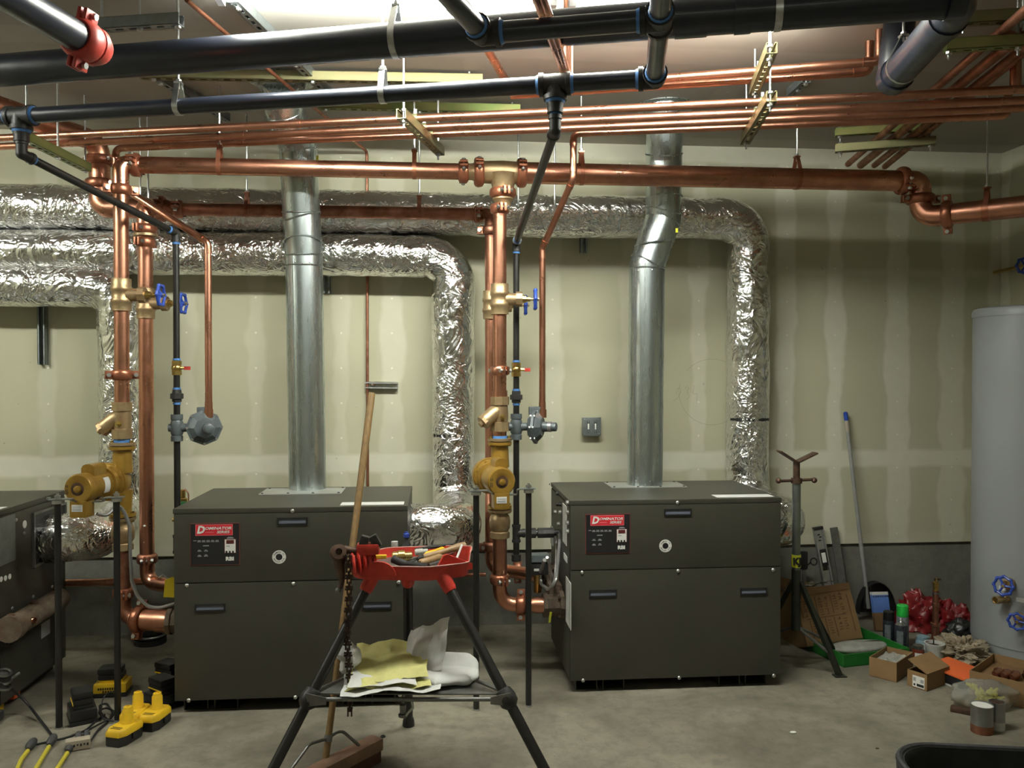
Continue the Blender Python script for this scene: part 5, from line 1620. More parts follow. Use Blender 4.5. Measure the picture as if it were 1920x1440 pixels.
# lower folding shelf
def legp(k, z_): a, b = LT[k], LF[k]; return a.lerp(b, (a.z - z_) / (a.z - b.z))
sz_ = .375
PL, PR, PB = legp('l', sz_), legp('r', sz_), legp('b', sz_ + .0)
mid = (PL + PR) / 2 + V((-.02, .03, -.012))
for a, b in ((PL, mid), (mid, PR)):
    MB().sweep([a + V((0, -.01, 0)), b + V((0, -.01, 0))], .0075, 10).build('shelf_rod', 'grey_steel', t)
for a in (PL, PR):
    MB().sweep([a + V((0, .02, .01)), PB + V((0, -.03, .01))], .0075, 10).build('shelf_rod', 'grey_steel', t)
shp = [PL + V((.03, 0, 0)), mid, PR + V((-.03, 0, 0)), PB + V((.03, -.05, 0)), PB + V((-.03, -.05, 0))]
MB().add([p + V((0, 0, .012)) for p in shp], [(0, 1, 2, 3, 4)]).build('shelf_plate', 'grey_steel', t, smooth=0, thick=.004)
for k in 'lrb':
    q = legp(k, sz_); d = (LF[k] - LT[k]).normalized()
    MB().lathe(q - d * .035, d, [(0, .0185), (.005, .027), (.03, .034), (.055, .032), (.07, .0185)], 16).build('leg_collar', 'fitting_iron', t)
    dv = (mid - q); dv.z = 0; dv.normalize()
    MB().prism([(-.0, -.016), (.06, -.012), (.06, .012), (-.01, .03)], q + V((0, -.03, 0)), dv, (0, 0, 1), .004).build('shelf_bracket', 'grey_steel', t)
MB().lathe(mid + V((0, -.005, -.02)), (0, 0, -1), [(0, .012), (.03, .010), (.032, .016), (.042, .016)], 8).build('shelf_latch', 'grey_steel', t)
MB().sweep([mid + V((.03, 0, 0)), mid + V((.035, -.01, -.03)), mid + V((.01, -.012, -.055))], .005, 8).build('shelf_latch', 'zinc', t)

# papers and bag on the shelf
def sheet(name, label, c, ux, uy, w_, h, mat, seed, amp=.012, cat='paper', curl=0.0, grp=None, thick=.0008, nu=16, nv=14):
    c, ux, uy = V(c), V(ux).normalized(), V(uy).normalized(); nz = ux.cross(uy).normalized()
    def f(u, v):
        a, b = u - .5, v - .5
        jag = .02 * noise.noise(V((u * 6, seed, v * 2)))
        return c + ux * (a * w_ + jag) + uy * (b * h + .02 * noise.noise(V((u * 3, v * 5, seed)))) + nz * (amp * noise.noise(V((u * 3 + seed, v * 3, seed * 2.1))) * 2 + amp * .5 * noise.noise(V((u * 8, v * 8, seed))) + curl * max(0, b) ** 2 * 4 + abs(amp) * .8)
    o = MB().grid(f, nu, nv).build(name, mat, loc=c, thick=thick)
    return tag(o, label, cat, grp)


sh = (PL + PR) / 2
c = at(735, 1240, d=2.96); c.z = sz_ + .026
sheet('paper_sheet', 'crumpled white paper lying lowest on the tripod shelf', c + V((.0, .03, -.004)), (1, .05, .0), (0, 1, .0), .34, .26, 'paper_white', 3, .010)
sheet('paper_sheet', 'crumpled yellow paper between the white sheets on the tripod shelf', c + V((-.01, .05, .010)), (1, .02, .02), (0, 1, .05), .30, .24, 'paper_yellow', 5, .010)
sheet('paper_sheet', 'small white sheet under the top yellow notepaper on the shelf', c + V((-.03, .03, .026)), (1, .0, .01), (0, 1, .12), .24, .20, 'paper_white', 8, .008)
sheet('paper_sheet', 'yellow lined notepaper lying on top of the tripod shelf pile', c + V((-.005, .07, .050)), (1, -.05, .07), (.0, 1, .35), .27, .22, 'paper_yellow', 11, .012)
sheet('paper_sheet', 'white paper sheet standing upright with a torn edge on the shelf', c + V((.12, .09, .085)), (1, -.15, .30), (.22, .6, 1), .16, .19, 'paper_white', 14, .014)
pw = MB()
q = at(655, 1232, d=3.0)
def wad(u, v):
    a, b = u * 2 * math.pi, v * math.pi
    d = V((math.cos(a) * math.sin(b) * .035, math.sin(a) * math.sin(b) * .03, -math.cos(b) * .055))
    return q + d * (1 + .5 * noise.noise(d * 40 + V((3, 1, 2))))
tag(pw.grid(wad, 22, 14).build('paper_wad', 'paper_white', loc=q, smooth=25), 'crumpled white paper wad behind the hanging chain', 'paper')
bgc = at(838, 1243, d=3.05); bgc.z = sz_ + .034
def bagf(u, v):
    a, b = u * 2 * math.pi, v * math.pi
    sq = lambda s_: math.copysign(abs(s_) ** .55, s_)
    d = V((sq(math.cos(a)) * math.sin(b) ** .6 * .115, sq(math.sin(a)) * math.sin(b) ** .6 * .115, -math.cos(b) * .022))
    return bgc + d * (1 + .18 * noise.noise(d * 18)) + V((0, 0, .25 * max(0, d.y)))
tag(MB().grid(bagf, 40, 16).build('plastic_bag', 'paper_white', loc=bgc), 'flat white plastic bag on the right of the tripod shelf', 'bag')

# ---- things lying in the tray
tz = TZ + .004
def tp(px, py, up=0.0): q = at(px, py, z=tz + up); return q
G = 'loose things in the red tray'
q = tp(752, 1044, .018)
o = MB().lathe(q + V((-.035, 0, 0)), (1, .1, .0), [(0, .016), (.004, .020), (.022, .020), (.024, .024), (.048, .024), (.05, .017), (.075, .017), (.078, .013)], 12).build('brass_fitting', 'brass', loc=q); tag(o, 'brass pipe fitting lying in the red tray', 'fitting')
a, b = tp(737, 1054, .022), tp(803, 1064, .018)
o = MB().sweep(fillet([a + V((0, 0, .012)), a.lerp(b, .35) + V((0, 0, -.002)), b], .06, 6), .0145, 12).build('tool_grip', 'dark_grip', loc=a); tag(o, 'black rubber tool grip across the front of the red tray', 'tool')
def screwdriver(a, b, label, mat, r=.012):
    t_ = thing('screwdriver', label, 'tool', a)
    d = (b - a).normalized(); L = (b - a).length
    MB().lathe(a, d, [(0, r * .6), (.008, r), (L * .25, r * .85), (L * .5, r * 1.05), (L * .58, r * .6), (L * .6, .004)], 12).build('handle', mat, t_)
    MB().cyl(a + d * L * .58, b, .0035, 8).build('shank', 'grey_steel', t_)
screwdriver(tp(787, 1056, .016), tp(858, 1035, .02), 'screwdriver with orange wooden handle in the red tray', 'wood_pale', .015)
screwdriver(tp(832, 1029, .03), tp(770, 1049, .02), 'yellow handled screwdriver in the red tray', 'yellow_plastic', .0105)
hm = thing('hammer', 'hammer with worn wooden handle lying across the red tray', 'tool', tp(840, 1030, .03))
a, b = tp(872, 1023, .05), tp(790, 1046, .022)
d = (b - a).normalized()
MB().sweep([a, a + d * .03, a.lerp(b, .4), b], [.016, .017, .011, .012], 12).build('handle', 'wood_pale', hm)
MB().sweep([b + V((.0, -.05, 0)), b + V((0, .0, .004)), b + V((0, .05, 0))], [.013, .012, .006], 10).build('head', 'fitting_iron', hm)
q = tp(762, 1036, 0)
bt = thing('small_bottle', 'dark small bottle with blue cap standing in the red tray', 'bottle', q)
MB().lathe(q, (0, 0, 1), [(0, .018), (.035, .018), (.045, .010), (.062, .0085)], 14).build('bottle_body', 'dark_grip', bt)
MB().lathe(q + V((0, 0, .062)), (0, 0, 1), [(0, .0125), (.014, .0125), (.018, .007), (.022, .007)], 14).build('cap', 'blue_paint', bt)
q = tp(740, 1036, 0)
bt = thing('small_jar', 'small clear jar with pale lid standing in the red tray', 'jar', q)
MB().lathe(q, (0, 0, 1), [(0, .014), (.03, .014), (.032, .012)], 14).build('jar_body', 'plastic_clear', bt)
MB().lathe(q + V((0, 0, .03)), (0, 0, 1), [(0, .0135), (.015, .0135), (.016, .004)], 14).build('lid', 'white_plastic', bt)
q = tp(714, 1046, .02)
o = MB().box(q + V((-.03, -.012, -.002)), q + V((.022, .006, .012)), bev=.003).build('folding_ruler', 'yellow_plastic', loc=q); tag(o, 'yellow folding ruler end by the vise jaws', 'tool')
a, b = tp(856, 1048, .02), tp(866, 1022, .06)
o = MB().sweep([a, b], .0045, 6).build('carpenter_pencil', 'paper_white', loc=a); tag(o, 'white carpenter pencil leaning on the red tray rim', 'pencil')
q = tp(778, 1036, .02)
o = MB().lathe(q, (1, .2, .05), [(0, .010), (.005, .013), (.03, .013), (.032, .010), (.05, .010)], 12).build('tape_roll', 'white_plastic', loc=q); tag(o, 'white marker pen lying in the red tray', 'pen')
a, b = tp(778, 1030, .03), tp(850, 1020, .045)
o = MB().sweep([a, a.lerp(b, .5), b], [.004, .008, .003], 6).build('flat_file', 'fitting_iron', loc=a); tag(o, 'dark flat file at the back of the red tray', 'tool')
for i, (p, q_) in enumerate((((770, 1054), (800, 1040)), ((775, 1057), (812, 1043)), ((800, 1060), (850, 1046)))):
    a, b = tp(*p, .012), tp(*q_, .016)
    o = MB().sweep([a, b], [.004, .006], 6).build('steel_pin', 'grey_steel', loc=a); tag(o, ('thin steel rod under the hammer handle in the tray', 'steel rod beside the orange screwdriver handle in the tray', 'steel rod at the right of the red tray')[i], 'tool')

# ================================================================ PUSH BROOM
bt = at(610, 1428, z=.075); tp_ = at(697, 738, d=3.60)
bm_ = thing('push_broom', 'push broom with long wooden handle leaning behind the vise', 'broom', (bt.x, bt.y, 0))
MB().sweep([bt, bt.lerp(tp_, .25), bt.lerp(tp_, .9), tp_], [.0125, .0125, .0155, .0155], 14).build('handle', 'wood', bm_)
he = at(708, 1397, z=.055)
hq = at(606, 1450, z=.055); hd = (V((hq.x, hq.y, 0)) - V((he.x, he.y, 0))).normalized()
sdv = V((-hd.y, hd.x, 0))
mt = Matrix((hd, sdv, (0, 0, 1))).transposed().to_4x4(); mt.translation = he
MB().box((0, -.032, -.012), (.60, .032, .035), mt, bev=.008).build('head_block', 'broom_wood', bm_)
MB().box((.01, -.028, -.055), (.59, .028, -.012), mt).build('bristles', 'bristle', bm_)
hc = at(620, 1388, d=(bt - CAM).dot(FWD) + .03); hc = bt.lerp(tp_, (at(618, 1385, d=3.09).z - bt.z) / (tp_.z - bt.z))
for e in (.10, .48):
    q = mt @ V((e, 0, .035))
    MB().sweep(fillet([hc, hc + (q - hc) * .4 + V((0, 0, .045)), q], .04, 5), .006, 8).build('brace', 'grey_steel', bm_)
MB().lathe(hc, tp_ - bt, [(-.012, .0125), (-.012, .0155), (.012, .0155), (.012, .0125)], 12).build('brace_clamp', 'grey_steel', bm_)
# ================================================================ PIPE STAND AND WALL CORNER
dS = 4.18
t = thing('pipe_jack_stand', 'steel pipe jack stand with V head beside the right boiler', 'stand', at(1493, 1185, d=dS))
ps = lambda px, py: at(px, py, d=dS)
c0 = ps(1493, 1000); xs_, ys_ = c0.x, c0.y
zt_, zc_, zb_ = ps(1492, 866).z, ps(1492, 902).z, ps(1492, 1182).z
MB().cyl((xs_, ys_, zb_), (xs_, ys_, zc_), .0205, 16).build('outer_tube', 'stand_tube', t)
MB().cyl((xs_, ys_, ps(1493, 1182).z), (xs_, ys_, ps(1493, 1068).z), .0225, 16).build('lower_sleeve', 'green_steel', t)
MB().cyl((xs_, ys_, zc_), (xs_, ys_, zt_), .0165, 14).build('screw_tube', 'rust_steel', t)
MB().lathe((xs_, ys_, zc_ - .01), (0, 0, 1), [(0, .0205), (0, .027), (.025, .027), (.025, .0165)], 14).build('screw_collar', 'rust_steel', t)
MB().cyl((xs_ - .095, ys_ - .005, zc_ + .002), (xs_ + .09, ys_ - .005, zc_ + .008), .0075, 10).build('turn_bar', 'rust_steel', t)
for s_ in (-.095, .09): MB().ball((xs_ + s_, ys_ - .005, zc_ + .004), .0145, 12).build('bar_knob', 'rust_steel', t)
for s_ in (-1, 1):
    mt = Matrix.Translation((xs_ + s_ * .004, ys_, zt_)) @ Matrix.Rotation(-s_ * R(32 if s_ < 0 else 25), 4, 'Y')
    MB().box((0 if s_ > 0 else -.105, -.03, -.003), (.105 if s_ > 0 else 0, .03, .005), mt, bev=.002).build('v_head_plate', 'rust_steel', t)
MB().lathe((xs_, ys_, ps(1493, 1050).z - .035), (0, 0, 1), [(0, .0228), (0, .0232), (.062, .0232), (.062, .0228)], 18).build('yellow_band', 'yellow_tape', t)
textm('KJ', t, V((xs_ - .006, ys_ - .0238, ps(1493, 1050).z - .004)), (1, 0, 0), (0, 0, 1), .034, 'print_black', bold=.06)
feet = [at(1574, 1268, z=0.0), at(1425, 1210, z=0.0), V((xs_ + .30, ys_ + .16, 0))]
feet[1].x = xs_ - .10; feet[1].y = ys_ - .33
feet[1] = V((xs_ - .09, ys_ + .30, 0))
for i, f in enumerate(feet):
    tp0 = V((xs_, ys_, ps(1493, 1090).z)); d = (f - tp0)
    x, y, z = frame(d)
    MB().sweep([tp0 + V((d.x, d.y, 0)).normalized() * .02, f + V((0, 0, .004))], .0165, 4).build('leg', 'green_steel', t, smooth=0)
    MB().box(f + V((-.03, -.022, 0)), f + V((.03, .022, .006)), bev=.002).build('foot', 'green_steel', t)
    q = V((xs_, ys_, zb_ + .02)); m_ = tp0.lerp(f, .75)
    MB().sweep([q, m_], .008, 6).build('brace', 'grey_steel', t)

# level, square and pole leaning on the wall
def lean(px0, py0, px1, py1, ybot, ytop): return at(px0, py0, y=ytop), at(px1, py1, y=ybot)
a, b = lean(1533, 990, 1562, 1145, 4.86, 4.905)
lv = thing('spirit_level', 'aluminium spirit level leaning on the wall beside the pole stand', 'level', b)
ax = (a - b).normalized(); L = (a - b).length; b2 = a - ax * .66; 
sx = V((1, 0, 0)); sx = (sx - ax * sx.dot(ax)).normalized(); sy = ax.cross(sx)
mt = Matrix((sx, sy, ax)).transposed().to_4x4(); mt.translation = b2
for lo, hi in (((-.03, -.012, 0), (-.02, .012, .66)), ((.02, -.012, 0), (.03, .012, .66)), ((-.022, -.004, 0), (.022, .004, .40)), ((-.022, -.004, .52), (.022, .004, .66))):
    MB().box(lo, hi, mt).build('rail', 'aluminium', lv, smooth=0)
MB().box((-.024, -.012, .43), (.024, .010, .53), mt, bev=.003).build('vial_frame', 'black_plastic', lv)
MB().box((-.013, -.0135, .45), (.013, -.010, .51), mt, bev=.002).build('vial', 'print_white', lv)
MB().box((-.03, -.013, .648), (.03, .013, .668), mt, bev=.002).build('end_cap', 'black_plastic', lv)
for s_, z_ in ((-1, .585), (1, .605), (-1, .62)): MB().box((s_ * .004 - .006, -.0065, z_ - .004), (s_ * .004 + .008, -.004, z_ + .003), mt).build('print_mark', 'print_black', lv, smooth=0)
a, b = lean(1563, 989, 1582, 1110, 4.87, 4.91)
ax = (a - b).normalized(); b2 = a - ax * .62; sx = V((1, 0, 0)); sx = (sx - ax * sx.dot(ax)).normalized(); sy = ax.cross(sx)
mt = Matrix((sx, sy, ax)).transposed().to_4x4(); mt.translation = b2
tag(MB().box((-.024, -.003, 0), (.024, .003, .62), mt).build('steel_straightedge', 'grey_steel', loc=b2, smooth=0), 'worn flat steel straightedge leaning right of the spirit level', 'tool')
a, b = at(1585, 772, y=4.90), at(1627, 1128, y=4.80)
dp = thing('long_dustpan', 'long handled dustpan with blue tipped grey pole leaning on the wall', 'dustpan', (b.x, b.y, 0))
d = (b - a).normalized()
MB().sweep([a + d * .05, b + d * .04], .0115, 12).build('pole', 'broom_pole', dp)
MB().lathe(a, d, [(0, .006), (.006, .013), (.045, .013), (.055, .0115)], 12).build('pole_tip', 'blue_paint', dp)
MB().lathe(a + d * .055, d, [(0, .0135), (.07, .0135)], 12).build('pole_sticker', 'cord_beige', dp)
for s_ in (-1, 1): MB().sweep([b + V((s_ * .018, 0, .09)), b + V((s_ * .02, 0, -.04))], .005, 8).build('yoke', 'black_plastic', dp)
pc = at(1652, 1165, y=4.80)
def panf(u, v):
    a_ = math.pi * u; r_ = .13
    return V((pc.x - .02 + math.cos(a_) * r_ * .9, pc.y - .05 * v + .05, .05 + math.sin(a_) * .19 * 1.0 + v * .0))
MB().grid(panf, 16, 3).build('pan_rim', 'black_plastic', dp, thick=.004)
MB().prism([(math.cos(math.pi * i / 16) * .117, math.sin(math.pi * i / 16) * .19) for i in range(17)], (pc.x - .02, pc.y + .05, .05), (1, 0, 0), (0, 0, 1), .004).build('pan_back', 'black_plastic', dp)
q = at(1508, 1052, y=4.80)
o = thing('upright_tool', 'black handled tool standing behind the pipe stand post', 'tool', (q.x, q.y, 0))
MB().box(q + V((-.03, -.01, -.05)), q + V((.02, .01, .06)), bev=.012).build('handle', 'black_plastic', o)
MB().box(V((q.x - .012, q.y - .003, 0)), V((q.x + .012, q.y + .003, q.z - .04)), bev=.001).build('blade', 'grey_steel', o)
q2 = at(1526, 1053, y=4.78)
MB().torus(q2, (0, -1, .2), .02, .004, 18, 6).build('hanging_loop', 'black_plastic', o)
MB().sweep([q + V((.015, 0, -.03)), q2 + V((-.02, 0, -.004))], .0035, 6).build('loop_cord', 'black_plastic', o)

# ================================================================ BOXES AND TRAY
def obox(parent, o_, ux, uy, lx_, ly, h, th=.004, mat='cardboard', lid=False, names=True):
    """open box from corner o_, sides along ux, uy"""
    o_, ux, uy = V(o_), V(ux), V(uy); uz = ux.cross(uy).normalized()
    if uz.z < 0: uz = -uz
    mt = Matrix((ux, uy, uz)).transposed().to_4x4(); mt.translation = o_
    for nm, lo, hi in (('box_bottom', (0, 0, 0), (lx_, ly, th)), ('box_side', (0, 0, 0), (lx_, th, h)), ('box_side', (0, ly - th, 0), (lx_, ly, h)), ('box_side', (0, th, 0), (th, ly - th, h)), ('box_side', (lx_ - th, th, 0), (lx_, ly - th, h))):
        MB().box(lo, hi, mt).build(nm, mat, parent, smooth=0)
    return mt


# green tray
g0, g1 = at(1582, 1252, z=0.0), at(1690, 1240, z=0.0)
ux = (g1 - g0).normalized(); uy = V((-ux.y, ux.x, 0))
gt = thing('green_tray', 'green plastic tray on the floor under the leaning cardboard box', 'tray', g0)
mt = obox(gt, g0, ux, uy, .40, .50, .065, .006, 'green_plastic')
# leaning printed box inside the tray
c = g0 + ux * -.02 + uy * .24 + V((0, 0, .012))
cbx = thing('cardboard_box', 'large printed cardboard box leaning inside the green tray', 'box', c)
bux = V((.985, .17, .06)).normalized(); bup = V((-.20, .32, .93)); bup = (bup - bux * bup.dot(bux)).normalized(); bdp = bup.cross(bux)
if bdp.y < 0: bdp = -bdp
bw, bh, bdp_l = .345, .30, .24
o_ = c + V((-.02, 0, .02))
mtb = Matrix((bux, bdp, bup)).transposed().to_4x4(); mtb.translation = o_
th = .005
for nm, lo, hi, mt_ in (('box_side', (0, 0, 0), (bw, th, bh), 'cardboard'), ('box_side', (0, bdp_l - th, 0), (bw, bdp_l, bh), 'cardboard'), ('box_side', (0, th, 0), (th, bdp_l - th, bh), 'cardboard'), ('box_side', (bw - th, th, 0), (bw, bdp_l - th, bh), 'cardboard'), ('box_bottom', (0, 0, 0), (bw, bdp_l, th), 'cardboard')):
    MB().box(lo, hi, mtb).build(nm, mt_, cbx, smooth=0)
MB().box((0.0, -.006, bh - .035), (bw, -.0005, bh), mtb).build('box_tape', 'cardboard_dark', cbx, smooth=0)
fl = mtb @ V((0.02, bdp_l, bh)); mtf = Matrix((bux, (bup * .96 + bdp * .3).normalized(), (bup * .3 - bdp * .96).normalized())).transposed().to_4x4(); mtf.translation = fl
MB().prism([(0, 0), (bw - .06, 0), (bw - .08, .03), (bw - .2, .07), (.02, .12)], fl, bux, (bup * .96 + bdp * .3).normalized(), .004).build('box_flap', 'cardboard_dark', cbx, smooth=0)
# printed lines and character blocks on the face
def fp(u0, v0, u1, v1, nm='print_mark', mat='cardboard_print'):
    MB().box((u0 * bw, -.0014, v0 * bh), (u1 * bw, -.0002, v1 * bh), mtb).build(nm, mat, cbx, smooth=0)
fp(.10, .455, .80, .468)
for u in (.04, .32, .60): fp(u, .50, u + .012, .84)
for u in (.14, .42, .58): fp(u, .10, u + .012, .44)
fp(.90, .14, .913, .80)
rnd = random.Random(4)
for u0, v0 in ((.08, .5), (.20, .5), (.36, .5), (.47, .5), (.63, .52), (.74, .54), (.18, .14), (.29, .13), (.46, .12), (.63, .16), (.74, .2)):
    for k in range(7):
        v = v0 + .045 * k
        if rnd.random() < .85: fp(u0 + rnd.random() * .015, v, u0 + .05 + rnd.random() * .035, v + .012)
        if rnd.random() < .6: fp(u0 + .03 + rnd.random() * .03, v, u0 + .038 + rnd.random() * .03, v + .04)
pq = mtb @ V((.10, .09, bh + .004))
o = MB().grid(lambda u, v: pq + bux * (.17 * (u - .5)) + bdp * (.15 * (v - .5)) + bup * (.012 * noise.noise(V((u * 4, v * 4, 2))) + .012), 10, 8).build('paper_sheet', 'paper_white', loc=pq, thick=.001); tag(o, 'white paper lying on top of the large leaning cardboard box', 'paper')
pq2 = mtb @ V((.20, .07, bh + .004))
o = MB().grid(lambda u, v: pq2 + bux * (.14 * (u - .5)) + bdp * (.10 * (v - .5)) + bup * (.02 * noise.noise(V((u * 5, v * 4, 7))) + .018), 10, 8).build('plastic_wrap', 'bag_clear', loc=pq2, thick=.001); tag(o, 'crumpled clear wrap beside the paper on the leaning box', 'wrap')
# clear clamshell in the tray
q = g0 + ux * .17 + uy * .10 + V((0, 0, .062))
def shellf(u, v):
    a_, b_ = u * 2 * math.pi, v * math.pi
    return q + ux * (math.cos(a_) * math.sin(b_) ** .5 * .165) + uy * (math.sin(a_) * math.sin(b_) ** .5 * .075) + V((0, 0, -math.cos(b_) * .024 * (1 + .4 * noise.noise(V((u * 9, v * 3, 1))))))
tag(MB().grid(shellf, 36, 12).build('plastic_clamshell', 'plastic_clear', loc=q), 'clear plastic clamshell pack lying in the green tray', 'pack')


def corner_box(label, pl, pf, pr, h, mat='cardboard'):
    """open box from three floor pixels: left, front and right corners"""
    a, b, c_ = at(*pl, z=0.0), at(*pf, z=0.0), at(*pr, z=0.0)
    u1, u2 = (a - b), (c_ - b); l1, l2 = u1.length, u2.length
    u2n = u2.normalized(); u1p = (u1 - u2n * u1.dot(u2n)); u1n = u1p.normalized(); l1 = u1p.length
    tt = thing('cardboard_box', label, 'box', b)
    return tt, obox(tt, b, u2n, u1n, l2, l1, h, .004, mat), l2, l1


bA, mA, wA, dA_ = corner_box('open small cardboard box with clear wrap inside, left of the labelled box', (1636, 1263), (1681, 1280), (1712, 1258), .095)
q = mA @ V((wA / 2, dA_ / 2, .075))
o = MB().grid(lambda u, v: mA @ V((wA * (.06 + .88 * u), dA_ * (.06 + .88 * v), .072 + .02 * noise.noise(V((u * 5, v * 5, 3))))), 12, 12).build('plastic_wrap', 'plastic_clear', loc=q, thick=.001); tag(o, 'crumpled clear plastic inside the open small cardboard box', 'wrap')
bB, mB, wB, dB_ = corner_box('small cardboard box with white shipping label and lifted lid', (1698, 1286), (1738, 1297), (1780, 1281), .078)
# lid half open
MB().add([mB @ V(p) for p in ((0, 0, .080), (wB, 0, .080), (wB, dB_ * .98, .125), (0, dB_ * .98, .125))], [(0, 1, 2, 3)]).build('box_lid', 'cardboard', bB, smooth=0, thick=.004)
MB().box((-.0016, dB_ * .12, .006), (-.0004, dB_ * .72, .060), mB).build('shipping_label', 'print_white', bB, smooth=0)
for z0, z1, y0, y1 in ((.012, .024, .15, .50), (.032, .048, .16, .32), (.034, .052, .55, .68), (.012, .022, .58, .66)):
    MB().box((-.0024, dB_ * y0, z0), (-.0015, dB_ * y1, z1), mB).build('label_print', 'print_grey' if z0 > .02 else 'print_black', bB, smooth=0)
bC, mC, wC, dC_ = corner_box('open cardboard box with copper fittings at the right edge', (1842, 1284), (1955, 1338), (1994, 1300), .115)
for i in range(6):
    q = mC @ V((wC * (.3 + .4 * random.random()), dC_ * (.15 + .12 * i), .085 + .01 * random.random()))
    o = MB().sweep(fillet([q, q + V((.04, .01, .01)), q + V((.045, .05, 0))], .03, 5), .017, 10).build('copper_elbow', 'copper_dull', loc=q)
    tag(o, 'dull copper elbow fitting in the right edge cardboard box', 'fitting', 'copper elbows in the right edge box')
MB().box((0.008, .008, .06), (wC - .008, dC_ - .008, .075), mC).build('box_filler', 'cardboard_dark', bC, smooth=0)

# orange folder and papers
q = at(1808, 1285, z=0.0)
for i, (dz, mt_, lab, w2, h2, an) in enumerate(((.0, 'paper_white', 'loose white papers under the dark folder on the floor', .19, .24, .5), (.012, 'black_plastic', 'black folder under the orange one on the floor', .19, .22, .42), (.055, 'paper_orange', 'bright orange folder lying beside the crumpled rag', .20, .21, .5))):
    m_ = Matrix.Translation(q + V((.0, .05, dz))) @ Matrix.Rotation(an, 4, 'Z') @ Matrix.Rotation(R(5 if i == 2 else 2), 4, 'X')
    th_ = (.008, .040, .010)[i]
    tag(MB().box((-w2 / 2, -h2 / 2, 0), (w2 / 2, h2 / 2, th_), m_, bev=.002).build(('paper_stack', 'folder', 'folder')[i], mt_, loc=q), lab, ('paper', 'folder', 'folder')[i])


# ================================================================ CANS, JARS, BAGS
def spray(label, px, py, h, r, body, cap, capmat, nozzle=False):
    q = at(px, py, z=0.0)
    t = thing('spray_can', label, 'can', q)
    MB().lathe(q, (0, 0, 1), [(0, r * .95), (.004, r), (h * .72, r), (h * .76, r * .9)], 18).build('can_body', body, t)
    if nozzle:
        MB().lathe(q + V((0, 0, h * .76)), (0, 0, 1), [(0, r * .92), (.012, r * .5), (.016, r * .35), (.02, r * .3)], 16).build('valve_cup', 'tin', t)
        MB().lathe(q + V((0, 0, h * .76 + .018)), (0, 0, 1), [(0, .006), (.016, .006), (.018, .003)], 10).build('nozzle', 'white_plastic', t)
    else:
        MB().lathe(q + V((0, 0, h * .74)), (0, 0, 1), [(0, r * .97), (.002, r * .99), (h * .24, r * .94), (h * .26, r * .8)], 18).build('cap', capmat, t)
    MB().grid(lambda u, v: q + V((math.cos(R(200 + 60 * u)) * (r + .0006), math.sin(R(200 + 60 * u)) * (r + .0006), h * (.12 + .5 * v))), 8, 1).build('label_strip', 'tin_label', t)
    return t


spray('black spray can with black cap beside the leaning box', 1666, 1208, .185, .030, 'can_black', 1, 'black_plastic')
spray('tall spray can with bright green cap', 1692, 1214, .235, .032, 'tin_label', 1, 'green_cap')
spray('black spray can without cap in front of the green one', 1689, 1224, .20, .032, 'can_black', 0, '', True)
def jar(label, px, py, r, h, body, lid, name='glass_jar', cat='jar'):
    q = at(px, py, z=0.0); t = thing(name, label, cat, q)
    MB().lathe(q, (0, 0, 1), [(0, r * .9), (.004, r), (h * .7, r), (h * .8, r * .85)], 20).build('jar_body', body, t)
    MB().lathe(q + V((0, 0, h * .8)), (0, 0, 1), [(0, r * .9), (h * .2, r * .88), (h * .21, r * .6)], 20).build('lid', lid, t)
    MB().grid(lambda u, v: q + V((math.cos(R(205 + 70 * u)) * (r + .0008), math.sin(R(205 + 70 * u)) * (r + .0008), h * (.15 + .45 * v))), 8, 1).build('label_strip', 'white_label', t)
jar('red brown jar with pale label beside the white tub', 1722, 1240, .030, .085, 'glass_amber', 'tin')
jar('bluish jar behind the red brown jar', 1730, 1222, .036, .085, 'jar_blue', 'jar_blue')
q = at(1752, 1238, z=0.0)
tt = thing('white_tub', 'white plastic tub with brown grease inside', 'tub', q)
MB().lathe(q, (0, 0, 1), [(0, .040), (.075, .046), (.085, .050), (.092, .050), (.092, .043), (.07, .041)], 24, caps=False).build('tub_body', 'white_plastic', tt)
MB().lathe(q + V((0, 0, .068)), (0, 0, 1), [(0, .041), (.008, .041), (.011, .001)], 20).build('grease', 'rust_steel', tt)
MB().lathe(q + V((0, 0, .001)), (0, 0, 1), [(0, .039), (.002, .001)], 16).build('tub_base', 'white_plastic', tt)
MB().sweep([q + V((-.005, 0, .075)), q + V((-.004, .002, .11))], .0035, 6).build('dauber_stem', 'black_plastic', tt)

def can(label, px, py, r, h, lower, lid, ribs=True):
    q = at(px, py, z=0.0); t = thing('metal_can', label, 'can', q)
    pr = [(0, r * .98), (.003, r)]
    for f in (.35, .40, .45, .5, .55): pr.append((h * f, r * (1.0 if int(f * 20) % 2 else .965) if ribs else r))
    pr += [(h * .97, r), (h, r * 1.03), (h * 1.0, r * .95), (h * .96, r * .93)]
    MB().lathe(q, (0, 0, 1), pr, 28).build('can_body', 'tin', t)
    MB().lathe(q + V((0, 0, h * .955)), (0, 0, 1), [(0, r * .94), (.002, r * .94), (.003, .001)], 24).build('lid', lid, t)
    MB().lathe(q, (0, 0, 1), [(0, r * 1.004), (h * .3, r * 1.004)], 28, caps=False).build('label_band', lower, t)
can('round steel can with white contents on the floor at lower right', 1841, 1372, .043, .115, 'copper_dull', 'print_white')
can('small labelled can standing behind the round steel can', 1869, 1366, .031, .115, 'white_label', 'rust_steel', False)
q = at(1838, 1345, z=0.0)
tag(MB().torus(q + V((0, 0, .05)), (0, 0.1, 1), .028, .007, 22, 8).build('flux_tin_ring', 'copper_dull', loc=q), 'brown ring resting behind the round steel can', 'ring')
q = at(1806, 1337, z=0.0)
tt = thing('paint_brush', 'dark dirty brush lying left of the round steel can', 'brush', q)
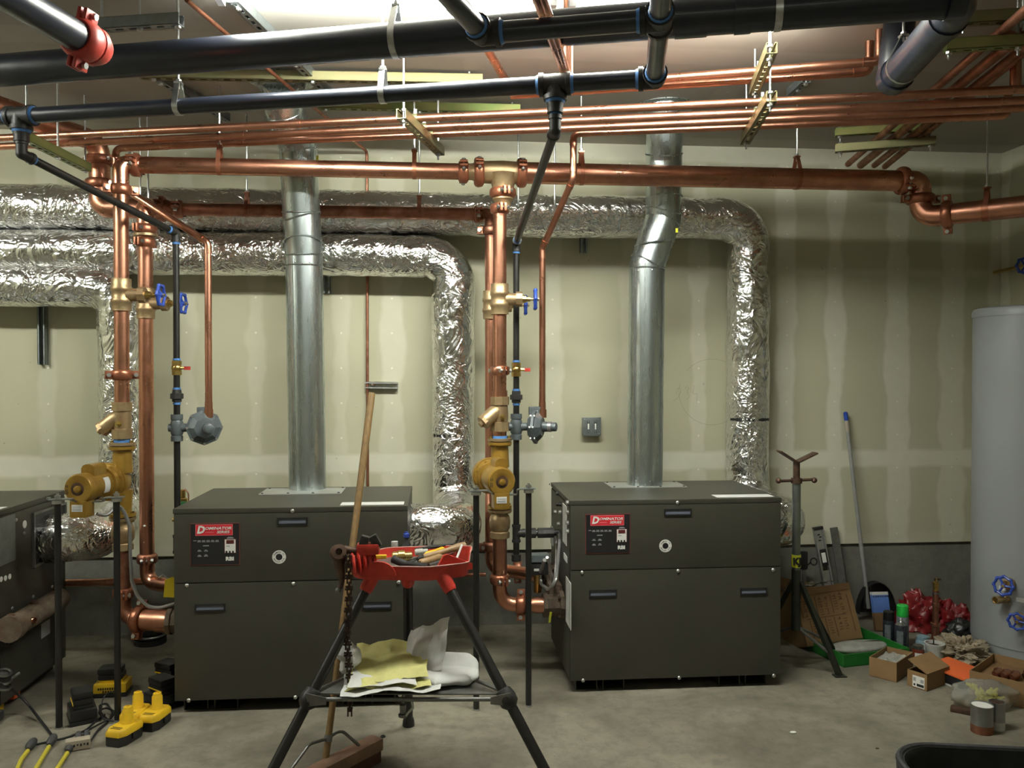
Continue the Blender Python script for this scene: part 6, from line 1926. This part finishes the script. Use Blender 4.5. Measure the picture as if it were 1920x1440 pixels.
MB().box((-.05, -.018, 0), (.03, .018, .022), Matrix.Translation(q) @ Matrix.Rotation(R(-38), 4, 'Z'), bev=.004).build('brush_block', 'rust_steel', tt)
MB().box((.03, -.016, .003), (.065, .016, .018), Matrix.Translation(q) @ Matrix.Rotation(R(-38), 4, 'Z')).build('bristles', 'bristle', tt)


def blob(name, label, cat, c, sx, sy, sz, mat, amp=.4, freq=9, nu=44, nv=22, smooth=60, seed=0, zmin=0.0):
    c = V(c)
    def f(u, v):
        a_, b_ = u * 2 * math.pi, v * math.pi
        d = V((math.cos(a_) * math.sin(b_), math.sin(a_) * math.sin(b_), -math.cos(b_)))
        k = 1 + amp * noise.noise(d * 2.2 + V((seed, 0, 0))) + amp * .45 * abs(noise.noise(d * freq * .7 + V((seed, 3, 0)))) + amp * .2 * noise.noise(d * freq * 1.8 + V((seed, 5, 1)))
        p = c + V((d.x * sx, d.y * sy, d.z * sz)) * k
        p.z = max(p.z, zmin + .002)
        return p
    o = MB().grid(f, nu, nv).build(name, mat, loc=(c.x, c.y, 0), smooth=smooth)
    return tag(o, label, cat)


q = at(1725, 1195, z=0.0); blob('red_bag', 'crumpled red plastic bag against the wall base, left lump', 'bag', at(1727, 1166, y=4.68), .125, .11, .135, 'bag_red', .55, 12, 64, 36, 50, seed=2)
q = at(1788, 1195, z=0.0); blob('red_bag', 'red plastic bag behind the copper torch, right lump', 'bag', at(1788, 1168, y=4.60), .105, .10, .105, 'bag_red', .5, 12, 64, 36, 50, seed=9)
def ragf(seed, c, sx, sy, hz):
    def f(u, v):
        a, b = u - .5, v - .5
        fold = abs(noise.noise(V((u * 4 + seed, v * 4, .3)))) + .5 * abs(noise.noise(V((u * 9 + seed, v * 8, 1.3))))
        dome = max(0, 1 - (a * a + b * b) * 3.6)
        return c + V((a * sx * (1 + .4 * noise.noise(V((v * 5, seed, 0)))), b * sy * (1 + .4 * noise.noise(V((u * 5, seed, 4)))), .004 + hz * dome * (.35 + 1.5 * fold)))
    return f
q = at(1808, 1240, z=0.0)
blob('cloth_rag', 'crumpled dirty beige rag beside the white tub', 'rag', q + V((-.0, .03, .045)), .115, .10, .062, 'rag', .8, 11, 90, 50, 40, seed=23)
# clear bag with yellow contents
q = at(1858, 1328, z=0.0)
blob('plastic_bag', 'clear plastic bag with yellow things on the floor at right', 'bag', q + V((-.005, .04, .045)), .15, .085, .06, 'bag_clear', .25, 11, seed=5)
rnd = random.Random(3)
for i in range(9):
    a_ = q + V((-.05 + .03 * (i % 4) + rnd.random() * .02, .01 + .03 * (i // 4), .035 + .018 * (i // 4)))
    d_ = V((rnd.random() - .5, rnd.random() - .5, .2)).normalized()
    tag(MB().lathe(a_ - d_ * .02, d_, [(0, .017), (.024, .013), (.026, .008), (.045, .006)], 10).build('wire_connector', 'bag_yellow', loc=a_), 'yellow wire connector inside the clear plastic bag', 'connector', 'yellow connectors in the clear bag')

# copper torch-like fitting stack standing behind the tub
q = at(1754, 1208, z=0.0)
tt = thing('copper_standpipe', 'upright copper fitting assembly standing in front of the red bags', 'fitting', q)
MB().lathe(q, (0, 0, 1), [(0, .05), (.012, .048), (.03, .022), (.04, .021), (.10, .021), (.102, .0265), (.118, .0265), (.12, .017), (.21, .017), (.212, .020), (.23, .020), (.232, .0165), (.30, .0165)], 18).build('copper_body', 'copper_dull', tt)
for z_ in (.11, .22, .285): MB().lathe(q + V((0, 0, z_)), (0, 0, 1), [(-.004, .022 if z_ < .2 else .019), (.004, .022 if z_ < .2 else .019)], 16).build('solder_ring', 'tin', tt)
MB().lathe(q + V((0, 0, .30)), (0, 0, 1), [(0, .0165), (.01, .014), (.02, .018), (.045, .018), (.05, .008), (.07, .006)], 12).build('valve_top', 'brass', tt)
MB().box(q + V((-.008, -.006, .355)), q + V((.028, .006, .365)), bev=.002).build('lever', 'rust_steel', tt)
# blue card
q = at(1652, 1172, y=4.66)
m_ = Matrix.Translation((q.x, q.y, .10)) @ Matrix.Rotation(R(-14), 4, 'X')
o = thing('blue_box', 'small blue and white carton leaning by the dustpan', 'box', (q.x, q.y, .09))
MB().box((-.05, -.012, 0), (.05, .012, .105), m_, bev=.002).build('carton_face', 'blue_card', o); MB().box((-.05, -.0125, .1), (.05, .0125, .118), m_, bev=.001).build('carton_top', 'white_label', o)
for i in range(9): MB().box((-.046 + .011 * i, -.0135, .088), (-.041 + .011 * i, -.0118, .096), m_).build('print_mark', 'print_black', o, smooth=0)
MB().box((-.05, -.012, -.10), (.05, .012, 0), m_).build('carton_body', 'cardboard_dark', o, smooth=0)
q = at(1833, 1210, z=0.0)
blob('dark_bag', 'dark scrap plastic beside the red bag near the tank', 'bag', q + V((-.02, .12, .05)), .08, .06, .055, 'black_plastic', .4, 9, seed=12)
# black mixing tub, lower right corner
zt = .34
A0, A1 = at(1672, 1398, z=zt), at(1960, 1412, z=zt)
ux = (A1 - A0).normalized(); uy = V((ux.y, -ux.x, 0))
if uy.y > 0: uy = -uy
pts = [A0, A0 + ux * .85, A0 + ux * .85 + uy * .55, A0 + uy * .55]
loop = fillet([pts[-1]] + pts + [pts[0]], .13, 8)[1:-1]
tb = thing('mixing_tub', 'black plastic mixing tub at the lower right corner', 'tub', (sum((p for p in pts), V()) / 4).xy.to_3d())
cen = sum(pts, V()) / 4
n = len(loop); vs = []
prof = [(1.045, -.05), (1.05, 0.0), (1.0, .004), (.985, -.01), (.90, -.31), (.0, -.315)]
for k, dz in prof:
    vs += [cen + (p - cen) * k + V((0, 0, dz)) for p in loop]
fs = [(i * n + j, i * n + (j + 1) % n, (i + 1) * n + (j + 1) % n, (i + 1) * n + j) for i in range(len(prof) - 1) for j in range(n)]
MB().add(vs, fs).build('tub_shell', 'bucket_black', tb, thick=.004)
vs = []
for k, dz in ((1.0, -.0), (1.0, -.335)): vs += [cen + (p - cen) * (1.0 if dz > -.1 else .91) + V((0, 0, dz - .004)) for p in loop]
MB().add(vs, [(j, (j + 1) % n, n + (j + 1) % n, n + j) for j in range(n)]).build('tub_outside', 'bucket_black', tb)
MB().sweep([cen + (p - cen) * 1.03 + V((0, 0, .002)) for p in loop], .011, 8, closed=True).build('tub_rim', 'bucket_rim', tb)
rnd = random.Random(8)
for i in range(6):
    q = cen + V((-.2 + .08 * i, .14 * rnd.random(), -.25 + .02))
    m_ = Matrix.Translation(q) @ Matrix.Rotation(rnd.random() * 3, 4, 'Z')
    tag(MB().box((-.05, -.02, -.01), (.05, .02, .012), m_, bev=.004).build('debris_chunk', ('cardboard_dark', 'green_steel', 'rag')[i % 3], loc=q), 'scrap piece in the black mixing tub', 'scrap', 'scrap in the black mixing tub')

# ================================================================ TANK
tr = .27
lft = at(1821, 900, y=4.40)
# centre so that the left silhouette falls on the seen edge
dirv = V((lft.x, lft.y, 0)).normalized(); nrm = V((dirv.y, -dirv.x, 0))
tcx = lft + nrm * tr; tcx.z = 0
ztop = at(1850, 572, d=(tcx - CAM).dot(FWD) - .2).z

tk = thing('storage_tank', 'tall light grey storage tank at the right edge', 'tank', tcx)
MB().lathe(tcx, (0, 0, 1), [(0, tr * .97), (.01, tr * .98), (.06, tr * .98), (.062, tr), (ztop - .05, tr)], 64).build('tank_shell', 'grey_tank', tk)
MB().lathe(tcx + V((0, 0, ztop - .05)), (0, 0, 1), [(0, tr + .004), (.03, tr + .004), (.045, tr * .985), (.052, tr * .9), (.06, .001)], 64).build('tank_lid', 'grey_tank', tk)


def tank_pt(px, py, off=0.0):
    r = at(px, py, d=1.0) - CAM
    # intersect with cylinder
    ox, oy = CAM.x - tcx.x, CAM.y - tcx.y
    A_, B2, C_ = r.x ** 2 + r.y ** 2, 2 * (ox * r.x + oy * r.y), ox * ox + oy * oy - tr * tr
    D = max(0, B2 * B2 - 4 * A_ * C_); s_ = (-B2 - math.sqrt(D)) / (2 * A_)
    return CAM + r * s_


for i, (px, py, lab, wr) in enumerate(((1893, 1093, 'upper blue handwheel valve on the grey tank', .062), (1912, 1158, 'lower blue handwheel valve on the grey tank', .055))):
    p = tank_pt(px, py); nv = V((p.x - tcx.x, p.y - tcx.y, 0)).normalized()
    tt = thing('tank_valve', lab, 'valve', p, 'blue handwheel valves on the tank')
    MB().lathe(p + nv * .001, nv, [(0, .03), (.02, .03), (.022, .02), (.05, .02)], 10).build('valve_body', 'bronze', tt)
    MB().cyl(p + nv * .04, p + nv * .10, .008, 8).build('stem', 'brass', tt)
    handwheel(tt, p + nv * .09, nv + V((-.15, 0, .15 if i == 0 else -.1)), wr * .72, n=8)
p = tank_pt(1888, 1122); nv = V((p.x - tcx.x, p.y - tcx.y, 0)).normalized()
tt = thing('copper_nipple', 'short open copper nipple between the two tank valves', 'fitting', p)
MB().lathe(p, (nv + V((-1.1, 0, -.03))), [(0, .022), (.03, .022), (.032, .020), (.085, .020), (.085, .015), (.06, .014)], 14).build('nipple', 'bronze', tt)
MB().lathe(p, (nv + V((-1.1, 0, -.03))), [(.080, .001), (.081, .015)], 14).build('plug_face', 'brass', tt)
for px, py in ((1880, 1103), (1913, 1125)):
    p = tank_pt(px, py); nv = V((p.x - tcx.x, p.y - tcx.y, 0)).normalized(); sx = V((-nv.y, nv.x, 0))
    MB().add([p + nv * .002 + sx * a + V((0, 0, b)) for a, b in ((-.018, -.012), (.018, -.012), (.018, .012), (-.018, .012))], [(0, 1, 2, 3)]).build('tank_label', 'white_label', tk, smooth=0)
p = at(1920, 498, y=4.6)
tt = thing('tank_valve', 'dark blue handwheel valve above the tank at the right edge', 'valve', p)
handwheel(tt, p + V((.01, 0, 0)), (-.4, -1, .1), .045, n=8)
MB().cyl(p + V((.01, 0, 0)), p + V((.05, .33, 0)), .012, 8).build('stem', 'brass', tt)

# ================================================================ LEFT FLOOR: CHARGERS, BATTERIES, CORDS
def battery(label, px, py, rot, yellow=True, grp='yellow topped tool batteries'):
    q = at(px, py, z=0.0)
    t = thing('tool_battery', label, 'battery', (0, 0, 0), grp)
    def rr(w_, l, z_, k=1): return [V((x * w_, y * l, z_)) for x, y in ((-.5, -.30), (-.32, -.5), (.32, -.5), (.5, -.30), (.5, .36), (.36, .5), (-.36, .5), (-.5, .36))]
    def loft(rows, nm, mat):
        n = 8; vs = sum(rows, []); m = len(rows)
        fs = [(i * n + j, i * n + (j + 1) % n, (i + 1) * n + (j + 1) % n, (i + 1) * n + j) for i in range(m - 1) for j in range(n)] + [tuple(range(n)), tuple(range((m - 1) * n, m * n))]
        return MB().add(vs, fs).build(nm, mat, t)
    loft([rr(.074, .112, 0), rr(.078, .118, .006), rr(.078, .118, .034)], 'lower_case', 'black_plastic')
    loft([rr(.080, .120, .034), rr(.080, .120, .046), rr(.066, .104, .056)], 'upper_case', 'yellow_plastic' if yellow else 'black_plastic')
    MB().lathe((0, .018, .055), (0, 0, 1), [(0, .024), (.008, .021), (.012, .019), (.044, .018), (.048, .015), (.056, .014), (.058, .008), (.052, .007)], 16).build('terminal_stem', 'yellow_plastic' if yellow else 'black_plastic', t)
    for s_ in (-1, 1): MB().box((s_ * .041 - .004, -.01, .014), (s_ * .041 + .004, .03, .034), bev=.002).build('release_clip', 'black_plastic', t)
    for i in range(2): MB().box((-.022, -.042 + i * .010, .0555), (.018, -.037 + i * .010, .0562)).build('print_line', 'print_black', t, smooth=0)
    place(t, q, (0, 0, R(rot)), 1.18)
    return t


battery('yellow battery nearest the camera on the floor', 233, 1388, -20)
battery('yellow battery in the middle, partly hidden behind the nearest', 254, 1358, -10)
battery('yellow battery on the right of the three, next to the chargers', 290, 1360, -12)


def charger(label, px, py, rot, yellow, batt=True):
    q = at(px, py, z=0.0)
    t = thing('battery_charger', label, 'charger', (0, 0, 0), 'battery chargers on the floor')
    base = 'yellow_plastic' if yellow else 'black_plastic'
    MB().box((-.075, -.055, 0), (.075, .055, .018), bev=.006).build('charger_foot', 'black_plastic', t)
    MB().box((-.073, -.053, .018), (.073, .053, .062), bev=.012).build('charger_case', base, t)
    MB().box((-.05, -.035, .06), (.055, .04, .075), bev=.006).build('socket_collar', base, t)
    if batt:
        MB().box((-.055, -.038, .075), (.05, .038, .100), bev=.008).build('docked_battery', 'black_plastic', t)
        MB().box((-.058, -.040, .100), (.045, .040, .128), bev=.010).build('docked_battery_base', 'black_plastic', t)
        if not yellow: MB().box((-.052, -.0405, .079), (.047, -.037, .084)).build('yellow_stripe', 'yellow_plastic', t, smooth=0)
    if yellow:
        for k in range(9): MB().box((-.05 + k * .010, -.0545, .036), (-.044 + k * .010, -.0525, .046)).build('print_mark', 'print_black', t, smooth=0)
        for k in range(5): MB().box((-.03 + k * .011, -.0545, .024), (-.023 + k * .011, -.0525, .032)).build('print_mark', 'print_black', t, smooth=0)
    place(t, q, (0, 0, R(rot)))
    return t


charger('yellow battery charger with a black battery docked, behind the support post', 212, 1300, 4, True)
charger('black battery charger standing left of the yellow one', 154, 1348, -62, False)
charger('black battery charger with docked battery beside the left boiler', 306, 1322, -40, False)
charger('black battery charger farthest back, touching the left boiler', 318, 1290, -30, False)


def cord(label, pix, r, mat, nm='power_cord', cat='cord', zf=None, grp=None, ends=None):
    pts = [at(a, b, z=(zf[i] if zf else r)) for i, (a, b) in enumerate(pix)]
    p = fillet(pts, .08, 6)
    t = thing(nm, label, cat, pts[0], grp)
    MB().sweep(p, r, 8).build('cable', mat, t)
    return t, pts


def plug(t, c, d, mat='plug_grey', L=.06, r=.016):
    c, d = V(c), V(d).normalized()
    MB().lathe(c, d, [(0, r * .45), (.012, r * .7), (.022, r), (L * .8, r), (L, r * .85)], 10).build('plug', mat, t)


for i, (pix, lab) in enumerate((([(20, 1470), (40, 1424), (52, 1408)], 'yellow extension cord with grey plug, leftmost of three'), ([(50, 1470), (75, 1428), (92, 1400)], 'yellow extension cord with grey plug, middle of three'), ([(78, 1480), (108, 1440), (126, 1412)], 'yellow extension cord with grey plug, right of three'))):
    t, p = cord(lab, pix, .0085, 'cord_yellow', 'extension_cord', grp='yellow extension cords')
    d = (p[-1] - p[-2]); plug(t, p[-1] + V((0, 0, .008)), d, 'plug_grey', .075, .017)
t, p = cord('black power cord running from the yellow cord towards the coiled leads', [(62, 1397), (90, 1391), (125, 1383), (160, 1370), (180, 1352), (196, 1340)], .0045, 'cord_black')
t, p = cord('black power cord curving down from the far left boiler', [(-20, 1276), (15, 1288), (45, 1310), (75, 1350), (98, 1380), (101, 1390)], .0055, 'cord_black', zf=[.25, .16, .06, .01, .006, .02])
t, p = cord('tangled black charger lead left of the nearest battery', [(168, 1392), (182, 1372), (205, 1352), (190, 1338), (186, 1322), (200, 1318), (212, 1336), (204, 1352), (186, 1366), (176, 1380)], .0042, 'cord_black')
t, p = cord('second tangled black lead beside the adapter', [(150, 1386), (160, 1372), (185, 1358), (210, 1346), (216, 1334), (198, 1326), (184, 1334), (196, 1350), (214, 1352)], .0042, 'cord_black', zf=[.012, .008, .012, .016, .02, .022, .02, .018, .008])
t, p = cord('thin black lead looping up to the yellow charger', [(190, 1330), (192, 1312), (200, 1300), (215, 1297)], .003, 'cord_black', zf=[.01, .03, .05, .06])
t, p = cord('thin black lead from the coiled cords to the right chargers', [(214, 1345), (250, 1338), (268, 1322), (276, 1312)], .004, 'cord_black')
q0, q1 = at(122, 1398, z=0.022), at(170, 1390, z=0.022)
d = (q1 - q0).normalized()
ad = thing('outlet_adapter', 'beige three way outlet adapter lying by the cords', 'adapter', q0)
sd = V((-d.y, d.x, 0)); mt = Matrix((d, sd, (0, 0, 1))).transposed().to_4x4(); mt.translation = q0
MB().box((0, -.022, -.02), ((q1 - q0).length, .022, .02), mt, bev=.008).build('adapter_body', 'cord_beige', ad)
for k in range(5): MB().box((.03 + .012 * k, -.0228, -.004 + (k % 2) * .004), (.036 + .012 * k, -.0215, .006), mt).build('socket_slot', 'print_black', ad, smooth=0)
for k in range(2): plug(ad, q0 + d * (.045 + .03 * k) + sd * .022, sd + V((0, 0, .3)), 'plug_grey', .05, .013)
# orange and yellow tool ends at the very left edge
q = at(0, 1338, z=0.0); tt = thing('cordless_tool', 'orange and yellow cordless tool cut off by the left edge', 'tool', q)
MB().box(q + V((-.20, .10, .02)), q + V((.012, .16, .08)), bev=.012).build('tool_body', 'orange_plastic', tt)
MB().box(q + V((-.20, -.04, .0)), q + V((.0, .04, .055)), bev=.012).build('tool_foot', 'yellow_plastic', tt)
MB().box(q + V((-.18, -.16, .0)), q + V((.045, -.05, .04)), bev=.012).build('tool_battery_pack', 'plug_grey', tt)
q = at(6, 1272, x=X3 + .05)
gv = thing('gas_cock', 'dark valve with chrome parts on the far left boiler side', 'valve', q)
MB().lathe(q, (1, -.3, 0), [(-.05, .03), (-.01, .034), (.02, .026), (.03, .012)], 12).build('valve_body', 'fitting_iron', gv)
for dz in (.028, -.005, -.03): MB().torus(q + V((.01, -.01, dz)), (.3, -.2, 1), .026, .006, 16, 6).build('ring', 'tin', gv)
MB().sweep([q + V((.02, 0, -.01)), q + V((.06, .02, .015))], .006, 8).build('lever', 'grey_steel', gv)

# ================================================================ WALL FIXTURES
q = at(1107, 799, y=WALL_Y)
eb = thing('electrical_box', 'square galvanized electrical outlet box on the wall', 'outlet', q)
hw = .053
MB().box((q.x - hw, q.y - .045, q.z - hw), (q.x + hw, q.y, q.z + hw), bev=.006).build('box_body', 'strut_grey', eb)
MB().box((q.x - hw - .002, q.y - .050, q.z - hw - .002), (q.x + hw + .002, q.y - .045, q.z + hw + .002), bev=.002).build('cover', 'strut_grey', eb)
for s_ in (-1, 1):
    MB().box((q.x + s_ * .021 - .005, q.y - .0535, q.z - .016), (q.x + s_ * .021 + .005, q.y - .049, q.z + .018), bev=.002).build('switch_toggle', 'print_white', eb)
    MB().box((q.x + s_ * .021 - .008, q.y - .0518, q.z - .035), (q.x + s_ * .021 + .008, q.y - .0495, q.z + .035)).build('yoke', 'grey_cast', eb, smooth=0)
    for dz in (-1, 1):
        MB().lathe((q.x + s_ * .021, q.y - .0515, q.z + dz * .030), (0, -1, 0), [(0, .004), (.002, .003)], 8).build('screw', 'zinc', eb)
        MB().lathe((q.x + s_ * .043, q.y - .050, q.z + dz * .043), (0, -1, 0), [(0, .0045), (.002, .003)], 8).build('screw', 'zinc', eb)


def wall_strut(label, p0, p1, mat='strut_grey'):
    a, b = at(*p0, y=WALL_Y), at(*p1, y=WALL_Y)
    t = thing('wall_strut', label, 'strut', b, 'short strut channels on the back wall')
    strut(t, a, b, (0, -1, 0), mat)


wall_strut('vertical strut channel on the wall below the left foil ducts', (82, 520), (84, 684))
wall_strut('vertical strut channel just right of the left flue', (613, 470), (614, 551))
wall_strut('short strut channel under the top foil duct, left of right flue', (1092, 400), (1093, 475))
wall_strut('level strut channel behind the broom handle', (685, 722), (746, 723), 'galv_plate')
q = at(699, 722, y=WALL_Y - .045)
cl = thing('tube_clamp', 'small clamp holding thin copper tube on the level strut', 'clamp', q)
MB().torus(q + V((0, .018, 0)), (0, 0, 1), .0115, .003, 16, 6).build('clamp_band', 'copper_dull', cl); MB().lathe(q + V((-.004, .004, .004)), (0, -1, 0), [(0, .006), (.004, .006)], 8).build('clamp_screw', 'zinc', cl)
# floor bits
for i, (px, py, r, mat, lab) in enumerate(((1487, 1374, .011, 'print_white', 'small white chip on the bare floor'), (718, 1382, .008, 'fitting_iron', 'small dark washer on the floor by the broom'), (1645, 1404, .006, 'rust_steel', 'tiny dark crumb on the floor left of the tub'))):
    q = at(px, py, z=0.0)
    tag((MB().torus(q + V((0, 0, .003)), (0, 0, 1), r, .003, 16, 6) if i == 1 else MB().ball(q + V((0, 0, .003)), r, 8, 1.3, .8, .3)).build(('floor_chip', 'steel_washer', 'floor_crumb')[i], mat, loc=q), lab, ('chip', 'washer', 'crumb')[i])

# faint pencil marks on the drywall
wb = bpy.data.objects['wall_back']
def pencil(pix, closed=False):
    pts = [at(a, b, y=WALL_Y - .0005) for a, b in pix]
    MB().sweep(fillet(pts, .05, 5), .0005, 5).build('pencil_mark', 'pencil', wb)
pencil([(1335 + 62 * math.cos(R(a)), 735 + 62 * math.sin(R(a))) for a in range(-140, 200, 14)])
pencil([(1268, 738), (1272, 725), (1278, 732), (1270, 748), (1262, 752)])
pencil([(1284, 728), (1292, 722), (1288, 738), (1295, 742), (1286, 750)])
pencil([(1302, 722), (1298, 740), (1308, 736), (1306, 752)])
